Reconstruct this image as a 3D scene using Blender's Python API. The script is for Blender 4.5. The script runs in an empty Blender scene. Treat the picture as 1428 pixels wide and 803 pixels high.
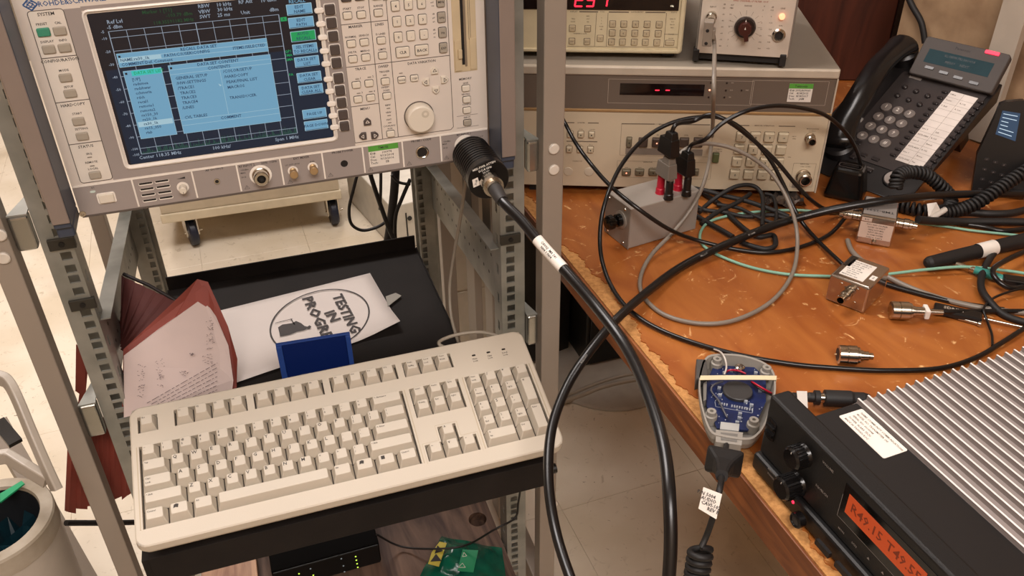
import bpy, math, random
from mathutils import Matrix, Vector
random.seed(7)
S = 0.001                                   # everything below is written in millimetres
sc = bpy.context.scene
COL = sc.collection
pi = math.pi

# ---------------------------------------------------------------- camera
CH, PITCH, ROLL, FPX = 1320.0, 0.587, -0.0139, 1213.0
cf = Vector((0, math.cos(PITCH), -math.sin(PITCH)))
cu = Vector((0, math.sin(PITCH), math.cos(PITCH)))
cx = Vector((1, 0, 0))
CR = math.cos(ROLL) * cx + math.sin(ROLL) * cu
CU = -math.sin(ROLL) * cx + math.cos(ROLL) * cu
CF = cf
cd = bpy.data.cameras.new('camera'); cam = bpy.data.objects.new('camera', cd); COL.objects.link(cam)
cd.sensor_width = 36; cd.lens = FPX / 1428 * 36; cd.clip_start = 0.01; cd.clip_end = 50
m = Matrix.Identity(4)
for i in range(3):
    m[i][0] = CR[i]; m[i][1] = CU[i]; m[i][2] = -CF[i]
m[2][3] = CH * S
cam.matrix_world = m
sc.camera = cam

# ---------------------------------------------------------------- world, lamps, exposure
w = bpy.data.worlds.new('world'); sc.world = w; w.use_nodes = True
w.node_tree.nodes['Background'].inputs[0].default_value = (1.0, 0.93, 0.91, 1)
w.node_tree.nodes['Background'].inputs[1].default_value = 0.56
def area(name, loc, sx, sy, power, col=(1, .925, .885), rot=(0, 0, 0)):
    l = bpy.data.lights.new(name, 'AREA'); l.shape = 'RECTANGLE'; l.size = sx; l.size_y = sy
    l.energy = power; l.color = col
    o = bpy.data.objects.new(name, l); COL.objects.link(o); o.location = loc; o.rotation_euler = rot
    return o
area('ceiling_lamp', (-0.7, 1.1, 2.60), 1.2, 0.6, 34)
area('ceiling_lamp', (1.25, 2.1, 2.60), 1.2, 0.6, 34)
area('ceiling_lamp', (-1.0, 3.0, 2.60), 1.2, 0.6, 62)
area('ceiling_lamp', (0.3, -0.9, 2.50), 1.4, 0.8, 54)
sc.view_settings.view_transform = 'Standard'
sc.view_settings.look = 'None'
sc.view_settings.exposure = 0.2
sc.view_settings.gamma = 1
sc.view_settings.use_curve_mapping = False

# ---------------------------------------------------------------- from picture measurements to places
def ray(px, py):
    return (CR * ((px - 714) / FPX) + CU * (-(py - 401.5) / FPX) + CF)
CAMP = Vector((0, 0, CH))
def atz(px, py, z):
    d = ray(px, py); return CAMP + d * ((z - CH) / d.z)
def atd(px, py, depth):
    return CAMP + ray(px, py) * depth
def frame(o, yaw=0, tilt=0):
    return Matrix.Translation(Vector(o)) @ Matrix.Rotation(yaw, 4, 'Z') @ Matrix.Rotation(tilt, 4, 'X')
def onp(M, axis, val, px, py):
    "point of plane local[axis]=val of frame M seen along the sight line, in local coordinates"
    I = M.inverted(); o = I @ CAMP; d = I.to_3x3() @ ray(px, py)
    return o + d * ((val - o[axis]) / d[axis])

# ---------------------------------------------------------------- materials
MATS = {}
def hexc(h):
    h = h.lstrip('#'); v = [int(h[i:i + 2], 16) / 255 for i in (0, 2, 4)]
    return tuple((c / 12.92 if c <= .04045 else ((c + .055) / 1.055) ** 2.4) for c in v) + (1,)
def mat(name, col, rough=.5, metal=0, var=.06, scale=30, bump=0, bscale=200, emit=0, col2=None, spec=None, alpha=None):
    if name in MATS: return MATS[name]
    M = bpy.data.materials.new(name); M.use_nodes = True; nt = M.node_tree; N = nt.nodes; L = nt.links
    b = N['Principled BSDF']; c = hexc(col)
    b.inputs['Roughness'].default_value = rough; b.inputs['Metallic'].default_value = metal
    if spec is not None: b.inputs['Specular IOR Level'].default_value = spec
    if emit:
        b.inputs['Base Color'].default_value = (0, 0, 0, 1)
        b.inputs['Emission Color'].default_value = c; b.inputs['Emission Strength'].default_value = emit
        MATS[name] = M; return M
    tc = N.new('ShaderNodeTexCoord'); nz = N.new('ShaderNodeTexNoise')
    nz.inputs['Scale'].default_value = scale; nz.inputs['Detail'].default_value = 4
    L.new(tc.outputs['Object'], nz.inputs['Vector'])
    mx = N.new('ShaderNodeMix'); mx.data_type = 'RGBA'
    d = hexc(col2) if col2 else tuple(max(0, x * (1 - var * 2)) for x in c[:3]) + (1,)
    mx.inputs[6].default_value = c; mx.inputs[7].default_value = d
    rp = N.new('ShaderNodeMapRange'); rp.inputs[1].default_value = .35; rp.inputs[2].default_value = .7
    L.new(nz.outputs[0], rp.inputs[0]); L.new(rp.outputs[0], mx.inputs[0]); L.new(mx.outputs[2], b.inputs['Base Color'])
    if bump:
        n2 = N.new('ShaderNodeTexNoise'); n2.inputs['Scale'].default_value = bscale; n2.inputs['Detail'].default_value = 3
        L.new(tc.outputs['Object'], n2.inputs['Vector'])
        bp = N.new('ShaderNodeBump'); bp.inputs['Strength'].default_value = bump; bp.inputs['Distance'].default_value = .001
        L.new(n2.outputs[0], bp.inputs['Height']); L.new(bp.outputs[0], b.inputs['Normal'])
    if alpha is not None:
        b.inputs['Transmission Weight'].default_value = alpha; b.inputs['IOR'].default_value = 1.3
    MATS[name] = M; return M

def mat_floor():
    M = bpy.data.materials.new('cream_vinyl_tile'); M.use_nodes = True; nt = M.node_tree; N = nt.nodes; L = nt.links
    b = N['Principled BSDF']; b.inputs['Roughness'].default_value = .34
    g = N.new('ShaderNodeNewGeometry')
    def nz(scale, det, dist, a_, c_):
        n = N.new('ShaderNodeTexNoise'); n.inputs['Scale'].default_value = scale; n.inputs['Detail'].default_value = det; n.inputs['Distortion'].default_value = dist
        L.new(g.outputs['Position'], n.inputs['Vector']); r = N.new('ShaderNodeMapRange'); r.inputs[1].default_value = a_; r.inputs[2].default_value = c_; L.new(n.outputs[0], r.inputs[0]); return r.outputs[0]
    def mix(f, A, B):
        m = N.new('ShaderNodeMix'); m.data_type = 'RGBA'; L.new(f, m.inputs[0])
        for s_, v in ((6, A), (7, B)):
            if isinstance(v, tuple): m.inputs[s_].default_value = v
            else: L.new(v, m.inputs[s_])
        return m.outputs[2]
    c = mix(nz(5, 4, 0, .4, .65), hexc('#d9cdba'), hexc('#cbbda6'))
    c = mix(nz(38, 5, 1.5, .62, .72), c, hexc('#bcae98'))
    c = mix(nz(45, 3, 3.5, .715, .735), c, hexc('#8a7d6c'))
    c = mix(nz(3.2, 7, .4, .60, .80), c, hexc('#9c8c76'))
    L.new(c, b.inputs['Base Color']); return M
def mat_laminate():
    M = bpy.data.materials.new('orange_wood_laminate'); M.use_nodes = True; nt = M.node_tree; N = nt.nodes; L = nt.links
    b = N['Principled BSDF']; b.inputs['Roughness'].default_value = .34
    tc = N.new('ShaderNodeTexCoord')
    mp = N.new('ShaderNodeMapping'); mp.inputs['Rotation'].default_value = (0, 0, .35); mp.inputs['Scale'].default_value = (3.0, 1.1, 1)
    L.new(tc.outputs['Object'], mp.inputs[0])
    g = N.new('ShaderNodeTexNoise'); g.inputs['Scale'].default_value = 6; g.inputs['Detail'].default_value = 6; g.inputs['Distortion'].default_value = 1.2
    L.new(mp.outputs[0], g.inputs['Vector'])
    r = N.new('ShaderNodeValToRGB'); r.color_ramp.elements[0].position = .34; r.color_ramp.elements[1].position = .7
    r.color_ramp.elements[0].color = hexc('#8c4b1e'); r.color_ramp.elements[1].color = hexc('#ad6a31')
    L.new(g.outputs[0], r.inputs[0])
    # scratches and chips that show the board below the print
    v = N.new('ShaderNodeTexNoise'); v.inputs['Scale'].default_value = 22; v.inputs['Detail'].default_value = 8; v.inputs['Roughness'].default_value = .62; v.inputs['Distortion'].default_value = 3.5
    L.new(tc.outputs['Object'], v.inputs['Vector'])
    r2 = N.new('ShaderNodeMapRange'); r2.inputs[1].default_value = .62; r2.inputs[2].default_value = .72
    L.new(v.outputs[0], r2.inputs[0])
    mx = N.new('ShaderNodeMix'); mx.data_type = 'RGBA'; mx.inputs[7].default_value = hexc('#e6b57a')
    L.new(r2.outputs[0], mx.inputs[0]); L.new(r.outputs[0], mx.inputs[6]); L.new(mx.outputs[2], b.inputs['Base Color'])
    bp = N.new('ShaderNodeBump'); bp.inputs['Strength'].default_value = .15; bp.inputs['Distance'].default_value = .001; bp.invert = True
    L.new(r2.outputs[0], bp.inputs['Height']); L.new(bp.outputs[0], b.inputs['Normal'])
    MATS['laminate'] = M; return M
def mat_grain(name, c1, c2, scale=4, sx=8, rough=.5, rot=0, fine=2.0, axis=0):
    M = bpy.data.materials.new(name); M.use_nodes = True; nt = M.node_tree; N = nt.nodes; L = nt.links
    b = N['Principled BSDF']; b.inputs['Roughness'].default_value = rough
    tc = N.new('ShaderNodeTexCoord'); mp = N.new('ShaderNodeMapping')
    sv = [sx, sx, sx]; sv[axis] = 1
    mp.inputs['Scale'].default_value = sv; mp.inputs['Rotation'].default_value = (0, 0, rot)
    L.new(tc.outputs['Object'], mp.inputs[0])
    g = N.new('ShaderNodeTexNoise'); g.inputs['Scale'].default_value = scale; g.inputs['Detail'].default_value = 6; g.inputs['Distortion'].default_value = fine
    L.new(mp.outputs[0], g.inputs['Vector'])
    r = N.new('ShaderNodeValToRGB'); r.color_ramp.elements[0].position = .36; r.color_ramp.elements[1].position = .66
    r.color_ramp.elements[0].color = hexc(c1); r.color_ramp.elements[1].color = hexc(c2)
    L.new(g.outputs[0], r.inputs[0]); L.new(r.outputs[0], b.inputs['Base Color'])
    bp = N.new('ShaderNodeBump'); bp.inputs['Strength'].default_value = .2; bp.inputs['Distance'].default_value = .001
    L.new(g.outputs[0], bp.inputs['Height']); L.new(bp.outputs[0], b.inputs['Normal'])
    MATS[name] = M; return M

STUFF = {'divider_lines', 'case_ridge', 'lettering', 'handwriting', 'printed_emblem', 'key_symbols', 'board_components', 'display_image', 'label_print', 'jacket_print', 'brace_hole', 'softkey_rib', 'red_digits', 'grey_surround', 'liner_bag', 'film'}
# ---------------------------------------------------------------- mesh building
class MB:
    def __init__(s): s.v = []; s.f = []; s.m = []; s.s = []
    def add(s, vs, fs, mi=0, T=None, smooth=False):
        o = len(s.v)
        for p in vs:
            p = Vector(p); s.v.append(tuple(T @ p if T is not None else p))
        for f in fs:
            s.f.append(tuple(o + i for i in f)); s.m.append(mi); s.s.append(smooth)
        return s
    def box(s, c, d, mi=0, T=None, top=1.0, ty=None):
        x, y, z = [k / 2 for k in d]; t = top; u = top if ty is None else ty
        vs = [(-x, -y, -z), (x, -y, -z), (x, y, -z), (-x, y, -z), (-x * t, -y * u, z), (x * t, -y * u, z), (x * t, y * u, z), (-x * t, y * u, z)]
        vs = [(a + c[0], b + c[1], e + c[2]) for a, b, e in vs]
        return s.add(vs, [(3, 2, 1, 0), (4, 5, 6, 7), (0, 1, 5, 4), (1, 2, 6, 5), (2, 3, 7, 6), (3, 0, 4, 7)], mi, T)
    def bx(s, x0, x1, y0, y1, z0, z1, mi=0, T=None):
        return s.box(((x0 + x1) / 2, (y0 + y1) / 2, (z0 + z1) / 2), (abs(x1 - x0), abs(y1 - y0), abs(z1 - z0)), mi, T)
    def loft(s, loops, mi=0, T=None, c0=True, c1=True, smooth=False):
        n = len(loops[0]); vs = [p for l in loops for p in l]; fs = []
        for k in range(len(loops) - 1):
            for i in range(n):
                j = (i + 1) % n; a = k * n
                fs.append((a + i, a + j, a + n + j, a + n + i))
        s.add(vs, fs, mi, T, smooth)
        if c0: s.add(loops[0][::-1], [tuple(range(n))], mi, T)
        if c1: s.add(loops[-1], [tuple(range(n))], mi, T)
        return s
    def prism(s, outl, z0, z1, mi=0, T=None, ch=0, c0=True):
        "outline in uv, raised from n=z0 to n=z1, with a chamfer ch at the top"
        L = [[(u, v, z0) for u, v in outl]]
        if ch:
            cxm = sum(p[0] for p in outl) / len(outl); cym = sum(p[1] for p in outl) / len(outl)
            mxr = max(abs(p[0] - cxm) for p in outl); myr = max(abs(p[1] - cym) for p in outl)
            L.append([(u, v, z1 - ch) for u, v in outl])
            L.append([(cxm + (u - cxm) * (1 - ch / mxr), cym + (v - cym) * (1 - ch / myr), z1) for u, v in outl])
        else: L.append([(u, v, z1) for u, v in outl])
        return s.loft(L, mi, T, c0=c0)
    def lathe(s, prof, mi=0, T=None, n=16, smooth=True, caps=True):
        "profile [(r, n)] turned about the n axis"
        L = [[(r * math.cos(2 * pi * i / n), r * math.sin(2 * pi * i / n), z) for i in range(n)] for r, z in prof]
        for k in range(len(L) - 1): s.loft(L[k:k + 2], mi, T, c0=False, c1=False, smooth=smooth)
        if caps:
            s.add(L[0][::-1], [tuple(range(n))], mi, T); s.add(L[-1], [tuple(range(n))], mi, T)
        return s
    def cyl(s, p0, p1, r0, r1=None, mi=0, n=12, caps=True, T=None):
        p0 = Vector(p0); p1 = Vector(p1)
        return s.lathe([(r0, 0), (r0 if r1 is None else r1, (p1 - p0).length)], mi, (T or Matrix()) @ look(p0, p1), n, True, caps)
    def tube(s, pts, r, mi=0, n=8, T=None, closed=False, caps=True, sq=None):
        pts = [Vector(p) for p in pts]; N = len(pts); L = []; up = None
        for i in range(N):
            a = pts[(i - 1) % N] if closed else pts[max(i - 1, 0)]; b = pts[(i + 1) % N] if closed else pts[min(i + 1, N - 1)]
            t = (b - a)
            if t.length < 1e-6: t = Vector((0, 0, 1))
            t.normalize()
            if up is None:
                up = Vector((0, 0, 1)) if abs(t.z) < .9 else Vector((1, 0, 0))
            u = up - t * up.dot(t)
            if u.length < 1e-4: u = t.orthogonal()
            u.normalize(); up = u; w_ = u.cross(t)
            rr_ = r[i] if isinstance(r, (list, tuple)) else r
            if sq: L.append([tuple(pts[i] + w_ * sx_ * sq[0] / 2 + u * sy_ * sq[1] / 2) for sx_, sy_ in ((-1, -1), (1, -1), (1, 1), (-1, 1))])
            else: L.append([tuple(pts[i] + (w_ * math.cos(2 * pi * k / n) + u * math.sin(2 * pi * k / n)) * rr_) for k in range(n)])
        if closed: L.append(L[0])
        return s.loft(L, mi, T, c0=caps and not closed, c1=caps and not closed, smooth=not sq)
    def text(s, body, size, T, mi=0, align='CENTER', sx=1.0):
        vs, fs = glyphs(body, align)
        return s.add([(x * size * sx, y * size, 0) for x, y in vs], fs, mi, T)
    def build(s, name, mats, parent=None, label=None, bev=0, seg=2, loc=None):
        me = bpy.data.meshes.new(name)
        me.from_pydata([(x * S, y * S, z * S) for x, y, z in s.v], [], s.f)
        if not isinstance(mats, (list, tuple)): mats = [mats]
        for q in mats: me.materials.append(q)
        me.polygons.foreach_set('material_index', s.m); me.polygons.foreach_set('use_smooth', s.s)
        me.update()
        o = bpy.data.objects.new(name, me); COL.objects.link(o)
        if parent is not None: o.parent = parent
        if name in STUFF: o['kind'] = 'stuff'
        if label: o['label'] = label
        if bev:
            b = o.modifiers.new('bevel', 'BEVEL'); b.width = bev * S; b.segments = seg; b.limit_method = 'ANGLE'; b.angle_limit = .7
            b.harden_normals = False
        return o
_G = {}
def glyphs(body, align):
    k = (body, align)
    if k in _G: return _G[k]
    c = bpy.data.curves.new('t', 'FONT'); c.body = body; c.size = 1; c.align_x = align; c.align_y = 'CENTER'; c.resolution_u = 1; c.offset = .016
    o = bpy.data.objects.new('t', c)
    me = bpy.data.meshes.new_from_object(o)
    vs = [(v.co.x, v.co.y) for v in me.vertices]; fs = [tuple(p.vertices) for p in me.polygons]
    bpy.data.objects.remove(o); bpy.data.curves.remove(c); bpy.data.meshes.remove(me)
    _G[k] = (vs, fs); return _G[k]
def look(p0, p1):
    d = (Vector(p1) - Vector(p0)).normalized()
    return Matrix.Translation(Vector(p0)) @ d.to_track_quat('Z', 'Y').to_matrix().to_4x4()
def rr(w_, h_, r, n=2, c=(0, 0)):
    out = []
    r = min(r, w_ / 2 - .01, h_ / 2 - .01)
    for qx, qy, a0 in ((1, 1, 0), (-1, 1, pi / 2), (-1, -1, pi), (1, -1, 3 * pi / 2)):
        for k in range(n + 1):
            a = a0 + k * pi / 2 / n
            out.append((c[0] + qx * (w_ / 2 - r) + r * math.cos(a), c[1] + qy * (h_ / 2 - r) + r * math.sin(a)))
    return out
def circ(r, n=16, c=(0, 0)): return [(c[0] + r * math.cos(2 * pi * i / n), c[1] + r * math.sin(2 * pi * i / n)) for i in range(n)]
def front(x, z, y=0):
    "uvn frame on a front face: u right, v up, n out of the face (towards -y)"
    return Matrix(((1, 0, 0, x), (0, 0, -1, y), (0, 1, 0, z), (0, 0, 0, 1)))
def flat(x, y, z, a=0):
    return Matrix.Translation((x, y, z)) @ Matrix.Rotation(a, 4, 'Z')
def smooth(pts, k=6):
    P = [Vector(p) for p in pts]; out = []
    for i in range(len(P) - 1):
        a, b, c, d = P[max(i - 1, 0)], P[i], P[i + 1], P[min(i + 2, len(P) - 1)]
        for j in range(k):
            t = j / k
            out.append(.5 * ((2 * b) + (c - a) * t + (2 * a - 5 * b + 4 * c - d) * t * t + (3 * b - a - 3 * c + d) * t ** 3))
    out.append(P[-1]); return out
def seg_line(mb, a, b, w_, T, mi=0):
    "thin printed stroke between two uv points"
    a = Vector((a[0], a[1])); b = Vector((b[0], b[1])); d = (b - a)
    if d.length < 1e-6: return
    d.normalize(); n = Vector((-d.y, d.x)) * w_ / 2
    mb.add([(a.x + n.x, a.y + n.y, 0), (a.x - n.x, a.y - n.y, 0), (b.x - n.x, b.y - n.y, 0), (b.x + n.x, b.y + n.y, 0)], [(0, 1, 2, 3)], mi, T)
def poly(mb, pts, T, mi=0): mb.add([(p[0], p[1], 0) for p in pts], [tuple(range(len(pts)))], mi, T)
def loopline(mb, pts, w_, T, mi=0, closed=True):
    for i in range(len(pts) if closed else len(pts) - 1): seg_line(mb, pts[i], pts[(i + 1) % len(pts)], w_, T, mi)

def thing(name, label, cat, M=None, group=None):
    o = bpy.data.objects.new(name, None); COL.objects.link(o); o.empty_display_size = .05
    if M is not None:
        W = M.copy(); W.translation = M.translation * S; o.matrix_world = W
    o['label'] = label; o['category'] = cat
    if group: o['group'] = group
    return o
def tag(o, label, cat, group=None):
    o['label'] = label; o['category'] = cat
    if group: o['group'] = group
    return o
def struct(o): o['kind'] = 'structure'; return o
def place(o, M):
    W = M.copy(); W.translation = M.translation * S; o.matrix_world = W; return o
# ================================================================= the room
CART_Y = .309; CART_O = (-439.3, 784.3, 0)
MC = frame(CART_O, CART_Y)                                    # the rack's own axes: x right, y back, z up
M_tile = mat_floor()
M_joint = mat('dark_joint', '#a09480', .9)
fl = MB(); fl.bx(-3600, 3600, -1500, 5200, -30, -2); floor = struct(fl.build('floor', M_joint))
TY = .345                                                     # tiles laid square to the joint seen under the bench
MT = frame((93.2, 1189, 0), TY)
tb = MB(); tb.prism(rr(304.4, 304.4, .6, 1), -4, 0, ch=.6)
src = None; k = 0
for i in range(-9, 6):
    for j in range(-5, 11):
        p = MT @ Vector((i * 304.8 + 152.4, j * 304.8 + 152.4, 0))
        if p.y < 200 or p.y > 4300 or abs(p.x) > .62 * p.y + 550 or p.x > 900: continue
        if src is None: o = tb.build('tile', M_tile, floor); src = o
        else:
            o = src.copy(); COL.objects.link(o)
        random.seed(i * 31 + j)
        o.location = (p.x * S, p.y * S, random.uniform(-.0003, 0)); o.rotation_euler = (0, 0, TY)
M_wall = mat('warm_plaster', '#b59c82', .85, var=.05, scale=6)
def slabw(name, x0, x1, y0, y1, z0, z1, m_):
    b = MB(); b.bx(x0, x1, y0, y1, z0, z1); return struct(b.build(name, m_))
slabw('wall_back', -3600, 3600, 5200, 5300, -30, 2700, M_wall)
slabw('wall_left', -3700, -3600, -1500, 5300, -30, 2700, M_wall)
slabw('wall_right', 3600, 3700, -1500, 5300, -30, 2700, M_wall)
slabw('wall_front', -3700, 3700, -1600, -1500, -30, 2700, M_wall)
slabw('ceiling', -3700, 3700, -1600, 5300, 2700, 2760, mat('ceiling_white', '#d8cfc0', .9))

# wall of the bench corner, papered, with a pale batten and a brown wooden side panel
WY = -.98
MW = frame((735, 1262, 0), WY)
M_paper = mat('tan_mottled_wallpaper', '#a58868', .8, var=.1, scale=16, col2='#7c6046', bump=.1, bscale=90)
b = MB(); b.bx(-197, 700, 30, 80, 0, 2400); b.bx(-197, -150, 80.1, 210, 0, 2400); o = struct(b.build('wall_corner', M_paper)); place(o, MW)
wb = MB(); wb.bx(-29, 10, 10, 26, 741, 1700)
o = wb.build('trim_batten', mat('pale_painted_batten', '#b5a898', .55, var=.04)); struct(o); place(o, MW)

# ---------------------------------------------------------------- workbench
M_lam = mat_laminate()
M_chip = mat('raw_particle_board', '#c08a50', .9, var=.25, scale=220, bump=.8, bscale=400, col2='#9b6a38')
M_band = mat_grain('worn_brown_edge_board', '#6a3a1c', '#95592c', scale=5, sx=9, rough=.5, axis=1)
M_brown = mat_grain('dark_red_brown_wood', '#3a1a10', '#54281a', scale=3, sx=7, rough=.45, axis=2)
TE = frame((22.6, 1072.9, 0), math.atan2(222.5, 611))          # origin on the bench's left edge; -y runs along it to the near corner
bench = thing('workbench', 'long workbench with worn orange wood-print top and chipped left edge', 'workbench', TE)
ex = [random.Random(3).random() for _ in range(400)]
def edge_in(y):                                               # how far the print is torn back from the edge
    t = 14 + 5 * math.sin(y * .021) + 3 * math.sin(y * .083 + 1) + 1.6 * math.sin(y * .31) + 1.2 * math.sin(y * .73 + 2)
    return max(5, t)
ys = [500 - 3 * i for i in range(0, 420)]
WI = TE.inverted()
def W2(M_, x, y): q_ = WI @ (M_ @ Vector((x, y, 0))); return (q_.x, q_.y)
HF = frame((426.9, 1085.9, 0), -.0866)
rx_ = onp(frame((426.9, 1085.9, 741), -.0866), 1, 478, 1256, 40).x
c1_, c2_, c3_, c4_ = W2(HF, -900, 650), W2(HF, rx_, 650), W2(MW, -205, 6), W2(MW, 690, 6)
yb0 = c1_[1] + (c2_[1] - c1_[1]) * (0 - c1_[0]) / (c2_[0] - c1_[0])
ys = [y for y in ys if y < yb0]
out = [(edge_in(y) + (ex[i % 400] - .5) * 1.6, y) for i, y in enumerate(ys)]
b = MB(); outl = out + [(c4_[0], ys[-1]), c4_, c3_, W2(HF, rx_, 474), c2_, (0, yb0)]
b.loft([[(x, y, 738.7) for x, y in outl], [(x, y, 740) for x, y in outl]]); b.build('laminate_top', M_lam, bench)
b = MB(); oc_ = [(0, ys[-1]), (c4_[0], ys[-1]), c4_, c3_, W2(HF, rx_, 474), c2_, (0, yb0)]
b.loft([[(x, y, 712) for x, y in oc_], [(x, y, 738.7) for x, y in oc_]]); b.build('board_core', M_chip, bench)
b = MB(); b.bx(-3, 0, ys[-1], yb0, 698, 737.6); b.bx(0, 22, ys[-1], yb0, 698, 711.9); b.build('edge_board', M_band, bench, bev=.8)
leg_m = mat('bench_leg_steel', '#3a332e', .5, .4)
for x, y in ((60, yb0 - 60), (640, 60), (640, -600)):
    b = MB(); b.bx(x - 25, x + 25, y - 25, y + 25, 1, 697.9); b.build('leg', leg_m, bench)
b = MB(); b.bx(630, 650, -570, 30, 120, 160); b.build('stretcher', leg_m, bench)

# brown wooden cabinet behind the instruments
HPM = frame((426.9, 1085.9, 752), -.0866)
cab = thing('cabinet', 'tall dark red-brown wooden cabinet side behind the stacked instruments', 'cabinet', frame((426.9, 1085.9, 741), -.0866))
Mcb = frame((426.9, 1085.9, 741), -.0866)
b = MB(); b.bx(-260, rx_ - 14, 478, 640, 0, 1300); b.build('side_panel', M_brown, cab, bev=2)
b = MB(); b.bx(rx_ - 13.5, rx_, 474.5, 640, 0, 1300); b.build('edge_strip', mat('near_black_brown_edge', '#1e0f0a', .4), cab, bev=1)

# things on the floor below the bench
M_blk = mat('black_painted_steel', '#14110f', .45, var=.1, bump=.1, bscale=300)
def floorbox(name, label, cat, pA, pB, back, h, m_, z0=2, **kw):
    A = atz(*pA, z0); B = atz(*pB, z0); d = B - A; yaw = math.atan2(d.y, d.x); L_ = d.length
    M_ = frame((A.x, A.y, 0), yaw); t = thing(name, label, cat, M_)
    return t, M_, L_
t, M_, L_ = floorbox('computer_tower', 'black computer tower standing on the floor beneath the bench', 'computer', (816, 512), (892, 494), 0, 0, None)
b = MB(); b.bx(0, L_ + 60, 0, 300, 4, 460); b.build('case', M_blk, t, bev=3)
b = MB(); b.bx(8, L_ + 52, -6, -.2, 12, 452); b.build('front_panel', mat('black_plastic_gloss', '#0c0b0b', .25), t, bev=2)
t, M_, L_ = floorbox('equipment_case', 'black case on the floor behind the right rack post', 'case', (770, 496), (812, 480), 0, 0, None)
b = MB(); b.bx(-90, L_ - 40, 0, 350, 4, 520); b.build('case', M_blk, t, bev=3)
b = MB(); b.tube([(L_ - 20, -6, 160), (L_ + 6, -10, 60), (L_ + 6, -10, 200)], 6, sq=(16, 8)); b.build('brace', mat('grey_strap', '#3a3632', .5, .3), t)
# ================================================================= the rack on the left
M_post = mat('taupe_painted_post', '#978b7e', .5, .05, var=.04, scale=5)
M_zinc = mat('zinc_plated_rail', '#a3a29b', .42, .55, var=.12, scale=18, col2='#80827b', bump=.05)
M_zinc2 = mat('bright_zinc', '#b9b7ae', .22, .9, var=.15, scale=20)
M_cap = mat('white_plastic_cap', '#d8cfc2', .4)
M_clip = mat('dark_spring_nut', '#3d3a33', .5, .5)
M_shelf = mat('black_powder_coat', '#1a1614', .72, var=.15, scale=10, col2='#241f1c', bump=.25, bscale=900, spec=.15)
rack = thing('equipment_rack', 'open steel equipment rack with slotted rails, capped outer posts and black shelf', 'rack', MC)
TOP = 1420
def c_at(y, px, py): return onp(MC, 1, y, px, py)
# outer posts, square tube
for (x0, x1, nm) in ((-88.5, -66.0, 'left'), (494.6, 520.2, 'right')):
    for yy in (-20, 480):
        sh__ = -16 if (yy > 0 and x0 > 0) else 0
        b = MB(); b.bx(x0 + sh__, x1 + sh__, yy, yy + 25, 60, TOP); b.build('outer_post', M_post, rack, bev=1.5)
    b = MB(); b.bx(x0 + 1, x1 - 1, 6, 479, 70, 108); b.build('foot_rail', M_post, rack, bev=1.5)
b = MB(); b.bx(-65, 493, 484, 502, 80, 110); b.build('cross_bar', M_post, rack, bev=1.5)
for x, y in ((-77, -8), (507, -8), (-77, 492), (507, 492)):
    b = MB(); b.cyl((x - 12, y, 31), (x + 12, y, 31), 30, n=20); b.build('castor_wheel', mat('castor_rubber', '#1c1a1a', .6), rack)
# front mounting rails: face flange with square holes in the rack pitch, side web with slots
def rail(xin, xout, y0, holes, sgn, z0=110, z1=TOP, nm='mounting_rail'):
    "flange plate from xin to xout at y0 with a column of square holes centred at xh"
    xh, hw, hh = holes
    th = 2.0
    b = MB()
    zs = []; z = z0 + 12; k = 0
    while z < z1 - 10:
        zs.append(z); z += (15.875, 15.875, 12.7)[k % 3]; k += 1
    xa, xb = xh - hw / 2, xh + hw / 2; lo, hi = min(xin, xout), max(xin, xout)
    b.bx(lo, xa, y0, y0 + th, z0, z1); b.bx(xb, hi, y0, y0 + th, z0, z1)
    prev = z0
    for z in zs:
        b.bx(xa, xb, y0, y0 + th, prev, z - hh / 2); prev = z + hh / 2
    b.bx(xa, xb, y0, y0 + th, prev, z1)
    # side web running back from the inner edge, with tall slots
    wx0, wx1 = (xin, xin + 2 * sgn)
    ya, yb = y0 + th, y0 + 34; yc0, yc1 = y0 + 12, y0 + 20
    b.bx(wx0, wx1, ya, yc0, z0, z1); b.bx(wx0, wx1, yc1, yb, z0, z1)
    prev = z0; z = z0 + 30
    while z < z1 - 30:
        b.bx(wx0, wx1, yc0, yc1, prev, z); prev = z + 14; z += 44.45
    b.bx(wx0, wx1, yc0, yc1, prev, z1)
    b.bx(lo + 3, hi - 1, y0 + 26, y0 + 28, z0, z1)
    return b.build(nm, M_zinc, rack), zs
RI = 448.5; LI = -17.0
r1, zs = rail(RI, 479.5, 4, (460.8, 10.5, 9.6), 1)
r2, zs = rail(LI, -46, 4, (-26.5, 10.5, 9.6), -1)
# rear rails
rail(430, 458, 430, (437, 8, 9.6), 1)
rail(-1, -30, 430, (-8, 8, 9.6), -1)
for x in (426, -34):
    b = MB(); b.bx(x, x + 40, 447, 450, 110, TOP); b.build('rear_web', M_zinc, rack)
# clip nuts in the holes
def nearest(z): return min(zs, key=lambda q: abs(q - z))
for px, py, xc in ((709, 332, 460.8), (89, 340, -26.5), (116.5, 424, -26.5)):
    z = nearest(c_at(4, px, py).z)
    b = MB(); b.bx(xc - 13, xc + 13, .5, 5.8, z - 6.5, z + 6.5); b.lathe([(3, 0), (3, 1)], 1, front(xc, z, .4)); b.build('clip_nut', [M_clip, mat('nut_thread', '#23211e', .6, .5)], rack, bev=.6)
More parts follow.
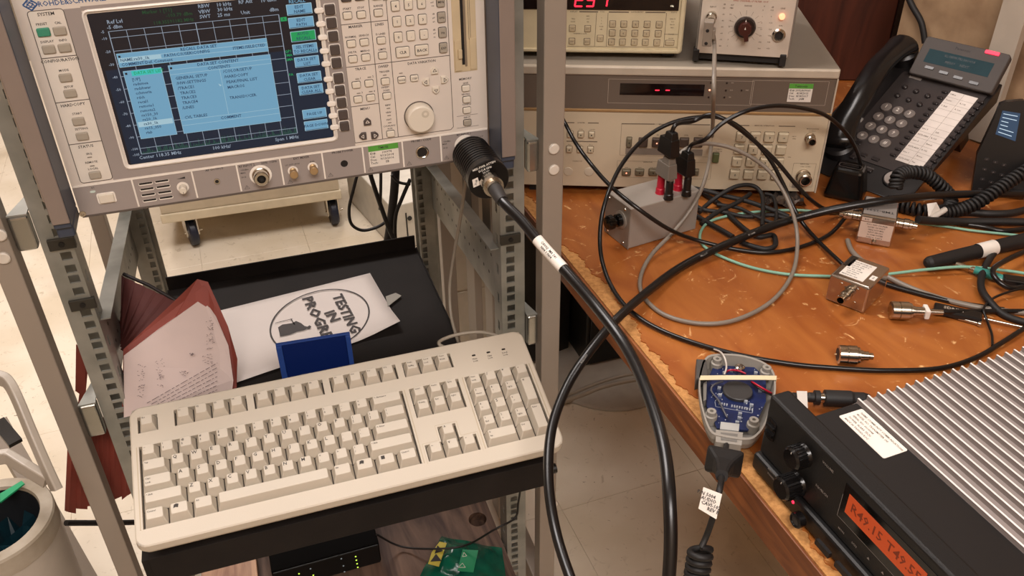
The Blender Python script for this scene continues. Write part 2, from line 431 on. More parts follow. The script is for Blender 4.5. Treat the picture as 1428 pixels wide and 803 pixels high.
# brackets between rail and post: folded plate with rolled front
for px, sx in ((744, 1), (26, -1)):
    for z0, z1 in ((c_at(-6, 744, 240).z, c_at(-6, 744, 197).z), (c_at(-6, 744, 481).z, c_at(-6, 744, 441).z)):
        xa, xb = (480.2, 494.4) if sx > 0 else (-46.6, -65.8)
        b = MB(); b.bx(min(xa, xb), max(xa, xb), -6, 8, z0, z1)
        o = b.build('bracket', M_zinc2, rack, bev=3, seg=3)
        b = MB(); lo, hi = sorted((xa, xb))
        b.add([(lo, -5, z1 + .2), (hi, -5, z1 + .2), (lo if sx > 0 else hi, 60, z1 + .2), (lo, -5, z1 + 2), (hi, -5, z1 + 2), (lo if sx > 0 else hi, 60, z1 + 2)], [(2, 1, 0), (3, 4, 5), (0, 1, 4, 3), (1, 2, 5, 4), (2, 0, 3, 5)])
        b.build('gusset', M_zinc, rack)
# white round caps on the posts
for pts_, y in (((772, 207), -20), ((772, 236), -20), ((0, 327), -20), ((5, 359), -20), ((772, 702), -20)):
    p = c_at(y, *pts_)
    b = MB(); b.lathe([(6.4, 0), (6.4, 2.2), (5.2, 3.0)], 0, front(p.x, p.z, y - .1), n=24); b.build('plug_cap', M_cap, rack)
# diagonal braces inside the side frames (perforated flat channel)
def brace(x, sg):
    A = Vector((x, 12, 712)); B = Vector((x + 4 * sg, 428, 650)); h = 96
    d = B - A
    b = MB()
    vs = []
    for P in (A, B):
        hh = h / 2
        vs += [(P.x, P.y, P.z - hh), (P.x + 2 * sg, P.y, P.z - hh), (P.x + 2 * sg, P.y, P.z + hh), (P.x, P.y, P.z + hh)]
    b.add(vs, [(0, 1, 2, 3), (7, 6, 5, 4), (0, 4, 5, 1), (1, 5, 6, 2), (2, 6, 7, 3), (3, 7, 4, 0)])
    vs = []
    for P in (A, B):
        vs += [(P.x - 15 * sg, P.y, P.z + 46.5), (P.x, P.y, P.z + 46.5), (P.x, P.y, P.z + 48), (P.x - 15 * sg, P.y, P.z + 48)]
    b.add(vs, [(0, 1, 2, 3), (7, 6, 5, 4), (0, 4, 5, 1), (1, 5, 6, 2), (2, 6, 7, 3), (3, 7, 4, 0)])
    o = b.build('side_brace', M_zinc, rack)
    hb = MB()
    for k in range(15):
        for q in (-1, 1):
            P = A + d * ((k + .7 + .25 * q) / 16); T = Matrix(((0, 0, -sg, P.x - .15 * sg), (1, 0, 0, P.y), (0, 1, 0, P.z + q * 16), (0, 0, 0, 1)))
            hb.add([(a, c, 0) for a, c in circ(2.6, 8)], [tuple(range(8))], 0, T)
    hb.build('brace_hole', mat('hole_shadow_metal', '#2b2924', .8), o)
brace(452.5, 1); brace(-21, -1)
# inner grey uprights seen through the side frame
b = MB(); b.bx(478, 490, 250, 300, 110, TOP); b.build('inner_upright', M_post, rack, bev=1)
b = MB(); b.bx(478, 490, 150, 190, 110, TOP); b.build('inner_upright', M_post, rack, bev=1)
# keyboard shelf
SZ = 590
sh = MB()
sh.bx(18, 402, -100, 330, SZ - 2, SZ)
sh.bx(-1, 441, -193, -100, SZ - 2, SZ)
sh.bx(-1, 441, -196, -193, SZ - 39, SZ + 1)
sh.bx(-1, 441, -193, -170, SZ - 39, SZ - 37)
sh.bx(18, 402, 330, 333, SZ - 30, SZ + 22)
sh.bx(16, 18, -100, 330, SZ - 30, SZ + 1); sh.bx(402, 404, -100, 330, SZ - 30, SZ + 1)
sh.build('shelf', M_shelf, rack, bev=.8)
for x in (-10, 446):
    b = MB(); b.bx(x - 6 if x > 0 else x, x if x > 0 else x + 8, -188, 3, SZ - 40, SZ - 8); b.build('shelf_arm', M_shelf, rack)
b = MB(); b.cyl((441.2, -190, SZ - 20), (452, -190, SZ - 20), 6, n=10); b.build('shelf_screw', M_blk, rack)
# plywood base board with a hole
M_ply = mat_grain('rough_plywood', '#3d2a22', '#6f5646', scale=2.2, sx=7, rough=.75, rot=.25, fine=3.5, axis=1)
hx, hy = 392, 118
hp_ = MC.inverted() @ atz(666, 724, 202); hx, hy = hp_.x, hp_.y
b = MB(); N_ = 20; H = [(hx + 15 * math.cos(2 * pi * i / N_), hy + 15 * math.sin(2 * pi * i / N_)) for i in range(N_)]
R0 = (-14, 446, -150, 440)
def sqr(i):
    a = 2 * pi * i / N_; c_, s_ = math.cos(a), math.sin(a); k_ = 1e9
    if c_ > 1e-6: k_ = min(k_, (R0[1] - hx) / c_)
    if c_ < -1e-6: k_ = min(k_, (R0[0] - hx) / c_)
    if s_ > 1e-6: k_ = min(k_, (R0[3] - hy) / s_)
    if s_ < -1e-6: k_ = min(k_, (R0[2] - hy) / s_)
    return (hx + c_ * k_, hy + s_ * k_)
E_ = [sqr(i) for i in range(N_)]
ring = []
for zz in (184, 202):
    ring.append((H, zz)); 
b.add([(x, y, 202) for x, y in H] + [(x, y, 202) for x, y in E_] + [(R0[1], R0[3], 202), (R0[0], R0[3], 202), (R0[0], R0[2], 202), (R0[1], R0[2], 202)], [(i, N_ + i, N_ + (i + 1) % N_, (i + 1) % N_) for i in range(N_)])
b.add([(x, y, 202) for x, y in H] + [(x, y, 184) for x, y in H], [(i, (i + 1) % N_, N_ + (i + 1) % N_, N_ + i) for i in range(N_)])
cor = [(R0[1], R0[3]), (R0[0], R0[3]), (R0[0], R0[2]), (R0[1], R0[2])]
for cx_, cy_ in cor:
    adj = sorted(E_, key=lambda p: (p[0] - cx_) ** 2 + (p[1] - cy_) ** 2)
    a1 = min([p for p in E_ if abs(p[0] - cx_) < .01], key=lambda p: abs(p[1] - cy_), default=None)
    a2 = min([p for p in E_ if abs(p[1] - cy_) < .01], key=lambda p: abs(p[0] - cx_), default=None)
    if a1 and a2: b.add([(cx_, cy_, 202), (*a1, 202), (*a2, 202)], [(0, 1, 2)])
b.bx(R0[0], R0[1], R0[2], R0[3], 183, 184)
for (x0, x1, y0, y1) in ((R0[0], R0[1], R0[2], R0[2] + .5), (R0[0], R0[1], R0[3] - .5, R0[3]), (R0[0], R0[0] + .5, R0[2], R0[3]), (R0[1] - .5, R0[1], R0[2], R0[3])): b.bx(x0, x1, y0, y1, 184, 201.9)
b.build('plywood_base', M_ply, rack)
# ================================================================= spectrum analyser with the colour screen
AZ = 892.4
MA = frame((CART_O[0], CART_O[1], AZ), CART_Y)
an = thing('spectrum_analyzer', 'large beige and grey spectrum analyzer with colour screen mounted in the rack', 'analyzer', MA)
def A(px, py, y=0):
    p = onp(MA, 1, y, px, py); return (p.x, p.z)
M_bz = mat('analyzer_beige', '#dacfc4', .5, var=.02, scale=8)
M_gr = mat('analyzer_grey', '#9b918c', .5, var=.02, scale=8)
M_gd = mat('divider_dark_grey', '#5d534c', .6)
M_hi = mat('bezel_light', '#f2eae0', .4)
M_btn = mat('button_offwhite', '#ded4c4', .42, var=.02)
M_bgy = mat('button_warm_grey', '#a79d8e', .45, var=.02)
M_bdk = mat('softkey_dark', '#4e4440', .5, var=.03)
M_bgn = mat('button_green', '#3f8f72', .45)
M_ink = mat('print_dark', '#2e2a29', .7)
M_blu = mat('print_blue', '#31598c', .6)
M_hsd = mat('handle_blue_grey', '#39404f', .4, var=.05)
M_hfr = mat('handle_taupe', '#8a7c73', .42, .1, var=.03)
M_nik = mat('nickel', '#c9c2b6', .2, 1, var=.05)
M_gld = mat('gold_plate', '#bfa27a', .35, .7, var=.05)
M_hol = mat('dark_hole', '#150f0d', .6)
M_red = mat('brown_red_insert', '#2f120c', .5)
FH = 236
# body behind the face
b = MB(); b.bx(1, 434, 8, 420, 1, FH - 1); b.build('case', mat('case_dark_grey', '#4a4642', .5), an, bev=1)
# face plate: beige, raised edge
scr0 = A(121.8, 19.4); scr1 = A(466, 191.2); scrL = A(178.7, 230.6)
sx0, sx1 = (scr0[0] + scrL[0]) / 2 - .3, scr1[0]; sz0, sz1 = scr1[1], scr0[1]
zb = (A(103.3, 262)[1] + A(677.9, 179)[1]) / 2                # top of the lower grey strip
b = MB()
b.bx(0, sx0, 0, 8, zb, FH); b.bx(sx1, 435, 0, 8, zb, FH); b.bx(sx0, sx1, 0, 8, sz1, FH); b.bx(sx0, sx1, 0, 8, zb, sz0)
b.build('front_plate', M_bz, an)
b = MB(); b.bx(0, 435, -.6, 8, 1.5, zb - .4); b.bx(1, 434, -.2, 7, -1, 1.5, 1); low = b.build('lower_panel', [M_gr, M_gd], an, bev=.5)
b = MB(); b.bx(1, 434, -1.2, -.1, zb - .4, zb + 1.4); b.build('strip_ridge', M_hi, an)
# grey areas around screen and along the soft keys
gx0 = A(119.6, 119.6)[0]; gx0 = (A(89, 13.5)[0] + A(156.3, 247)[0]) / 2
gx1 = (A(475, 34.4)[0] + A(495.3, 198.7)[0]) / 2
gz1 = A(89, 13.5)[1] + .4
b = MB(); g0 = zb + 2
b.bx(gx0, sx0 - 3.2, -.25, 0, g0, gz1); b.bx(sx1 + 3.2, gx1, -.25, 0, g0, gz1 + 1)
b.bx(sx0 - 3.2, sx1 + 3.2, -.25, 0, g0, sz0 - 3.2); b.bx(sx0 - 3.2, sx1 + 3.2, -.25, 0, sz1 + 3.2, gz1 + 1)
b.build('grey_surround', M_gr, an)
# screen bezel
b = MB()
oL = rr(sx1 - sx0 + 8, sz1 - sz0 + 8, 6, 4, ((sx0 + sx1) / 2, (sz0 + sz1) / 2)); iL = rr(sx1 - sx0, sz1 - sz0, 2, 4, ((sx0 + sx1) / 2, (sz0 + sz1) / 2))
mL = rr(sx1 - sx0 + 5, sz1 - sz0 + 5, 4.5, 4, ((sx0 + sx1) / 2, (sz0 + sz1) / 2))
T0 = front(0, 0)
b.loft([[(u, v, 0) for u, v in oL], [(u, v, 1.6) for u, v in oL], [(u, v, 2.4) for u, v in mL], [(u, v, -.5) for u, v in iL]], 0, T0, c0=False, c1=False)
b.build('screen_bezel', M_hi, an)
# fingers between screen and soft keys
keys_px = [(459, 12.7), (461.7, 31.4), (464, 50), (466.5, 68.8), (468.9, 86.8), (471.4, 108), (474, 125), (476.3, 142.2), (478.6, 158.8), (480.7, 174.7)]
kx = sum(A(*p)[0] for p in keys_px) / 10
kz = [A(*p)[1] for p in keys_px]
b = MB()
for z in kz:
    b.prism(rr(kx - 5.5 - sx1 + 3, 5.2, 2.4, 3, ((kx - 5.5 + sx1 - 3) / 2, z)), 0, 3.2, 0, T0, ch=.8)
b.build('softkey_rib', M_hi, an)
for i, z in enumerate(kz):
    b = MB(); b.prism(rr(11.6, 11.6, 1.5, 2), 0, 1.0, 1, front(kx, z)); b.prism(rr(9.8, 10, 1.2, 2), 1.0, 3.6, 0, front(kx, z), ch=.7)
    b.build('soft_key', [M_bdk, M_hi], an)

# ---- the screen picture
def emis(n, c, s=1.0): return mat(n, c, emit=s)
SC = [emis('scr_black', '#141119', .8), emis('scr_grid', '#a8b6c8', .55), emis('scr_blue', '#7ab0d0', .66), emis('scr_white', '#b4d8e6', .65), emis('scr_green', '#1fae62', .6), emis('scr_navy', '#0c2036', .7), emis('scr_teal', '#3cc0b8', .8), emis('scr_trace', '#2c6b52', .7), emis('scr_text', '#23405e', .8), emis('scr_dimgreen', '#245a35', .5)]
b = MB(); b.prism(iL, -1.6, -.9, 0, T0); b.build('screen', [mat('screen_glass', '#0b0f1c', .12, emit=0)], an)
g = MB()
def TS(h): return front(0, 0, 0.85 - h)                       # screen layers just in front of the glass
gx_0 = (A(152.5, 45.5)[0] + A(196.4, 216)[0]) / 2; gx_1 = (A(388.3, 19.4)[0] + A(415, 185.6)[0]) / 2
gz_1 = (A(152.5, 45.5)[1] + A(388.3, 19.4)[1]) / 2; gz_0 = (A(196.4, 216)[1] + A(415, 185.6)[1]) / 2
def rect(mb, x0, x1, z0, z1, h, mi): poly(mb, [(x0, z0), (x1, z0), (x1, z1), (x0, z1)], TS(h), mi)
rect(g, sx0 + .5, sx1 - .5, sz0 + .5, sz1 - .5, .05, 0)
rect(g, gx_0 - 12, sx1 - .5, sz0 + .5, gz_1 - 36, .07, 5)
for k in range(11):
    x = gx_0 + (gx_1 - gx_0) * k / 10; seg_line(g, (x, gz_0), (x, gz_1), .8 if k in (0, 5, 10) else .5, TS(.1), 1)
lev = [0, 5] + [15 + 10 * i for i in range(9)] + [100]
for q in lev:
    z = gz_1 - (gz_1 - gz_0) * q / 100; seg_line(g, (gx_0, z), (gx_1, z), .5, TS(.1), 1)
for q, t in zip(lev, ['-5', '-10', '-20', '-30', '-40', '-50', '-60', '-70', '-80', '-90', '-100', '-105']):
    g.text(t, 3.6, TS(.12) @ Matrix.Translation((gx_0 - 5, gz_1 - (gz_1 - gz_0) * q / 100, 0)), 1)
rnd = random.Random(4)
for i in range(150):
    x = gx_0 + (gx_1 - gx_0) * (i + .5) / 150; seg_line(g, (x, gz_0 + .4), (x, gz_0 + 1.5 + rnd.random() ** 2 * 7), .35, TS(.09), 7)
def stext(s_, px, py, size, mi, h=.5, al='CENTER'):
    x, z = A(px, py, .85); g.text(s_, size, TS(h) @ Matrix.Translation((x, z, 0)), mi, al)
for s_, px, py, mi, sz in (('Ref Lvl', 160, 30, 1, 5), ('-5 dBm', 160, 37.5, 1, 4.6), ('Marker 1 [T1]', 219, 15.5, 9, 4.6), ('-103.79 dBm', 250, 20.2, 9, 4.6), ('118.35591182 MHz', 242, 29.5, 9, 4.6),
                           ('RBW', 284, 8.3, 1, 4.8), ('VBW', 285, 16, 1, 4.8), ('SWT', 286, 23, 1, 4.8), ('10 kHz', 312, 6, 1, 4.8), ('30 kHz', 313.5, 12.8, 1, 4.8), ('25 ms', 312, 20.5, 1, 4.8),
                           ('RF Att', 342, 2.3, 1, 4.8), ('Unit', 342, 17.3, 1, 4.8), ('dBm', 382, 13.3, 1, 4.8), ('10 dBm', 374, 0, 1, 4.8), ('Center 118.35 MHz', 223.5, 216, 1, 5), ('100 kHz/', 309, 205, 1, 5), ('Span 1 MHz', 400, 192.5, 1, 5),
                           ('RECALL', 414, 1.5, 2, 4.6)):
    stext(s_, px, py, sz, mi)
# windows
def win(pTL, pBR, h, mi):
    a_, c_ = A(*pTL, .85), A(*pBR, .85); rect(g, a_[0], c_[0], c_[1], a_[1], h, mi); loopline(g, [(a_[0], c_[1]), (c_[0], c_[1]), (c_[0], a_[1]), (a_[0], a_[1])], .3, TS(h + .02), 3); return a_, c_
r0, r1_ = win((162, 75.3), (374.5, 71.3), .2, 2)
hR = r0[1] - r1_[1]
rect(g, r0[0] + 1, r0[0] + (r1_[0] - r0[0]) * .28, r1_[1] + hR * .36, r1_[1] + hR * .64, .24, 3)
seg_line(g, (r0[0], r1_[1] + hR * .66), (r1_[0], r1_[1] + hR * .66), .4, TS(.25), 3); seg_line(g, (r0[0], r1_[1] + hR * .34), (r1_[0], r1_[1] + hR * .34), .4, TS(.25), 3)
def wt(s_, x, z, size=4.1, mi=8, al='LEFT', h=.4): g.text(s_, size, TS(h) @ Matrix.Translation((x, z, 0)), mi, al)
wt('RECALL DATA SET', (r0[0] + r1_[0]) / 2 - 12, r1_[1] + hR * .82)
wt('NAME:rx30_1k', r0[0] + 2, r1_[1] + hR * .5); wt('PATH:C:\\USER\\CONFIG', r0[0] + (r1_[0] - r0[0]) * .3, r1_[1] + hR * .5)
wt('COMMENT:Def. Comment', r0[0] + 2, r1_[1] + hR * .17); wt('ITEMS:/SELECTED', r1_[0] - 2, r1_[1] + hR * .5, al='RIGHT')
l0, l1 = win((171.5, 99.6), (247, 187), .2, 2); hL = l0[1] - l1[1]
rect(g, l0[0] + 7, l1[0] - .5, l0[1] - 5.6, l0[1] - .5, .24, 6); wt('DATA SET LIST', l0[0] + 9, l0[1] - 3, mi=4)
names = ['[UP]', 'radsmea', 'radshwar', 'cchmeria', 'rdch', 'recal1', 'remote1', 'remote2', 'rx150_30', 'rx20_1k', 'rx30_1k', 'rx15_050', 'rlab']
for i, s_ in enumerate(names):
    z = l0[1] - 9 - i * (hL - 12) / 12.6
    if i == 10: rect(g, l0[0] + 1, l1[0] - 1, z - 2.7, z + 2.7, .24, 3)
    wt(s_, l0[0] + 6, z, 4)
c0, c1 = win((234.2, 91.5), (392, 168.4), .2, 2); hC = c0[1] - c1[1]; wC = c1[0] - c0[0]
for q in (.065, .13, .80, .88): seg_line(g, (c0[0], c0[1] - hC * q), (c1[0], c0[1] - hC * q), .35, TS(.24), 3)
seg_line(g, (c0[0] + wC * .48, c0[1] - hC * .13), (c0[0] + wC * .48, c0[1] - hC * .8), .35, TS(.24), 3)
wt('DATA SET CONTENT', c0[0] + wC * .48, c0[1] - hC * .033, al='CENTER'); wt('CONTENTS', c0[0] + wC * .48, c0[1] - hC * .1, al='CENTER'); wt('COMMENT', c0[0] + wC * .5, c0[1] - hC * .84, al='CENTER')
for i, s_ in enumerate(['GENERAL SETUP', '/HW-SETTINGS', '/TRACE1', ' TRACE2', ' TRACE3', ' TRACE4', '/LINES', '', 'CVL TABLES']): 
    if s_: wt(s_, c0[0] + 4, c0[1] - hC * (.19 + i * .072))
for i, s_ in enumerate(['/COLOR/SETUP', '/HARDCOPY', ' PEAK/FINAL LIST', ' MACROS', '', ' TRANSDUCER']):
    if s_: wt(s_, c0[0] + wC * .51, c0[1] - hC * (.17 + i * .078))
poly(g, [(c0[0] + wC * .44, c0[1] - hC * .33), (c0[0] + wC * .44 + 1.2, c0[1] - hC * .33 - 3), (c0[0] + wC * .44 + 3, c0[1] - hC * .33 - 2)], TS(.5), 3)
for p in ((166.5, 79), (176, 102.8), (238.5, 95)):
    x, z = A(*p, .85); rect(g, x - 1, x + 1, z - 1, z + 1, .4, 0)
sk = [((416.6, 12.6), 'EDIT', 'NAME', 2), ((419.8, 31), 'EDIT', 'PATH', 2), ((423, 49.9), 'AUTO', 'RECALL', 4), ((425.5, 67.7), 'SEL ITEMS', 'TO RECALL\u00bb', 2), ((428, 85.5), 'DATA SET', 'LIST', 2), ((431.3, 107.2), 'DATA SET', 'CLEAR', 2), ((433.4, 124.4), 'DATA SET', 'CLEAR ALL', 2), ((439, 158), 'PAGE UP', '', 2), ((441.3, 174), 'PAGE DOWN', '', 2)]
skx = sum(A(*s_[0], .85)[0] for s_ in sk) / len(sk)
for p, s1, s2, mi in sk:
    z = A(*p, .85)[1]; rect(g, skx - 12, skx + 12, z - 5, z + 5, .2, mi); loopline(g, [(skx - 12, z - 5), (skx + 12, z - 5), (skx + 12, z + 5), (skx - 12, z + 5)], .5, TS(.22), 3)
    seg_line(g, (skx - 11.5, z - 4.6), (skx + 11.5, z - 4.6), .6, TS(.24), 8)
    if s2: g.text(s1, 4.1, TS(.4) @ Matrix.Translation((skx, z + 2.2, 0)), 8); g.text(s2, 4.1, TS(.4) @ Matrix.Translation((skx, z - 2.2, 0)), 8)
    else: g.text(s1, 4.1, TS(.4) @ Matrix.Translation((skx, z, 0)), 8)
for p, s_ in (((395.5, 26.7), 'A'), ((402, 71.5), 'QP1'), ((402.5, 77), '1MA'), ((403.5, 83), '2MA'), ((406, 104), 'PA')):
    x, z = A(*p, .85)
    if s_ == 'A': rect(g, x - 3, x + 3, z - 2, z + 2, .2, 4); g.text(s_, 3, TS(.4) @ Matrix.Translation((x, z, 0)), 5)
    else: g.text(s_, 3.6, TS(.4) @ Matrix.Translation((x, z, 0)), 4)
g.build('display_image', SC, an)

# ---- left button column
P = lambda *a: A(*a)
ink = MB()
def L_(s_, px, py, size=2.9, mi=0, al='CENTER', y=-.12):
    x, z = A(px, py); ink.text(s_, size, front(x, z, y), mi, al)
lw = MB(); lx0 = (A(38, 16)[0] + A(111.5, 253.8)[0]) / 2; lz0 = A(111.5, 253.8)[1] - 1.5; lz1 = A(38, 16)[1]
lw.prism(rr(gx0 - lx0, lz1 - lz0, 3, 3, ((gx0 + lx0) / 2, (lz0 + lz1) / 2)), 0, .3, 0, T0); lw.build('button_field', mat('analyzer_light_beige', '#e2d9cd', .5), an)
dv = MB(); TD = front(0, 0, -.45)
loopline(dv, rr(gx0 - lx0, lz1 - lz0, 3, 3, ((gx0 + lx0) / 2, (lz0 + lz1) / 2)), .7, TD)
for p, q in (((57.6, 81.5), (107, 77)), ((77.7, 143.5), (120, 138.5)), ((95.7, 201.7), (143, 196))):
    z = (A(*p)[1] + A(*q)[1]) / 2; seg_line(dv, (lx0, z), (gx0, z), .8, TD)
def button(px, py, w_, h_, m_, d=2.6, name='button', legend=None, ls=3.4, r=1.2, rim=True):
    x, z = A(px, py, -d)
    b = MB(); ms = [m_, M_ink]
    if rim: b.prism(rr(w_ + .9, h_ + .9, r + .3, 2), 0, .5, 1, front(x, z))
    b.prism(rr(w_, h_, r, 2), 0, d, 0, front(x, z), ch=.7)
    if legend: b.text(legend, ls, front(x, z, -d - .08), 1)
    return b.build(name, ms if not rim else [m_, M_ink], an)
for s_, px, py, sz in (('SYSTEM', 64, 19.5, 4.2), ('CONFIGURATION', 83.7, 84, 4), ('HARDCOPY', 101.7, 146, 4), ('STATUS', 119.7, 204, 4), ('PRESET', 58, 33.6, 3), ('CAL', 80.7, 31.7, 3), ('DISPLAY', 65.8, 58, 3), ('INFO', 88, 56, 3), ('MODE', 89, 98, 3), ('SETUP', 95.7, 121, 3), ('START', 107.6, 158.3, 3), ('SETTING', 113.6, 179.4, 3), ('SRQ', 124.2, 214.2, 3), ('REMOTE', 127.5, 226, 3), ('LOCAL', 130, 235, 3)):
    L_(s_, px, py, sz, y=-.4)
for px, py, m_ in ((60.5, 45.6, M_bgn), (83.3, 43.8, M_bgy), (68, 69.5, M_bgy), (90, 67.3, M_bgy), (91.2, 109, M_bgy), (97.7, 131, M_bgy), (109.4, 169.8, M_bgy), (114.6, 190.8, M_bgy), (132.4, 244.9, M_bgy)):
    button(px, py, 11, 7.6, m_, rim=False)
M_led = mat('unlit_led', '#8b8378', .5)
for px, py in ((125, 219), (128.7, 231), (537, 0)):
    x, z = A(px, py); b = MB(); b.prism(rr(4.4, 1, .4, 2), .3, .7, 0, front(x, z)); b.build('indicator', M_led, an)
# logo and name
L_('ROHDE&SCHWARZ', 52.5, 6.2, 6.4, 1, 'LEFT')
x, z = A(42, 6.5)
for rsz, w_ in ((6.0, 1.3), (2.2, .9)): loopline(ink, [(x - rsz, z), (x, z - rsz * .85), (x + rsz, z), (x, z + rsz * .85)], w_, front(0, 0, -.12), 1)
for k in (-1, 1): seg_line(ink, (x + k * 2, z + 1.5), (x + k * 3.5, z - 2.4), .9, front(0, 0, -.12), 1); seg_line(ink, (x - 3, z + k * 2.4), (x + 3, z + k * 2.4), .8, front(0, 0, -.12), 1)

# ---- right hand key field
def vx(*pp): return sum(A(*p)[0] for p in pp) / len(pp)
def hz(*pp): return sum(A(*p)[1] for p in pp) / len(pp)
v1 = gx1; v2 = vx((517, 30), (523, 89.7), (528.2, 144.9), (534.2, 194.2)); v3 = vx((540.2, 28.4), (546, 86.7), (555.9, 189.7)); v4 = vx((627, 77.4), (629.3, 119.6), (631.5, 165))
h1 = hz((475, 34.7), (539.4, 28.4)); h2 = hz((482.6, 93.9), (546, 86.7)); h3 = hz((490, 148.6), (528, 144.4)); h0 = hz((495.3, 198.7), (534.2, 194.2), (555.9, 190.4), (598, 185.6))
zt = FH - 4
for x, a_, c_ in ((v1, h0, zt), (v2, h0, zt), (v3, h0, zt), (v4, h0 + 3, zt)): seg_line(dv, (x, a_), (x, c_), .7, front(0, 0, -.15))
for z, a_, c_ in ((h1, v1, v3), (h2, v1, v4), (h3, v1, v2), (h0, v1, v4 - 3)): seg_line(dv, (a_, z), (c_, z), .7, front(0, 0, -.15))
seg_line(dv, (v4 - 3, h0), (v4, h0 + 3), .7, front(0, 0, -.15))
for p, q in (((637, 163.5), (666, 157.5)), ((637, 179), (667.5, 174.5))):
    z = hz(p, q); seg_line(dv, (A(*p)[0], z), (A(*q)[0], z), .4, front(0, 0, -.15))
dv.build('divider_lines', M_gd, an)
for s_, px, py, sz in (('MARKER', 495.6, 37, 3.7), ('LINES', 529, 34, 3.7), ('TRACE', 502.8, 96, 3.7), ('SWEEP', 534.6, 92.7, 3.7), ('MENU', 509, 151.6, 3.7), ('DATA VARIATION', 588, 86.7, 3.7), ('MEMORY', 648.8, 109.9, 3.5),
                      ('START', 483.8, 12.4, 2.9), ('STOP', 502.8, 10.8, 2.9), ('RANGE', 527.5, 8.2, 2.9), ('NORMAL', 489, 51.6, 2.8), ('SEARCH', 507.3, 49.3, 2.8), ('D LINES', 530.7, 47.4, 2.8), ('DELTA', 491.3, 73, 2.8), ('MKR>O', 509.2, 71, 2.8), ('LIMITS', 533, 68.8, 2.8),
                      ('TRIGGER', 536, 99.9, 2.7), ('SWEEP/', 537.2, 121.7, 2.6), ('SCAN', 538.7, 125.9, 2.6), ('RBW', 540.9, 146.6, 2.7), ('VBW', 541.7, 156.8, 2.7), ('SWT', 542.4, 167, 2.7), ('COUPLING/', 543, 175.5, 2.5), ('RUN', 543.9, 179.2, 2.5),
                      ('1', 502.5, 109, 2.8), ('2', 520, 106.5, 2.8), ('3', 505, 129, 2.8), ('4', 522, 127, 2.8), ('SAVE', 649.2, 115.9, 2.7), ('RECALL', 649.5, 131.2, 2.7), ('CONFIG', 650.7, 145.4, 2.7), ('INPUT', 651.3, 163.7, 2.7)):
    L_(s_, px, py, sz)
for t_, px, py in (('mV', 602.5, 3.5), ('ms', 603.5, 8), ('dB', 604.5, 19.5), ('\u00b5V', 604.8, 24.8), ('\u00b5s', 605, 30), ('dB..', 606, 41.5), ('nV', 606, 46.5), ('ns', 606, 51.5)): L_(t_, px, py, 2.4)
for px, py in ((485, 22.4), (504.3, 21), (528.2, 18.4), (490.4, 61.7), (508.5, 59.5), (532.2, 57), (492.6, 83), (510.7, 80.7), (534.2, 78), (497.3, 119.1), (515.2, 116.9), (499.8, 139.3), (517.4, 136.9), (537.9, 114.2), (540.2, 134.4), (545.4, 187.2), (650.3, 123.7), (651.5, 139.4), (651.8, 154.4)):
    button(px, py, 8.6, 6.6, M_btn)
button(652.5, 171.6, 8.6, 6.6, M_bgy)
for px, py in ((483, -3), (501.7, -5), (526, -6)): button(px, py, 9.6, 8, M_bdk)
for px, py in ((541.6, 151), (542.6, 161), (543.4, 171), (498, 110), (515, 107.5), (500, 130), (517, 127.5), (536.5, 104.7), (559, 102)):
    x, z = A(px, py); b = MB(); b.prism(rr(4, .9, .4, 2), 0, .4, 0, front(x, z)); b.build('indicator', M_led, an)
for s_, px, py in (('4', 551.8, 9), ('5', 570, 7), ('6', 588.3, 5.5), ('1', 554, 30.6), ('2', 572.3, 29.2), ('3', 589.8, 27.4), ('0', 555.9, 52.3), ('.', 573.5, 50.5), ('-', 591.7, 48.6)):
    button(px, py, 8.4, 9.6, M_btn, legend=s_, ls=4)
button(562.1, 73.3, 14, 10.4, M_btn, legend='CLR', ls=4.2); button(588.8, 70.3, 14, 10.4, M_btn, legend='BACK', ls=4.2)
for s_, px, py in (('MHz', 615, 3), ('kHz', 616.3, 24.7), ('Hz', 617.7, 45.9), ('EXP', 618.9, 67.3)): button(px, py, 8.2, 10.2, M_bgy, legend=s_, ls=3.4)
for s_, px, py in (('HOLD', 560.8, 112), ('STEP', 578.3, 109.7)): button(px, py, 8, 6.4, M_btn, legend=s_, ls=2.5)
def arrow_key(px, py, ang, m_, sz=8.4, im=1):
    x, z = A(px, py, -2.5); b = MB(); h = sz / 2
    o_ = [(-h, -h), (h, -h), (h, h * .25), (h * .25, h), (-h * .25, h), (-h, h * .25)]
    c_, s_ = math.cos(ang), math.sin(ang); ro = [(u * c_ - v * s_, u * s_ + v * c_) for u, v in o_]
    b.prism(ro, 0, 2.6, 0, front(x, z), ch=.6)
    tri = [(-2, -.9), (2, -.9), (0, 1.8)]; tr = [(u * c_ - v * s_, u * s_ + v * c_) for u, v in tri]
    loopline(b, tr, .55, front(x, z, -2.7), 1); b.build('arrow_key', [m_, M_ink if im else M_hi], an)
for px, py, a_ in ((606.2, 98.7, 0), (594, 114.7, pi / 2), (620.4, 111.4, -pi / 2), (608.2, 126.2, pi)): arrow_key(px, py, a_, M_btn, 7.6)
for px, py, a_ in ((512.5, 170.3, 0), (506.2, 190.4, pi / 2), (523, 189.2, -pi / 2)): arrow_key(px, py, a_, M_bdk, 7.8, 0)
# tuning knob with finger dimple
x, z = A(584.3, 161.3)
b = MB(); b.lathe([(16.6, 0), (16.6, .8)], 1, front(x, z), 36); b.lathe([(15.6, .8), (15.6, 9), (14.9, 11.4), (13.6, 12.4)], 0, front(x, z), 36)
b.lathe([(4.2, 12.45), (3.4, 12.1), (2.2, 11.6), (.2, 11.3)], 2, front(x + 4.6, z + 6, -.1), 16)
b.lathe([(3.2, 12.5), (2.4, 13.0), (.2, 13.2)], 0, front(x + 4.6, z + 6, .5), 16)
b.build('tuning_knob', [M_btn, M_gd, mat('dimple_shade', '#c9bfae', .3)], an)
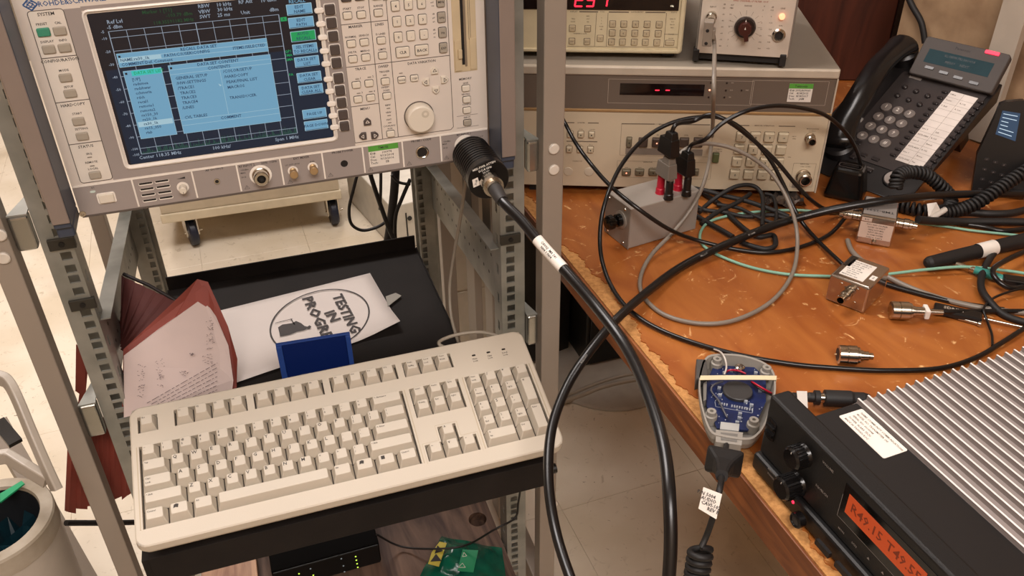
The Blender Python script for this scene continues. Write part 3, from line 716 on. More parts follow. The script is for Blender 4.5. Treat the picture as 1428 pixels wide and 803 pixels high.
# floppy drive
fx0, fx1 = vx((628.6, 0), (633.8, 101.7)), vx((662.2, 0), (666, 97.2)); fz0 = hz((633.8, 101.7), (666, 97.2))
M_fd = mat('floppy_cream', '#cbb795', .5)
b = MB(); b.bx(fx0, fx1, -.5, -.02, fz0, FH - 8); b.bx(fx0 + 1, fx0 + 8, -2, -.4, fz0 + 2, fz0 + 22 * 1.6); b.bx(fx1 - 8, fx1 - 1, -1.6, -.4, fz0 + 2, fz0 + 36)
fo = b.build('floppy_drive', M_fd, an, bev=.3)
b = MB(); b.bx(fx0 + 9, fx0 + 12, -.9, -.52, fz0 + 8, FH - 16, 0); b.bx(fx0 + 12.2, fx0 + 14.5, -1.2, -.52, fz0 + 6, FH - 12, 1); b.build('floppy_slot', [M_hol, mat('slot_lid', '#867460', .5)], fo)
x, z = A(640.5, 74); b = MB(); b.prism(rr(4.4, 10, .8, 2), 1.2, 4.6, 0, front(x, z), ch=.5); b.build('eject_button', M_fd, fo)
for dx in (17.5, 19.3): seg_line(ink, (fx0 + dx, fz0 + 34), (fx0 + dx, FH - 12), .4, front(0, 0, -.6), 0)

# ---- lower strip
for p, q in (((183.2, 250.1), (194.4, 289)), ((266.3, 238.2), (276.4, 276.6)), ((328.7, 230), (337.6, 267.2)), ((389.7, 219.6), (396.4, 258.5)), ((448, 212), (454, 249.5)), ((504.7, 203.9), (509.2, 241.3)), ((560.7, 196.4), (563, 233)), ((613.8, 189), (615.7, 224.8))):
    x = vx(p, q); b = MB(); b.bx(x - .8, x + .8, -1.2, -.55, 3, zb - .6); b.build('strip_divider', M_hi, low)
for s_, px, py, sz in (('AF OUTPUT', 299.1, 235.7, 3.4), ('RF INPUT 2', 344, 230.8, 3.3), ('20Hz ..1GHz', 374.8, 225.8, 3.1), ('EXT MIXER', 420, 219.6, 3.4), ('LO OUT / IF IN', 407.6, 229, 2.3), ('IF IN', 435.3, 224.9, 2.3), ('PROBE POWER', 477.4, 211, 3.4), ('PROBE / CODE', 587.2, 195.4, 3.4), ('RF INPUT 1', 646.8, 186.8, 3.4),
                      ('+30dBm', 341, 236.5, 2.4), ('MAX', 339, 241, 2.4), ('50 \u03a9', 340, 246.8, 2.4), ('+30dBm', 623, 196.8, 2.4), ('MAX', 620, 200.7, 2.4), ('50 \u03a9', 621, 206, 2.4), ('DC 0 V', 669, 190, 2.4), ('MAX', 670, 193.4, 2.4), ('0/1', 129.5, 261.5, 2.6)):
    L_(s_, px, py, sz, y=-.75)
for px, py in ((344.5, 261), (404.5, 253.3), (461, 243.7), (516.5, 236), (570.5, 227.7), (622.5, 219.7)):
    x, z = A(px, py); loopline(ink, [(x - 2.6, z - 1.6), (x + 2.6, z - 1.6), (x, z + 2.6)], .3, front(0, 0, -.75), 0); seg_line(ink, (x, z - .6), (x, z + 1.2), .4, front(0, 0, -.75), 0)
poly(ink, [(A(246, 249.5)[0], A(246, 249.5)[1]), (A(258, 247)[0], A(258, 248)[1] - .4), (A(258, 247)[0], A(258, 247)[1] + 1)], front(0, 0, -.75), 0)
x, z = A(148.5, 277, -3); b = MB(); b.prism(rr(17.5, 12, 2, 3), .6, 1.3, 1, front(x, z)); b.prism(rr(14.5, 9.4, 1, 2), 1.3, 3.6, 0, front(x, z), ch=.6); b.build('power_button', [M_btn, M_hi], low)
x, z = A(129.4, 266.8); b = MB(); b.prism(rr(5, 2.2, 1, 2), .6, 1.2, 0, front(x, z)); b.build('indicator', mat('lit_pale_led', '#e8e4cc', emit=.5), low)
for p in ((116, 300.2), (676, 222)):
    x, z = A(*p); x = min(x, 430); b = MB(); b.lathe([(3.4, .6), (3.2, 1.4), (1.4, 1.4), (1.2, .9)], 0, front(x, max(z, 4)), 14); b.build('screw', M_nik, low)
for px, py in ((203, 255.2), (225.6, 251.8), (205, 262.8), (227.6, 259.4), (206.8, 270.6), (229.8, 267.2), (209, 278.3), (231.7, 274.7)):
    x, z = A(px, py); b = MB(); b.prism(rr(14, 3.2, 1.5, 3), .6, .75, 1, front(x, z - .5)); b.prism(rr(13, 2, .9, 3), .7, .85, 0, front(x, z)); b.build('speaker_slot', [M_hol, M_hi], low)
x, z = A(255, 260.5); b = MB(); b.lathe([(6, .6), (6, 1)], 1, front(x, z), 20); b.lathe([(3.9, 1), (3.8, 9.6), (3.2, 10.2)], 0, front(x, z), 16); seg_line(b, (0, -3), (0, -1.2), .5, front(x, z, -10.3), 2); b.build('volume_knob', [M_btn, M_hi, M_ink], low)
def jack(px, py, prof, m_, name, hole=(0, 0), n=20, ring=None):
    x, z = A(px, py); b = MB(); b.lathe(prof, 0, front(x, z), n, caps=False); b.lathe([(hole[0], hole[1]), (hole[0] * .3, hole[1] + .05)], 1, front(x, z), n)
    if ring: b.lathe([(ring, .6), (ring, .95)], 2, front(x, z), 24)
    return b.build(name, [m_, M_hol, M_hi], low)
jack(302.5, 252, [(3.1, .6), (3.1, 2), (1.9, 2), (1.8, 1)], M_nik, 'headphone_jack', (1.8, 1.0))
jack(363.5, 243.5, [(9, .6), (9, 3), (8, 3.6), (8, 11), (7.2, 12), (4.6, 12), (4.6, 4)], M_nik, 'type_n_socket', (4.6, 4), ring=11.5)
o = jack(648, 201.5, [(8, .6), (8, 4)], M_nik, 'rf_input_socket', (7, 4), ring=12)
for px, py in ((408.4, 237.6), (436, 232.3)): jack(px, py, [(3.6, .6), (3.6, 2.5), (2.6, 3), (2.6, 8), (4.4, 8.2), (4.4, 12), (4, 12.4), (0.1, 12.5)], M_gld, 'gold_connector_cap', (.1, 12.4), ring=5.4)
jack(480, 227.8, [(4, .6), (3.8, .9), (3.4, .7)], M_hol, 'probe_power_socket', (3.4, .7))
jack(588.4, 211.4, [(7.4, .6), (7.4, 2.2), (6.4, 2.6), (5.6, 2), (5.4, .8)], M_nik, 'probe_code_socket', (5.4, .8))
# calibration sticker
st = [A(512.9, 204.7), A(554.7, 197.2), A(557, 227.1), A(515.9, 232.3)]
x0 = (st[0][0] + st[3][0]) / 2; x1 = (st[1][0] + st[2][0]) / 2; z1 = (st[0][1] + st[1][1]) / 2; z0 = (st[2][1] + st[3][1]) / 2
def sticker(parent, x0, x1, z0, z1, rows, y=-.65, ms=None):
    b = MB(); T_ = front(0, 0, y); b.prism([(x0, z0), (x1, z0), (x1, z1), (x0, z1)], 0, .12, 0, T_)
    hgt = z1 - z0; poly(b, [(x0, z1 - hgt * .27), (x1, z1 - hgt * .27), (x1, z1), (x0, z1)], front(0, 0, y - .16), 1)
    b.text(rows[0], hgt * .16, front((x0 + x1) / 2, z1 - hgt * .14, y - .2), 2)
    for i, (l, r_) in enumerate(rows[1:]):
        zz = z1 - hgt * (.37 + .155 * i); b.text(l, hgt * .15, front(x0 + (x1 - x0) * .04, zz, y - .2), 2, 'LEFT')
        if r_: b.text(r_, hgt * .15, front(x0 + (x1 - x0) * .6, zz, y - .2), 2)
    return b.build('calibration_sticker', [mat('label_white', '#e6ded4', .5), mat('label_green', '#57a03c', .5), M_ink], parent)
sticker(low, x0, x1, z0, z1, ['TMI/SE', ('ID#:', '100974'), ('Cal:', '9/13/2014'), ('Due:', '9/13/2016'), ('Tech:', 'EB')])
ink.build('lettering', [M_ink, M_blu], an)
# ---- handles and mounting ears
for sg, xo in ((-1, -1), (1, 436)):
    xa, xb = (xo - 16, xo) if sg < 0 else (xo, xo + 16)
    b = MB(); b.bx(xa, xb, -48, 0, 14, FH + 6, 0); h_ = b.build('handle', M_hsd, an, bev=1.5)
    b = MB(); b.bx(xa, xb, -50.5, -48.2, 20, FH + 8, 0); b.build('handle_grip', M_hfr, h_, bev=1)
    b = MB(); b.bx(xa, xb, -44, 1, 2, 13.8, 0); b.build('handle_foot', M_hsd, h_, bev=2)
    xe = (xa - 12, xa - .2) if sg < 0 else (xb + .2, xb + 12)
    b = MB(); b.bx(xe[0], xe[1], -4, 3.5, 24, FH + 4); b.build('rack_ear', mat('ear_pale', '#b5a596', .35, .4), an, bev=.8)
# ================================================================= keyboard on the shelf
KT = .30
MK = frame((-374.0, 598.4, CH - 684.4), .3084, KT)
kb = thing('keyboard', 'beige full-size computer keyboard resting on the black rack shelf', 'keyboard', MK)
M_kc = mat('keyboard_case_beige', '#c3b8a7', .5, var=.02, scale=6, bump=.08, bscale=1200)
M_key = mat('keycap_cream', '#c5bbab', .5, var=.02, scale=12)
M_kp = mat('key_legend', '#38322e', .7)
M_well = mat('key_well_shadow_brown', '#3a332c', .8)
U = 19.05
W0, W1, D0, D1 = -6, 444, -17, 144
YF = 5.99
wells = [(0, 15, 0, 5), (15.5, 18.5, 3, 5), (19, 23, 0, 5), (15.5, 18.5, 0, 1), (16.5, 17.5, 1, 2), (0, 1, YF, YF + 1), (2, 6, YF, YF + 1), (6.5, 10.5, YF, YF + 1), (11, 15, YF, YF + 1), (15.5, 18.5, YF, YF + 1)]
xs = sorted({W0, W1} | {round(v * U + s_ * .9, 2) for w_ in wells for v, s_ in ((w_[0], -1), (w_[1], 1))})
yy = sorted({D0, D1} | {round(v * U + s_ * .9, 2) for w_ in wells for v, s_ in ((w_[2], -1), (w_[3], 1))})
def inwell(x, y): return any(a * U - .95 < x < c * U + .95 and d * U - .95 < y < e * U + .95 for a, c, d, e in wells)
b = MB(); TOPZ, BOT = 2.0, -5.0
cells = {}
for i in range(len(xs) - 1):
    for j in range(len(yy) - 1):
        cells[i, j] = inwell((xs[i] + xs[i + 1]) / 2, (yy[j] + yy[j + 1]) / 2)
for (i, j), hole in cells.items():
    x0, x1, y0, y1 = xs[i], xs[i + 1], yy[j], yy[j + 1]
    if not hole:
        b.add([(x0, y0, TOPZ), (x1, y0, TOPZ), (x1, y1, TOPZ), (x0, y1, TOPZ)], [(0, 1, 2, 3)])
        for di, dj, e in ((1, 0, ((x1, y0), (x1, y1))), (-1, 0, ((x0, y1), (x0, y0))), (0, 1, ((x1, y1), (x0, y1))), (0, -1, ((x0, y0), (x1, y0)))):
            if cells.get((i + di, j + dj)): (ax, ay), (bx_, by_) = e; b.add([(ax, ay, TOPZ), (ax, ay, BOT), (bx_, by_, BOT), (bx_, by_, TOPZ)], [(0, 1, 2, 3)])
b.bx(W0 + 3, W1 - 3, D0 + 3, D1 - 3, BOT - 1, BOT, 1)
# rounded skirt
def kout(g): return rr(W1 - W0 + 2 * g, D1 - D0 + 2 * g, 9 + g, 5, ((W0 + W1) / 2, (D0 + D1) / 2))
inner = [(min(max(x, W0), W1), min(max(y, D0), D1)) for x, y in rr(W1 - W0, D1 - D0, .1, 5, ((W0 + W1) / 2, (D0 + D1) / 2))]
b2 = MB(); L = [[(x, y, TOPZ) for x, y in inner], [(x, y, TOPZ) for x, y in kout(1.5)], [(x, y, TOPZ - 1) for x, y in kout(3)], [(x, y, -8) for x, y in kout(4)], [(x, y, -9) for x, y in kout(3)], [(x, y, -10) for x, y in kout(3)], [(x, y, -16) for x, y in kout(1)], [(x, y, -20) for x, y in kout(-6)]]
b.loft(L[::-1], 0, None, c0=True, c1=False, smooth=False)
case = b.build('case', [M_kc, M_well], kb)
# raised frames round the arrow keys and grooves beside blocks
b = MB()
for x in (-3.2, 15 * U + 3.2, 19 * U - 3.4, 23 * U + 3.4): b.bx(x - .5, x + .5, -1, 5 * U + 1, TOPZ, TOPZ + .5)
loopline(b, [(15.5 * U - 3, -3), (15.5 * U - 3, U + 3), (16.5 * U - 3, U + 3), (16.5 * U - 3, 2 * U + 3), (17.5 * U + 3, 2 * U + 3), (17.5 * U + 3, U + 3), (18.5 * U + 3, U + 3), (18.5 * U + 3, -3)], .5, flat(0, 0, TOPZ + .1), 0, closed=False)
b.build('case_ridge', mat('keyboard_ridge', '#b7a88f', .5), case)
KT_H = 8.5
def key(x, y, w_=1, h_=1, leg='', leg2='', col=M_key, align='tl', name='key', hgt=KT_H, dz=0):
    "cap in key units; sculpted frustum with dished top"
    X0, X1 = x * U + .55, (x + w_) * U - .55; Y0, Y1 = y * U + .45, (y + h_) * U - .45; z0 = BOT + 1.5; z1 = hgt + dz
    b = MB(); tx, tf, tbk = 3.2, 5.2, 1.6
    a_ = [(X0, Y0), (X1, Y0), (X1, Y1), (X0, Y1)]
    m_ = [(X0 + .4, Y0 + .7), (X1 - .4, Y0 + .7), (X1 - .4, Y1 - .2), (X0 + .4, Y1 - .2)]
    def rt(g, z):
        x0, x1, y0, y1 = X0 + tx + g, X1 - tx - g, Y0 + tf + g, Y1 - tbk - g
        return [(px_, py_, z - (.0 if py_ > (y0 + y1) / 2 else .6)) for px_, py_ in rr(x1 - x0, y1 - y0, 1.2, 1, ((x0 + x1) / 2, (y0 + y1) / 2))]
    base = lambda g, z: [(px_, py_, z) for px_, py_ in rr(X1 - X0 - g, Y1 - Y0 - g, .6, 1, ((X0 + X1) / 2, (Y0 + Y1) / 2))]
    b.loft([base(0, z0), base(.3, z0 + 1.5), rt(0, z1), rt(.5, z1 + .35)], 0)
    xt, yt = X0 + tx + 1.2, Y1 - tbk - 3.2
    if leg:
        big = len(leg) == 1 and leg2 == ''
        sz = 5.4 if big else (3.4 if len(leg) < 2 else 2.6)
        T_ = Matrix.Translation((xt, yt, z1 + .42))
        b.text(leg, sz, T_, 1, 'LEFT')
        if leg2: b.text(leg2, 3.4 if len(leg2) < 2 else 2.6, Matrix.Translation((xt, yt - 4.6, z1 + .3)), 1, 'LEFT')
    return b, b.build(name, [col, M_kp], case)
def row(y, items):
    for x, w_, l, l2 in items: key(x, y, w_, 1, l, l2)
F = [(0, 1, 'Esc', '')] + [(2 + i, 1, 'F%d' % (i + 1), '') for i in range(4)] + [(6.5 + i, 1, 'F%d' % (i + 5), '') for i in range(4)] + [(11 + i, 1, 'F%d' % (i + 9), '') for i in range(4)] + [(15.5, 1, 'PrtSc', 'SysRq'), (16.5, 1, 'Scroll', 'Lock'), (17.5, 1, 'Pause', 'Break')]
row(YF, F)
row(4, [(i, 1, a_, c_) for i, (a_, c_) in enumerate(zip('~!@#$%^&*()_+', "`1234567890-="))] + [(13, 2, '<- Backspace', '')])
row(3, [(0, 1.5, 'Tab', '')] + [(1.5 + i, 1, c_, '') for i, c_ in enumerate('QWERTYUIOP')] + [(11.5, 1, '{', '['), (12.5, 1, '}', ']'), (13.5, 1.5, '|', '\\')])
row(2, [(1.75 + i, 1, c_, '') for i, c_ in enumerate('ASDFGHJKL')] + [(10.75, 1, ':', ';'), (11.75, 1, '"', "'")])
key(12.75, 2, 2.25, 1, '<- Enter'); key(0, 2, 1.75, 1, 'Caps', 'Lock')
row(1, [(0, 2.25, '^ Shift', '')] + [(2.25 + i, 1, c_, '') for i, c_ in enumerate('ZXCVBNM')] + [(9.25, 1, '<', ','), (10.25, 1, '>', '.'), (11.25, 1, '?', '/'), (12.25, 2.75, '^ Shift', '')])
SYM = MB()
bs = [(0, 'Control'), (1.25, 'W'), (2.5, 'Alt'), (3.75, ''), (10, 'Alt'), (11.25, 'W'), (12.5, 'M'), (13.75, 'Control')]
for x, l in bs:
    w_ = 6.25 if l == '' else 1.25
    key(x, 0, w_, 1, '' if l in ('W', 'M') else l, name='space_bar' if w_ > 5 else 'key')
    X = x * U + 6.4; Y = 11.5
    if l == 'W': SYM.add([(X, Y, KT_H + .36), (X + 2.2, Y + .7, KT_H + .36), (X + 4.6, Y - .1, KT_H + .36), (X + 5.4, Y + 3.6, KT_H + .46), (X + 3, Y + 4.4, KT_H + .46), (X + .8, Y + 3.7, KT_H + .46)], [(0, 1, 2, 3, 4, 5)])
    if l == 'M': SYM.bx(X, X + 4, Y, Y + 4, KT_H + .2, KT_H + .48)
SYM.build('key_symbols', M_kp, case)
row(4, [(15.5, 1, 'Insert', ''), (16.5, 1, 'Home', ''), (17.5, 1, 'PgUp', '')]); row(3, [(15.5, 1, 'Delete', ''), (16.5, 1, 'End', ''), (17.5, 1, 'PgDn', '')])
row(1, [(16.5, 1, '^', '')]); row(0, [(15.5, 1, '<-', ''), (16.5, 1, 'v', ''), (17.5, 1, '->', '')])
row(4, [(19, 1, 'Num', 'Lock'), (20, 1, '/', ''), (21, 1, '*', ''), (22, 1, '-', '')])
row(3, [(19, 1, '7', 'Home'), (20, 1, '8', ' ^'), (21, 1, '9', 'PgUp')]); row(2, [(19, 1, '4', ' <-'), (20, 1, '5', ''), (21, 1, '6', ' ->')]); row(1, [(19, 1, '1', 'End'), (20, 1, '2', ' v'), (21, 1, '3', 'PgDn')])
key(22, 2, 1, 2, '+'); key(22, 0, 1, 2, 'Enter'); key(19, 0, 2, 1, '0', 'Ins'); key(21, 0, 1, 1, 'Del')
# indicator lights with captions
for px, py, t1, t2 in ((660.5, 495.5, 'Num', 'Lock'), (681, 491.3, 'Caps', 'Lock'), (702, 487, 'Scroll', 'Lock')):
    p = onp(MK, 2, TOPZ, px, py); b = MB(); b.prism(rr(4.6, 2.2, .8, 2), 0, .3, 0, flat(p.x, p.y, TOPZ))
    b.text(t1, 3, flat(p.x, p.y - 5, TOPZ + .15), 1); b.text(t2, 3, flat(p.x, p.y - 8.4, TOPZ + .15), 1); b.build('indicator_window', [mat('led_window', '#2c241e', .3), M_kp], case)
for x, y in ((14, 136), (426, 136)):
    b = MB(); b.box((x, y, -23.2), (26, 10, 6)); b.build('foot', M_kc, case)
# cable of the keyboard
M_kcab = mat('grey_beige_cable', '#9b9080', .5)
pts = [(730, 470, .665), (700, 463), (672, 462), (640, 465), (615, 472), (610, 478), (620, 482), (640, 482)]
kp = [Vector((400, 160, -6)), Vector((385, 172, -4)), Vector((350, 178, -2)), Vector((300, 170, -6)), Vector((285, 158, -14)), Vector((300, 152, -26)), Vector((330, 170, -30))]
Wk = [MK @ p for p in kp]
tail = [onp(MC, 1, y, px, py) for y, px, py in ((60, 638, 478), (90, 631, 440), (110, 627, 400), (110, 632, 360), (100, 640, 310), (90, 647, 260), (70, 650, 215))]
Wk = [MC @ onp(MC, 1, y, px, py) for y, px, py in ((-36, 701, 473), (-30, 690, 467), (-26, 668, 463), (-22, 640, 466), (-24, 618, 473), (-30, 612, 479), (-32, 620, 484), (-10, 640, 486), (30, 641, 482), (60, 638, 474), (100, 629, 440), (120, 627, 400), (120, 632, 360), (100, 641, 310), (80, 648, 262), (70, 651, 238))]
kc = MB(); I = MK.inverted(); kc.tube(smooth([I @ p for p in Wk], 5), 2.3); kc.build('cable', M_kcab, kb)
# ================================================================= things on and about the rack
# power attenuator screwed on to the analyser's input
x, z = A(648, 201.5)
p0 = MC.inverted() @ (MA @ Vector((x, 0, z)))
MAT_ = Matrix.Translation(MC @ Vector((p0.x, -5, p0.z))) @ Matrix.Rotation(CART_Y, 4, 'Z') @ Matrix(((1, 0, 0, 0), (0, 0, -1, 0), (0, 1, 0, 0), (0, 0, 0, 1)))
at = thing('power_attenuator', 'black ribbed cylindrical attenuator screwed onto the front input of the screen analyzer', 'attenuator', MAT_)
M_anod = mat('black_anodised', '#0d0b0b', .3, .2, var=.03)
b = MB(); b.lathe([(9, 0), (9.6, 1), (9.6, 8), (8.4, 9), (8.4, 13), (9.8, 14), (9.8, 21)], 0, None, 20); b.build('input_nut', M_nik, at)
b = MB(); pr = [(12, 21)]; q = 22
for i in range(11): pr += [(21, q), (21.6, q + .6), (21.6, q + 2.2), (21, q + 2.8), (16, q + 3.4), (16, q + 4.5)]; q += 5.1
pr += [(21.8, q), (22.2, q + .8), (22.2, q + 10), (21.4, q + 11), (.5, q + 11)]
b.lathe(pr, 0, None, 36); ab = b.build('finned_body', M_anod, at); q += 11
T_ = Matrix.Translation((0, 0, q + .15)) @ Matrix.Rotation(.28, 4, 'Z')
b = MB()
for i, s_ in enumerate(('MED.PWR ATTEN', 'DC-4 GHz', '20 W')): b.text(s_, 3.3, T_ @ Matrix.Translation((0, 17.4 - i * 3.9, 0)), 0)
b.build('lettering', mat('print_white', '#e6e2da', .6), ab)
b = MB(); b.prism([(-17, -6), (-10, -4), (-12, 5), (-18, 3)], 0, .2, 0, Matrix.Translation((0, 0, q + .1))); b.text('20dB', 3.2, Matrix.Translation((-14, -.5, q + .4)) @ Matrix.Rotation(1.3, 4, 'Z'), 1); b.build('label', [mat('label_white', '#e6ded4'), M_ink], at)
b = MB(); b.lathe([(8, q), (8, q + 4), (9.4, q + 5), (9.4, q + 8)], 0, None, 18); b.build('output_socket', M_nik, at)

# --- cable running helper: (px, py, h) h>0 height over the bench, h<0 means depth
def wp(p):
    px, py, h = p
    return atd(px, py, -h) if h < 0 else atz(px, py, 740 + h)
M_cab = mat('black_cable_jacket', '#121010', .3, var=.05)
M_cabm = mat('matt_black_rubber', '#171413', .6, var=.1)
M_cgr = mat('grey_cable_jacket', '#7f756a', .38)
M_cmint = mat('mint_cable_jacket', '#7fae98', .45)
M_lab = mat('label_white', '#e6ded4', .5)
def cable(name, label, pts, r, m_, group=None, k=6, extra=None, world=False, cat='cable'):
    W = [p if isinstance(p, Vector) else wp(p) for p in pts]
    base = W[0].copy(); M_ = Matrix.Translation(base)
    t = thing(name, label, cat, M_, group)
    sp = smooth([w_ - base for w_ in W], k)
    b = MB(); b.tube(sp, r, n=10); b.build('jacket', m_, t)
    return t, sp, base
def sleeve(t, sp, i0, i1, r, m_, name='label_sleeve', text=None, rows=1):
    b = MB(); b.tube(sp[i0:i1 + 1], r, 0, 12)
    if text:
        mid = (i0 + i1) // 2; a = sp[mid]; d = (sp[i1] - sp[i0]).normalized()
        wpos = a + t.matrix_world.translation / S
        n = (CAMP - wpos).normalized(); n = (n - d * n.dot(d)).normalized(); v = n.cross(d)
        for k_ in range(rows):
            vv = v * ((rows - 1) / 2 - k_) * r * .75
            nn = (n * 1 + vv / r * .8).normalized(); v2 = nn.cross(d)
            P_ = a + nn * (r + .25)
            T_ = Matrix(((d.x, v2.x, nn.x, P_.x), (d.y, v2.y, nn.y, P_.y), (d.z, v2.z, nn.z, P_.z), (0, 0, 0, 1)))
            b.text(text if isinstance(text, str) else text[k_], r * .62, T_, 1)
    return b.build(name, [m_, M_ink], t)
# heavy coax from the attenuator, looping down past the shelf and back up over the bench
tip = MAT_ @ Vector((0, 0, q + 8)); ax = (MAT_.to_3x3() @ Vector((0, 0, 1))).normalized()
W = [tip + ax * 2, tip + ax * 18, (703, 283, -.872e3), (728, 308, -.862e3), (757, 343, -.85e3), (795, 385, -.83e3), (835, 432, -.81e3), (872, 482, -.78e3), (902, 545, -.73e3), (925, 620, -.685e3), (934, 700, -.655e3), (934, 790, -.65e3), (920, 880, -.66e3), (880, 930, -.70e3), (830, 890, -.76e3), (797, 810, -.80e3), (775, 740, -.84e3), (765, 670, -.87e3), (769, 600, -.90e3), (790, 540, -.92e3), (822, 490, -.935e3), (862, 443, 18), (905, 405, 12), (950, 372, 7), (1010, 342, 12), (1080, 314, 20), (1140, 297, 32), (1200, 285, 46), (1265, 276, 50), (1340, 271, 30), (1440, 271, 8)]
t, sp, base = cable('coaxial_cable', 'thick black coaxial cable looping from the ribbed attenuator down and over the bench edge', W, 5.3, M_cab, k=8)
b = MB(); b.tube(sp[2:16], [7.4 if i < 7 else 7.4 - (i - 7) * .2 for i in range(14)], 0, 14); b.build('strain_boot', mat('boot_dark_grey', '#2a2624', .6), t)
b = MB(); o0 = tip - base; b.cyl(o0 - ax * 7, o0 + ax * 3, 11, n=8); b.cyl(o0 + ax * 3, o0 + ax * 9, 11.4, 11, n=20); b.cyl(o0 + ax * 9, o0 + ax * 16, 9, n=18); b.build('connector_nut', M_nik, t)
sleeve(t, sp, 30, 38, 5.8, M_lab, text=('CAV02  MA 241', 'N04 1 N04'), rows=2)
b = MB()
for i0, s_ in ((158, 'RG213/U'), (188, 'MIL-C-17'), (196, '50 OHM'), (206, 'COAX')):
    if i0 + 2 >= len(sp): continue
    a = sp[i0]; d = (sp[i0 + 1] - sp[i0 - 1]).normalized(); n = (CAMP - (a + base)).normalized(); n = (n - d * n.dot(d)).normalized(); v = n.cross(d); P_ = a + n * 5.5
    b.text(s_, 3.0, Matrix(((d.x, v.x, n.x, P_.x), (d.y, v.y, n.y, P_.y), (d.z, v.z, n.z, P_.z), (0, 0, 0, 1))), 0)
b.build('jacket_print', mat('print_grey', '#8f8a84', .6), t)

# --- sheet on the shelf
MSH = frame(MC @ Vector((0, 0, SZ + 1.2)), CART_Y)
def onsh(px, py, h=0): p = onp(MSH, 2, h, px, py); return (p.x, p.y)
pp = [onsh(300, 433), onsh(515, 381), onsh(559, 455), onsh(505, 484), onsh(333, 534)]
sh_ = thing('paper_sign', 'white printed paper sign lying flat on the black shelf behind the keyboard', 'sign', MSH)
b = MB(); n_ = 14
c00, c10, c11, c01 = [Vector((*q_, 0)) for q_ in (onsh(240, 450), onsh(516, 381), onsh(559, 456), onsh(270, 555))]
def bil(u, v): return c00 * (1 - u) * (1 - v) + c10 * u * (1 - v) + c11 * u * v + c01 * (1 - u) * v
vs = []; fs = []
for i in range(n_ + 1):
    for j in range(n_ + 1):
        u, v = i / n_, j / n_; p = bil(u, v); h = .4 + 1.2 * math.sin(u * 5) ** 2 * (v) + (9 * max(0, u - .82) / .18 * max(0, v - .7) / .3)
        vs.append((p.x, p.y, h))
for i in range(n_):
    for j in range(n_): a = i * (n_ + 1) + j; fs.append((a, a + n_ + 1, a + n_ + 2, a + 1))
b.add(vs, fs, 0, None, True); so = b.build('sheet', mat('paper_white', '#ded3cc', .7, var=.01), sh_)
md = so.modifiers.new('thick', 'SOLIDIFY'); md.thickness = .00015
b = MB(); cE = Vector((*onsh(447, 447), 0)); eA = Vector((*onsh(514, 430), 0)) - cE; eB = Vector((*onsh(440, 408), 0)) - cE
ell = [cE + eA * math.cos(2 * pi * i / 64) + eB * math.sin(2 * pi * i / 64) for i in range(64)]
loopline(b, [(p.x, p.y) for p in ell], 2.4, flat(0, 0, 2.1), 0)
def words(s_, p, pr_, sz, sx=1):
    a = Vector((*onsh(*p), 0)); e = Vector((*onsh(*pr_), 0)); an_ = math.atan2((e - a).y, (e - a).x); mid = (a + e) / 2
    vs_, fs_ = glyphs(s_, 'CENTER'); wid = max(v[0] for v in vs_) - min(v[0] for v in vs_)
    [b.text(s_, sz, flat(mid.x + ox, mid.y + oy, 2.1 + .02 * (ox + oy), an_), 0, sx=(e - a).length / (wid * sz) * .97) for ox in (-.45, .45) for oy in (-.45, .45)]
words('TESTING', (469, 412), (497, 466), 21); words('IN', (458, 436), (468, 449), 21); words('PROGRESS', (427, 415), (466, 489), 21)
# line figure of a robed person at a desk
fig = [(388, 458), (394, 454), (408, 452), (413, 449), (420, 452), (425, 456), (429, 457), (432, 455), (434.5, 457), (432, 460), (428, 460), (424, 462), (414, 464), (405, 468), (391, 471), (390, 466)]
poly(b, [onsh(*p) for p in fig], flat(0, 0, 2.1)); loopline(b, [onsh(384, 452), onsh(408, 446)], 1.2, flat(0, 0, 2.1), 0, False); loopline(b, [onsh(406, 446), onsh(411, 454)], 1.6, flat(0, 0, 2.1), 0, False)
b.build('printed_emblem', mat('print_black', '#3c3432', .7), sh_)
b = MB(); tq = [onsh(538, 415), onsh(552, 410), onsh(560, 414), onsh(541, 429)]; b.prism([tq[3], tq[2], tq[1], tq[0]], 1.6, 2.4); b.build('tape', mat('clear_tape', '#8f8a80', .2), sh_)

# --- maroon expanding folder leaning at the left with papers
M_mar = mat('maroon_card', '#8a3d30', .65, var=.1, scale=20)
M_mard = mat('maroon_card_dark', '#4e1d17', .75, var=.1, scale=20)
fo = thing('expanding_folder', 'maroon expanding file folder standing open on the left of the shelf', 'folder', MSH)
def sk(px, py, dep): return MSH.inverted() @ (MC @ onp(MC, 1, dep, px, py))
def plate(mb, pts, th=.8, mi=0):
    n = (pts[1] - pts[0]).cross(pts[2] - pts[0]).normalized() * th; k_ = len(pts)
    mb.add([tuple(p) for p in pts] + [tuple(p - n) for p in pts], [tuple(range(k_)), tuple(range(2 * k_ - 1, k_ - 1, -1))] + [(i, i + k_, (i + 1) % k_ + k_, (i + 1) % k_) for i in range(k_)], mi)
b = MB(); back = [sk(172, 384, 150), sk(242, 421, 215), sk(205, 470, 120), sk(160, 560, 40), sk(120, 560, 30), sk(150, 430, 90)]
cov = [sk(275, 389, 120), sk(290, 393, 118), sk(318, 455, 90), sk(331, 500, 70), sk(330, 540, 45), sk(300, 560, 30), sk(170, 575, 12), sk(172, 487, 60), sk(245, 418, 115)]
plate(b, cov, 1.2); b.build('front_cover', M_mar, fo)
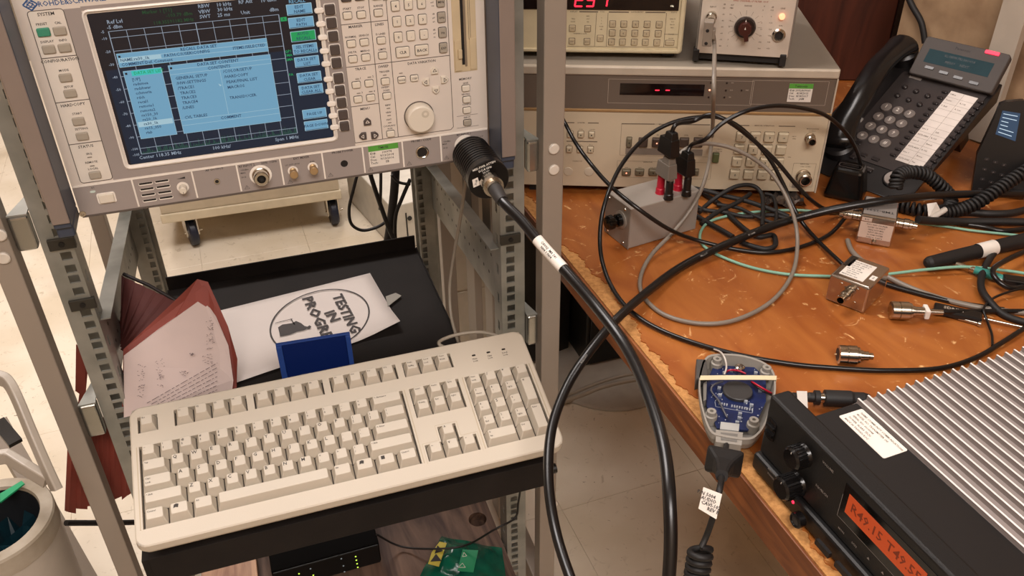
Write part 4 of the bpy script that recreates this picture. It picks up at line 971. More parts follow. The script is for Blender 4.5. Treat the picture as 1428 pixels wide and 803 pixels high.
# accordion pleats behind the cover
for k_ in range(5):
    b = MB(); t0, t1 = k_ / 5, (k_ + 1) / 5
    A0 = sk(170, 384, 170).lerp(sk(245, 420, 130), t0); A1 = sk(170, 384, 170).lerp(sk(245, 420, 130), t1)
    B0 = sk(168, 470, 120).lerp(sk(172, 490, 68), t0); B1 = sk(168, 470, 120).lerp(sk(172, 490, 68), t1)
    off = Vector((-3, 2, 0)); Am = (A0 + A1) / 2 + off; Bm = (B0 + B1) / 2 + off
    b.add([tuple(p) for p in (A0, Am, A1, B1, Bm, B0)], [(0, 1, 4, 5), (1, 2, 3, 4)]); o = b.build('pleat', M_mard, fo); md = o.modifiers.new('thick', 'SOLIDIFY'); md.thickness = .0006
b = MB(); e0, e1 = sk(172, 382, 172), sk(245, 419, 132); b.tube([e0, (e0 + e1) / 2 + Vector((0, 0, 3)), e1], 2.4, n=6); b.build('edge_binding', mat('dark_binding', '#1b100e', .6), fo)
pap = thing('handwritten_pages', 'white pages with handwritten notes clipped on the maroon folder', 'paper', MSH)
b = MB(); pg = [sk(282, 414, 112), sk(300, 440, 98), sk(317, 480, 74), sk(324, 528, 44), sk(322, 545, 36), sk(172, 580, -8), sk(172, 494, 50), sk(232, 448, 92)]
pg = [p + Vector((1, -5, 1.5)) for p in pg]
plate(b, pg, .8); b.build('page', mat('page_pinkish_white', '#cdb9b2', .7, var=.02), pap)
PN = (pg[2] - pg[0]).cross(pg[5] - pg[0]).normalized()
if PN.y > 0: PN = -PN
def onpage(px, py):
    I = MSH.inverted(); o_ = I @ CAMP; d_ = I.to_3x3() @ ray(px, py); t_ = (pg[0] - o_).dot(PN) / d_.dot(PN); return o_ + d_ * (t_ - 6)
b = MB()
def stroke(a_, c_, w_=.45):
    d_ = (c_ - a_); n_ = d_.cross(PN).normalized() * w_ / 2
    b.add([tuple(a_ + n_), tuple(a_ - n_), tuple(c_ - n_), tuple(c_ + n_)], [(0, 1, 2, 3)])
rnd = random.Random(8)
for i in range(7):                                            # dashed typed lines
    y0 = 566 + i * 7; x = 196
    s0 = onpage(205 + i * 6, 562 + i * 1.5); e0_ = onpage(303, 506 + i * 6.2)
    u = 0
    while u < 1:
        l_ = rnd.uniform(.03, .1); stroke(s0.lerp(e0_, u), s0.lerp(e0_, min(1, u + l_)), .7); u += l_ + .02
for cx_, cy_, nx, ny in ((292, 465, 10, 46), (288, 500, 16, 14), (196, 530, 10, 46), (222, 520, 12, 40), (266, 494, 4, 4), (255, 520, 14, 6)):
    for i in range(int(10 + ny * .6)):
        px, py = cx_ + rnd.uniform(-nx, nx) * .5, cy_ + rnd.uniform(-ny, ny) * .5
        stroke(onpage(px, py), onpage(px + rnd.uniform(.5, 3), py + rnd.uniform(-1.5, 1.5)), .5)
b.build('handwriting', mat('pen_grey', '#6a5a5c', .8), pap)
# lower end of the folder hanging behind the outer post
lf = thing('accordion_wallet', 'red-brown pleated document wallet hanging behind the left rack post', 'folder', MC)
for k_ in range(6):
    b = MB(); xa = 92 + k_ * 13; A0 = onp(MC, 1, 40, 95 + k_ * 14, 600 - k_ * 6); A1 = onp(MC, 1, 40, 95 + (k_ + 1) * 14, 594 - k_ * 6)
    B0 = onp(MC, 1, 40, 90 + k_ * 16, 712 - k_ * 3); B1 = onp(MC, 1, 40, 90 + (k_ + 1) * 16, 716 - k_ * 6); Bm = (B0 + B1) / 2 + Vector((0, -4, 4)); Am = (A0 + A1) / 2 + Vector((0, -4, 0))
    b.add([tuple(p) for p in (A0, Am, A1, B1, Bm, B0)], [(5, 4, 1, 0), (4, 3, 2, 1)]); o = b.build('pleat', M_mar, lf); md = o.modifiers.new('thick', 'SOLIDIFY'); md.thickness = .0008
b = MB(); plate(b, [onp(MC, 1, 52, 118, 495), onp(MC, 1, 52, 122, 600), onp(MC, 1, 52, 92, 715), onp(MC, 1, 52, 98, 640)][::-1], 1); plate(b, [onp(MC, 1, 54, 106, 480), onp(MC, 1, 54, 124, 500), onp(MC, 1, 54, 119, 555), onp(MC, 1, 54, 105, 545)][::-1], 1); b.build('side_flap', M_mar, lf)
# blue tray standing behind the keyboard
M_bl = mat('blue_plastic', '#10245e', .35, var=.02); M_bl2 = mat('blue_plastic_edge', '#2f4c92', .3)
bt0, bt1 = onp(MC, 1, 30, 387, 482), onp(MC, 1, 30, 486, 470)
TB = frame(MC @ Vector((bt0.x, 30, SZ + 3)), CART_Y - .06)
bt = thing('blue_bin', 'small dark blue plastic bin standing behind the keyboard on the sign', 'bin', TB)
wd = bt1.x - bt0.x; ht = bt0.z - SZ - 3
b = MB(); b.bx(0, wd, -2, 0, 0, ht); b.build('front_wall', M_bl, bt)
b = MB(); b.bx(0, wd, -45, -43, 0, ht * .55); b.bx(0, wd, -43, -2, 0, 2); b.build('tray_body', M_bl, bt)
for xa, xb in ((-2, 5), (wd - 4, wd + 2)):
    b = MB(); b.bx(xa, xb, -6, 1, 0, ht + 1); b.build('side_rib', M_bl2, bt, bev=.6)
b = MB(); b.bx(-2, wd + 2, -3, 2, ht + 1.1, ht + 3); b.build('rim', M_bl2, bt, bev=.5)

# --- things on the plywood below
MPL = frame(MC @ Vector((0, 0, 203)), CART_Y)
def onpl(px, py, h=0): return onp(MPL, 2, h, px, py)
sw = [onpl(378, 797, 45), onpl(527, 752, 45)]
MSW = frame(MPL @ Vector((sw[0].x, sw[0].y, .3)), CART_Y + .02)
sw_ = thing('network_switch', 'black box with small green lights on the plywood below the keyboard shelf', 'network switch', MSW)
wdt = (sw[1] - sw[0]).length
b = MB(); b.bx(0, wdt, 0, 190, 0, 44); b.build('case', mat('black_case', '#0a0909', .85, spec=.1), sw_, bev=2)
b = MB(); b.bx(2, wdt - 2, -3, -.2, 2, 42); fpn = b.build('front_panel', mat('black_gloss', '#080808', .5), sw_, bev=1)
M_gl = mat('green_led', '#b8d84a', emit=1.6); M_wl = mat('pale_led', '#9aa0a0', emit=.5)
for px, py, on in [(496, 776, 1), (497, 781, 1), (498, 786, 1), (499, 791, 1)] + [(476, 779, 0), (479, 789, 0), (481, 800, 0), (433, 793, 0), (437, 802, 1), (417, 800, 1)]:
    p = onp(MSW, 1, -3.2, px, py); 
    b = MB(); b.lathe([(1.3, 0), (1.1, .5)], 0, front(p.x, min(max(p.z, 3), 41), -3), 10); b.build('status_light', M_gl if on else M_wl, fpn)
# anti-static bag
bg = thing('antistatic_bag', 'green translucent bag with yellow warning label on the plywood base', 'bag', MPL)
q_ = [onpl(*p) for p in ((588, 792), (616, 748), (700, 765), (706, 860), (600, 850))]
b = MB(); n_ = 16; bc0, bc1, bc2, bc3 = q_[1], q_[2], onpl(712, 850), onpl(575, 822)
vs = []; fs = []
for i in range(n_ + 1):
    for j in range(n_ + 1):
        u, v = i / n_, j / n_; p = bc0 * (1 - u) * (1 - v) + bc1 * u * (1 - v) + bc2 * u * v + bc3 * (1 - u) * v
        e = min(u, 1 - u, v, 1 - v); vs.append((p.x, p.y, 1 + 14 * min(1, e * 4) + 2.5 * math.sin(u * 17 + v * 9) * min(1, e * 6) + 1.5 * math.sin(v * 23 - u * 11)))
for i in range(n_):
    for j in range(n_): a = i * (n_ + 1) + j; fs.append((a, a + 1, a + n_ + 2, a + n_ + 1))
b.add(vs, fs, 0, None, True); b.build('pouch', mat('green_film', '#0f5a44', .22, var=.2, scale=30, col2='#0a3a30'), bg)
M_yel = mat('label_yellow', '#b8a83c', .6)
def onplh(p, h): v = onpl(*p, h); return v
b = MB(); yl = [onpl(*p, 20) for p in ((613, 755), (623, 757), (612, 790), (597, 786), (602, 770))]; plate(b, yl[::-1], .3, 0)
for tr in (((610, 760), (618, 768), (606, 772)), ((608, 772), (616, 782), (600, 783))): b.add([tuple(onpl(*p, 20.6)) for p in tr], [(0, 1, 2)], 1)
b.build('warning_label', [M_yel, M_ink], bg)
b = MB(); gl_ = [onpl(*p, 20) for p in ((645, 766), (667, 767), (660, 798), (638, 796))]; plate(b, gl_[::-1], .3, 0)
for tr in (((645, 785), (649, 791), (639, 791)), ((647, 770), (651, 775), (645, 776))):
    ps = [onpl(*p, 20.6) for p in tr]
    for i in range(3): b.tube([ps[i], ps[(i + 1) % 3]], .4, 1, 4)
b.build('green_label', [mat('label_bright_green', '#1f8a5c', .5), M_lab], bg)
# timber block and plug at lower left
ct, sp_, _ = cable('cable', 'thin dark cord draped over the plywood below the shelf up to the rail', [MC @ p for p in (MC.inverted() @ (MPL @ onpl(525, 745, 46)), MC.inverted() @ (MPL @ onpl(560, 762, 6)), MC.inverted() @ (MPL @ onpl(610, 765, 24)), MC.inverted() @ (MPL @ onpl(650, 760, 30)), onp(MC, 1, -30, 690, 738), onp(MC, 1, -20, 718, 722), onp(MC, 1, -15, 723, 700), onp(MC, 1, -15, 728, 664), onp(MC, 1, -40, 730, 640))], 1.6, M_cabm)
tm = thing('timber_block', 'short pale wood block lying on the plywood at the left below the shelf', 'wood', MPL)
b = MB(); p_ = onpl(300, 800, 20); b.bx(p_.x - 20, p_.x + 62, p_.y - 60, p_.y + 150, .2, 22); b.build('block', mat_grain('pale_pine', '#7d5038', '#c79a76', scale=3, sx=9, axis=1), tm, bev=1)
ps_ = thing('power_strip', 'pale grey socket strip with dark openings at the lower left below the shelf', 'socket', MPL)
b = MB(); p_ = onpl(246, 800, 28); b.bx(p_.x - 38, p_.x + 22, p_.y - 80, p_.y + 30, .4, 30); pso = b.build('body', mat('pale_grey_plastic', '#a8a29a', .5), ps_, bev=2)
for k_ in range(3):
    b = MB(); b.bx(p_.x - 22, p_.x - 4, p_.y - 60 + k_ * 30, p_.y - 50 + k_ * 30, 30, 30.4); b.build('socket_opening', M_hol, ps_)
# ================================================================= instruments stacked on the bench
HO = (426.9, 1085.9, 752); HYAW = -.0866
MH = frame(HO, HYAW)
def Hf(px, py, y=0): p = onp(MH, 1, y, px, py); return (p.x, p.z)
M_hc = mat('instrument_cream', '#c6b69c', .5, var=.02, scale=8)
M_hb = mat('instrument_brown_grey', '#65584d', .5, var=.03, scale=8)
M_ht = mat('instrument_top_grey', '#8f8577', .5, var=.05, scale=10, bump=.1, bscale=500)
M_hk = mat('instrument_key_cream', '#bcae94', .45, var=.02)
M_hkd = mat('instrument_key_brown', '#4a3c33', .45, var=.03)
M_hkg = mat('instrument_key_olive', '#6d6450', .45, var=.03)
M_win = mat('display_window', '#160b0a', .12)
M_pr = mat('faint_print', '#6a5c4e', .7)
M_prl = mat('pale_print', '#b7a999', .7)
ma = thing('modulation_analyzer', 'wide cream and brown bench instrument with number keypad at the bottom of the stack', 'instrument', MH)
zb_ = (Hf(1157.9, 156.9)[1] + Hf(786.8, 153.5)[1]) / 2
b = MB(); b.bx(-425, 0, 3, 460, 1, 168); b.build('case', mat('instrument_case_olive', '#6b6154', .6, bump=.2, bscale=500), ma)
b = MB(); b.bx(-427, 2, 2, 462, 168.2, 176); b.build('top_cover', M_ht, ma, bev=2)
b = MB(); b.bx(-425, 0, -4, 3, 165, 177); b.build('top_trim', mat('trim_silver_cream', '#b9ac9a', .4), ma, bev=2)
b = MB(); b.bx(-423, -2, -1, 2.9, 1, zb_ - 2); lowp = b.build('lower_panel', M_hc, ma)
b = MB(); b.bx(-423, -2, -1, 2.9, zb_ + 1.5, 164.8); upp = b.build('display_panel', M_hb, ma)
b = MB(); b.bx(-425, 0, -3.2, 2, zb_ - 2, zb_ + 1.5); b.build('gold_trim', mat('brass_trim', '#a8865a', .4, .3), ma, bev=.6)
for x in (-425, -2):
    b = MB(); b.bx(x, x + 2, -3, 3, 0, 165); b.build('side_trim', mat('trim_silver_cream', '#b9ac9a', .4), ma)
for x in (-390, -40):
    for y in (20, 430):
        b = MB(); b.bx(x - 12, x + 12, y - 12, y + 12, -11.8, .9); b.build('foot', M_cabm, ma)
hi_ = MB(); hl = MB()
def HL(s_, px, py, sz=2.6, light=False, al='CENTER'):
    x, z = Hf(px, py, -1.2); (hl if light else hi_).text(s_, sz, front(x, z, -1.25), 0, al)
x0, z1 = Hf(865, 115.5); x1, z0 = Hf(981, 133.5)
b = MB(); b.bx(x0, x1, -1.6, -1.05, z0, z1); dw = b.build('display_window', M_win, upp)
M_rs = mat('red_segment', '#ff2238', emit=2.6); M_rl = mat('red_lamp', '#ff8a6a', emit=3)
for px in (916.5, 931): 
    x, z = Hf(px, 125.2); b = MB(); b.bx(x - 2.7, x + 2.7, -1.9, -1.65, z - .7, z + .7); b.build('lit_segment', M_rs, dw)
for s_, px, py in (('MODULATION ANALYZER', 820.5, 102.4),): HL(s_, px, py, 2.8, True, 'RIGHT')
for a_, c_ in (((849, 110), (1047, 147)), ((1050, 112), (1150, 147))):
    p0_, p1_ = Hf(*a_, -1.1), Hf(*c_, -1.1); loopline(hl, [(p0_[0], p1_[1]), (p1_[0], p1_[1]), (p1_[0], p0_[1]), (p0_[0], p0_[1])], .4, front(0, 0, -1.15), 0)
for px, py, on in ((991.5, 115, 0), (989.5, 125.2, 1), (988, 135.2, 0), (1013.5, 115.5, 0), (1012, 125.8, 0), (1010, 135.5, 0), (1034, 125.8, 0)):
    x, z = Hf(px, py); b = MB(); b.lathe([(1.3, 1), (1.1, 1.8)], 0, front(x, z), 10); b.build('lamp', M_rl if on else mat('lamp_off', '#241310', .4), upp)
    if px > 1000: HL('kHz' if py < 120 else 'RAD' if py < 130 else 'REL', px + 8, py, 2, True)
p = [Hf(1101, 116), Hf(1134, 116), Hf(1130.5, 142), Hf(1097, 142)]
sticker(upp, (p[0][0] + p[3][0]) / 2, (p[1][0] + p[2][0]) / 2, p[2][1], p[0][1], ['Tektronix', ('ID#:', '2092A09060'), ('Cal:', '4/18/2015'), ('Due:', '4/18/2017'), ('Tech:', 'JAM')], y=-1.1)
def hkey(px, py, w_, h_, m_, d=5, leg=None, lamp=None, name='button', ls=4.2, parent=None):
    x, z = Hf(px, py, -d - 1); b = MB()
    b.prism(rr(w_ + 1, h_ + 1, 1.2, 2), 1, 1.4, 2, front(x, z)); b.prism(rr(w_, h_, 1.2, 2), 1.4, d + 1, 0, front(x, z), ch=1.4)
    if leg: b.text(leg, ls, front(x, z, -d - 1.1), 1)
    if lamp is not None: b.lathe([(1, d + 1), (.9, d + 1.4)], 3, front(x, z), 8)
    return b.build(name, [m_, M_ink, M_pr, M_rl if lamp else M_hol], parent or lowp)
# centre group, brown keys
hkey(877.5, 199.5, 7, 14, M_hkg, lamp=0)
for px, on in ((897, 0), (916, 1), (936, 0), (954.5, 0), (974, 0)): hkey(px, 200, 12, 13, M_hkd, lamp=on if on else None)
b = MB(); x0, z0_ = Hf(872, 214.5); x1, z1_ = Hf(980, 208); b.bx(x0, x1, -1.5, -1.02, z0_, z1_); b.build('grey_strip', mat('strip_grey', '#857a6e', .5), lowp)
for px, on in ((873.5, 1), (892, 0), (911, 0), (930, 0), (949, 0), (968.5, 0)): hkey(px, 241.5, 12, 9, M_hkg, lamp=on)
for a_, c_ in (((867, 172), (990, 219)), ((861, 224), (990, 250))):
    p0_, p1_ = Hf(*a_, -1.1), Hf(*c_, -1.1); loopline(hi_, [(p0_[0], p1_[1]), (p1_[0], p1_[1]), (p1_[0], p0_[1]), (p0_[0], p0_[1])], .35, front(0, 0, -1.15), 0)
for a_, c_ in (((867, 172.5), (913, 173)), ((944, 173.5), (990, 174)), ((791, 170.8), (801, 171)), ((820, 171.3), (835, 171.5)), ((790, 196.8), (833, 197.6)), ((1018, 174.5), (1045, 175)), ((1086, 175.8), (1109, 176.2))):
    seg_line(hi_, Hf(*a_, -1.1), Hf(*c_, -1.1), 1.3, front(0, 0, -1.2))
for s_, px, py, sz in (('MEASUREMENT', 928, 173.4, 2.6), ('FM', 917, 188.3, 2.3), ('AM', 936.5, 188.3, 2.3), ('LEVEL', 957, 188.6, 2.3), ('FREQ', 977, 188.8, 2.3), ('DETECTOR', 903.5, 226.2, 2.4), ('PEAK +', 874.5, 233.6, 2), ('PEAK -', 893, 233.6, 2), ('PEAK HOLD', 912, 233.8, 2), ('AVG', 968, 234.6, 2),
                       ('LP FILTER', 810.5, 171.2, 2.4), ('3 kHz', 795, 180, 1.9), ('15 kHz', 810, 180.3, 1.9), ('> 20 kHz', 826, 180.5, 1.9), ('25 \u00b5s', 794, 201.5, 1.9), ('50 \u00b5s', 809, 201.7, 1.9), ('750 \u00b5s', 824, 202, 1.9), ('CALIBRATION', 805, 224.6, 2.1),
                       ('MANUAL OPERATION', 1066, 175.3, 2.6), ('MODULATION', 1133.5, 179.8, 2.4), ('OUTPUT', 1132.5, 183, 2.4), ('AUTOMATIC', 1001, 208, 2.1), ('OPERATION', 1001, 211, 2.1), ('INPUT 50\u03a9', 1122, 228.8, 2.4), ('10 MHz - 1300 MHz', 1123, 232.5, 1.7), ('INPUT', 1107.5, 190.5, 2), ('FREQ', 1107.5, 193.5, 2), ('CALL', 1101, 219, 2)):
    HL(s_, px, py, sz)
for px, py in ((795, 188.3), (810, 188.6), (825, 188.8), (793.7, 209.3), (808.5, 209.5), (823.5, 209.8)): hkey(px, py, 8, 9, M_hk, d=4, lamp=0)
for px, py in ((792.5, 238.5), (821.5, 238.8)):
    x, z = Hf(px, py); b = MB(); b.lathe([(6.6, 1), (6.6, 1.6), (6, 2)], 0, front(x, z), 20); b.build('blank_cap', mat('cap_cream', '#c9bca6', .5), lowp)
hkey(998.5, 221.3, 8.5, 14, mat('key_olive_green', '#59603c', .45))
kxp = [(1034, 192.3), (1054, 192.6), (1073.5, 193), (1093, 193)]
grid = [['7', '8', '9', '-dB'], ['4', '5', '6', '\u2191'], ['1', '2', '3', 'SP'], ['0', '.', '\u2013', 'CLR']]
cor = {(0, 0): (1034.5, 192.2), (0, 3): (1093, 193), (3, 0): (1025, 244.5), (3, 3): (1083, 245.5)}
for r_ in range(4):
    for c_ in range(4):
        u, v = c_ / 3, r_ / 3
        px = (cor[0, 0][0] * (1 - u) + cor[0, 3][0] * u) * (1 - v) + (cor[3, 0][0] * (1 - u) + cor[3, 3][0] * u) * v
        py = (cor[0, 0][1] * (1 - u) + cor[0, 3][1] * u) * (1 - v) + (cor[3, 0][1] * (1 - u) + cor[3, 3][1] * u) * v
        g_ = grid[r_][c_]
        o = hkey(px, py, 13, 13, M_hk, d=6, leg=g_ if len(g_) == 1 and g_ != '\u2191' else None if g_ == '\u2191' else g_, ls=5.2 if len(g_) == 1 else 2.4)
def hjack(px, py, prof, name, n=20, hole=(1, 1)):
    x, z = Hf(px, py); b = MB(); b.lathe(prof, 0, front(x, z), n, caps=False); b.lathe([(hole[0], hole[1]), (.1, hole[1] + .1)], 1, front(x, z), n); return b.build(name, [M_nik, M_hol], lowp)
hjack(1129, 191, [(7, 1), (7, 3.5), (5.6, 4), (5.6, 9), (6.2, 9.4), (6.2, 11), (5.2, 12.5), (5.2, 18), (4.2, 18), (4.2, 8)], 'bnc_socket', hole=(4.2, 8))
hjack(1119.5, 244.5, [(10, 1), (10, 4), (8.6, 4.6), (8.6, 12), (9.2, 13), (9.2, 17), (7.4, 18.5), (6, 18.5), (5.6, 6)], 'type_n_socket', hole=(5.6, 6))
p0_, p1_ = Hf(1107, 227.5, -1.1), Hf(1136, 261, -1.1); loopline(hi_, [(p0_[0], p1_[1]), (p1_[0] - 4, p1_[1]), (p1_[0] - 4, p0_[1]), (p0_[0], p0_[1])], .35, front(0, 0, -1.15), 0)
b = MB(); q0 = Hf(1103.5, 261); b.bx(q0[0], q0[0] + 9, -1.5, -1.02, q0[1], q0[1] + 6); b.build('small_label', mat('label_grey', '#8a8076', .5), lowp)
hi_.build('lettering', M_pr, lowp); hl.build('lettering', M_prl, upp)

# ---- upper left instrument, red digits
Z1 = 938
c1 = MH.inverted() @ atz(950, 74, Z1)
M1 = frame(MH @ Vector((c1.x, c1.y, Z1 - 752)), HYAW)
f1 = thing('function_generator', 'cream bench instrument with red digital display standing at the left on top of the stack', 'instrument', M1)
def F1(px, py, y=0): p = onp(M1, 1, y, px, py); return (p.x, p.z)
Wd = 232; zt1 = 100
b = MB(); b.bx(-Wd, 0, 4, 330, 1, zt1 - 1); b.build('case', mat('instrument_case_cream', '#a89a80', .55), f1, bev=2)
b = MB(); T_ = front(-Wd / 2, zt1 / 2)
oo = rr(Wd, zt1, 5, 3); ii = rr(Wd - 12, zt1 - 9, 3, 3)
b.loft([[(u, v, -4) for u, v in oo], [(u, v, 3) for u, v in oo], [(u, v, 5) for u, v in rr(Wd - 4, zt1 - 4, 4, 3)], [(u, v, 5) for u, v in ii], [(u, v, 1) for u, v in ii]], 0, T_, c0=False, c1=True)
b.build('front_frame', mat('instrument_frame_cream', '#cdbf9e', .45), f1)
for x in (-Wd + 14, -16):
    for y in (14, 280):
        b = MB(); b.bx(x - 8, x + 8, y, y + 26, -8.8, .8); b.build('foot', M_cabm, f1)
hi_ = MB()
x0, z0 = F1(786 - 55, 13.5); x1 = F1(951, 14)[0]; zd = F1(870, 13.5)[1]
b = MB(); b.bx(-Wd + 8, -9, -2.4, -1.05, zd, zt1 - 6); dw = b.build('display_window', M_win, f1)
SEG = {'2': 'abged', '9': 'abcdfg', '7': 'abc', '3': 'abgcd', '.': ''}
def digit(mb, ch_, x, z, h, w_, T_, mi=0, th=1.5, sl=.12):
    P_ = {'a': ((0, h), (w_, h)), 'b': ((w_, h), (w_, h / 2)), 'c': ((w_, h / 2), (w_, 0)), 'd': ((0, 0), (w_, 0)), 'e': ((0, 0), (0, h / 2)), 'f': ((0, h / 2), (0, h)), 'g': ((0, h / 2), (w_, h / 2))}
    for s_ in SEG[ch_]:
        a_, c_ = P_[s_]; seg_line(mb, (x + a_[0] + a_[1] * sl, z + a_[1]), (x + c_[0] + c_[1] * sl, z + c_[1]), th, T_, mi)
b = MB(); TT = front(0, 0, -2.5)
for ch_, px in (('2', 801.5), ('9', 817.5), ('7', 836)):
    x, z = F1(px, 8.8, -2.5); digit(b, ch_, x, z, 16, 9, TT, 0, 2.0)
x, z = F1(811.3, 8.8, -2.5); b.lathe([(.9, 2.5), (.8, 2.7)], 0, front(x, z), 8)
b.build('red_digits', M_rs, dw)
x, z = F1(937, 8.5, -2.5); b = MB(); b.text('\u00b7Hz', 3.4, front(x, z, -2.6), 0); b.build('unit_sign', mat('lit_pale_text', '#f0e0c0', emit=1.2), dw)
def k1(px, py, w_=7.5, h_=7.5, leg='', dark=True, ls=3.6):
    x, z = F1(px, py, -3.4); b = MB(); b.prism(rr(w_ + 1.2, h_ + 1.2, .6, 1), 1, 1.4, 1, front(x, z)); b.prism(rr(w_, h_, .6, 1), 1.4, 3.4, 0, front(x, z), ch=.5)
    if leg: b.text(leg, ls, front(x, z, -3.5), 1)
    return b.build('button', [mat('instrument_button_tan', '#b5a587', .5), M_pr], f1)
for px, py, l in ((798, 40, 'OFS'), (819.5, 40.5, 'DTY'), (797.5, 58, 'SWP'), (818.5, 58.5, 'MOD'), (837, 54, 'v'), (854.3, 34, '+/-'), (870, 34.2, '7'), (886.3, 34.3, '8'), (902.5, 34.5, '9'), (919.3, 35, 'kHz'),
                  (853.7, 46.5, '\u00b7'), (869, 46.8, '4'), (885.3, 47, '5'), (901.5, 47.2, '6'), (918, 47.5, '^'), (852.8, 59, '0'), (868, 59.2, '1'), (884.5, 59.3, '2'), (900, 59.5, '3'), (916, 60, 'v')):
    k1(px, py, leg=l, ls=3.4 if len(l) < 2 else 2.2)
k1(934, 60.3, 11, 6)
for s_, px, py, sz in (('DISPLAY', 800, 16.2, 2.6), ('FUNC', 840.5, 16.5, 2.2), ('DATA ENTRY', 889, 17, 2.6), ('STATUS', 940, 17.5, 2.2), ('FREQ', 799.5, 26.2, 2), ('AMPL', 820, 22.5, 2), ('OFST', 820, 26.5, 2), ('PHASE', 799, 30.3, 2), ('REL', 820, 30.5, 2), ('~', 839, 24.8, 3.4), ('\\', 838.7, 29, 3), ('/\\', 838.5, 33, 2.6), ('NOISE', 838.5, 37, 1.9), ('ARB', 838.2, 41, 1.9), ('REMOTE', 938, 26.5, 1.9), ('ACT', 938, 30.5, 1.9), ('ERROR', 937.5, 34.5, 1.9), ('TRIG', 937, 38.7, 1.9), ('POWER', 936, 48, 2.2), ('ON/OFF', 935.5, 53.8, 1.8), ('SWEEP/MODULATE', 809, 47, 2)):
    x, z = F1(px, py, -1.1); hi_.text(s_, sz, front(x, z, -1.15), 0)
for pts_ in ([(832, 18), (829, 64.7)], [(848, 18), (845.5, 65)], [(929.5, 18), (925.5, 65.5)], [(791, 64.5), (945, 66)], [(950, 19), (945, 66)], [(926, 47.6), (945.5, 48)], [(792, 16), (792.2, 16)], [(808, 16.3), (834, 16.6)], [(849, 16.8), (877, 17)], [(900, 17.2), (928, 17.4)]):
    seg_line(hi_, F1(*pts_[0], -1.1), F1(*pts_[1], -1.1), .6 if abs(pts_[0][1] - pts_[1][1]) > 1 or pts_[0][1] > 40 else 1.5, front(0, 0, -1.18))
hi_.build('lettering', M_pr, f1)

# ---- upper right instrument with rotary knob
Z2 = 941
a2, b2_ = MH.inverted() @ atz(974, 74.5, Z2), MH.inverted() @ atz(1095, 81.8, Z2)
d2 = b2_ - a2; y2 = math.atan2(d2.y, d2.x) + HYAW
M2 = frame(MH @ Vector((a2.x, a2.y, Z2 - 752)), y2); W2 = d2.length
v2_ = thing('voltmeter', 'pale-panelled instrument with dark rotary range knob on the right of the stack', 'instrument', M2)
def F2(px, py, y=0): p = onp(M2, 1, y, px, py); return (p.x, p.z)
b = MB(); b.bx(-5, W2 + 5, 2, 220, 0, 150); b.build('case', mat('instrument_case_grey', '#7d756c', .45, var=.04), v2_, bev=2)
b = MB(); b.bx(-2, W2 + 2, -2, 1.9, 1.5, 148); fp2 = b.build('front_panel', mat('instrument_pale_panel', '#c6b9aa', .5), v2_, bev=.6)
b = MB(); b.bx(-6, W2 - 2, 4, 200, -8, -.2); b.build('base', M_cabm, v2_)
for x in (-3, W2 - 3):
    b = MB(); b.bx(x - 4, x + 4, -4, 12, -9.5, 6); b.build('foot', M_cabm, v2_, bev=1)
h2 = MB()
def P2(px, py, h=2): x, z = F2(px, py, -h); return x, z
for l_, px in (('-20', 1009.5), ('100', 1020.5)): h2.text(l_, 2.6, front(*P2(px, 11.3), -2.15), 0)
lft = [('-20', '100'), ('-30', '30'), ('-40', '10'), ('-50', '3'), ('-60', '1'), ('-70', '.3'), ('-80', '.1')]
for i, (q1, q2) in enumerate(lft):
    v_ = i * 8.8 + 11.2; s_ = i * .9
    h2.text(q1, 2.6, front(*P2(1009.5 - s_, v_), -2.15), 0); h2.text(q2, 2.6, front(*P2(1019.5 - s_, v_), -2.15), 0)
for i, (q1, q2) in enumerate([('3', '+10'), ('1', '0'), ('3', '+10'), ('10', '+20'), ('30', '+30'), ('100', '+40'), ('300', '+50')]):
    v_ = i * 8.9 + 14.3; s_ = i * .9
    h2.text(q1, 2.6, front(*P2(1064 - s_, v_), -2.15), 0); h2.text(q2, 2.6, front(*P2(1076.5 - s_, v_), -2.15), 0)
for s_, px, py in (('INPUT', 994.5, 9.7), ('RANGE', 1043.5, 8.2), ('LINE', 1092, 11.8), ('ON', 1088.5, 36), ('dB', 1010.5, 6), ('mV', 1021.5, 6.8), ('V', 1066, 9), ('dB', 1077.5, 10)): h2.text(s_, 2.8, front(*P2(px, py), -2.15), 0)
h2.text('600\u03a9 CHANNEL LP FILTER  OUT', 3.0, front(*P2(1047, 1.8), -2.15), 1)
kc2 = F2(1039, 37.5, -2)
for ang, r1q, r2q in [(a_ * pi / 180, 15.5, 21) for a_ in (92, 68, 45, 22, 0, -28, -50, -75, 115, 138, 160, 180, 202, 222, 245)]:
    T_ = front(kc2[0], kc2[1], -2.12); seg_line(h2, (math.cos(ang) * r1q, math.sin(ang) * r1q), (math.cos(ang) * r2q, math.sin(ang) * r2q), .35, T_, 0)
h2.build('lettering', [M_pr, mat('print_red_brown', '#9a4a34', .7)], fp2)
b = MB(); T_ = front(*kc2)
b.lathe([(13.4, 2), (13.4, 6), (12, 9)], 0, T_, 28); kn = b.build('range_knob', mat('knob_dark_brown', '#1f1310', .3), fp2)
b = MB(); b.lathe([(8.6, 9), (8.2, 16), (7.4, 17)], 0, T_, 20); b.prism([(-2.6, -14.5), (2.6, -14.5), (3.6, 8), (-3.6, 8)], 9, 17.5, 0, T_ @ Matrix.Rotation(.25, 4, 'Z')); b.build('pointer_knob', mat('knob_red_brown', '#3f1812', .3), kn)
b = MB(); b.prism([(-.9, 8), (.9, 8), (0, 11.4)], 9.1, 9.3, 0, T_); b.prism([(-.9, 1), (.9, 1), (0, 4.4)], 17.5, 17.8, 0, T_); b.build('pointer_mark', M_lab, kn)
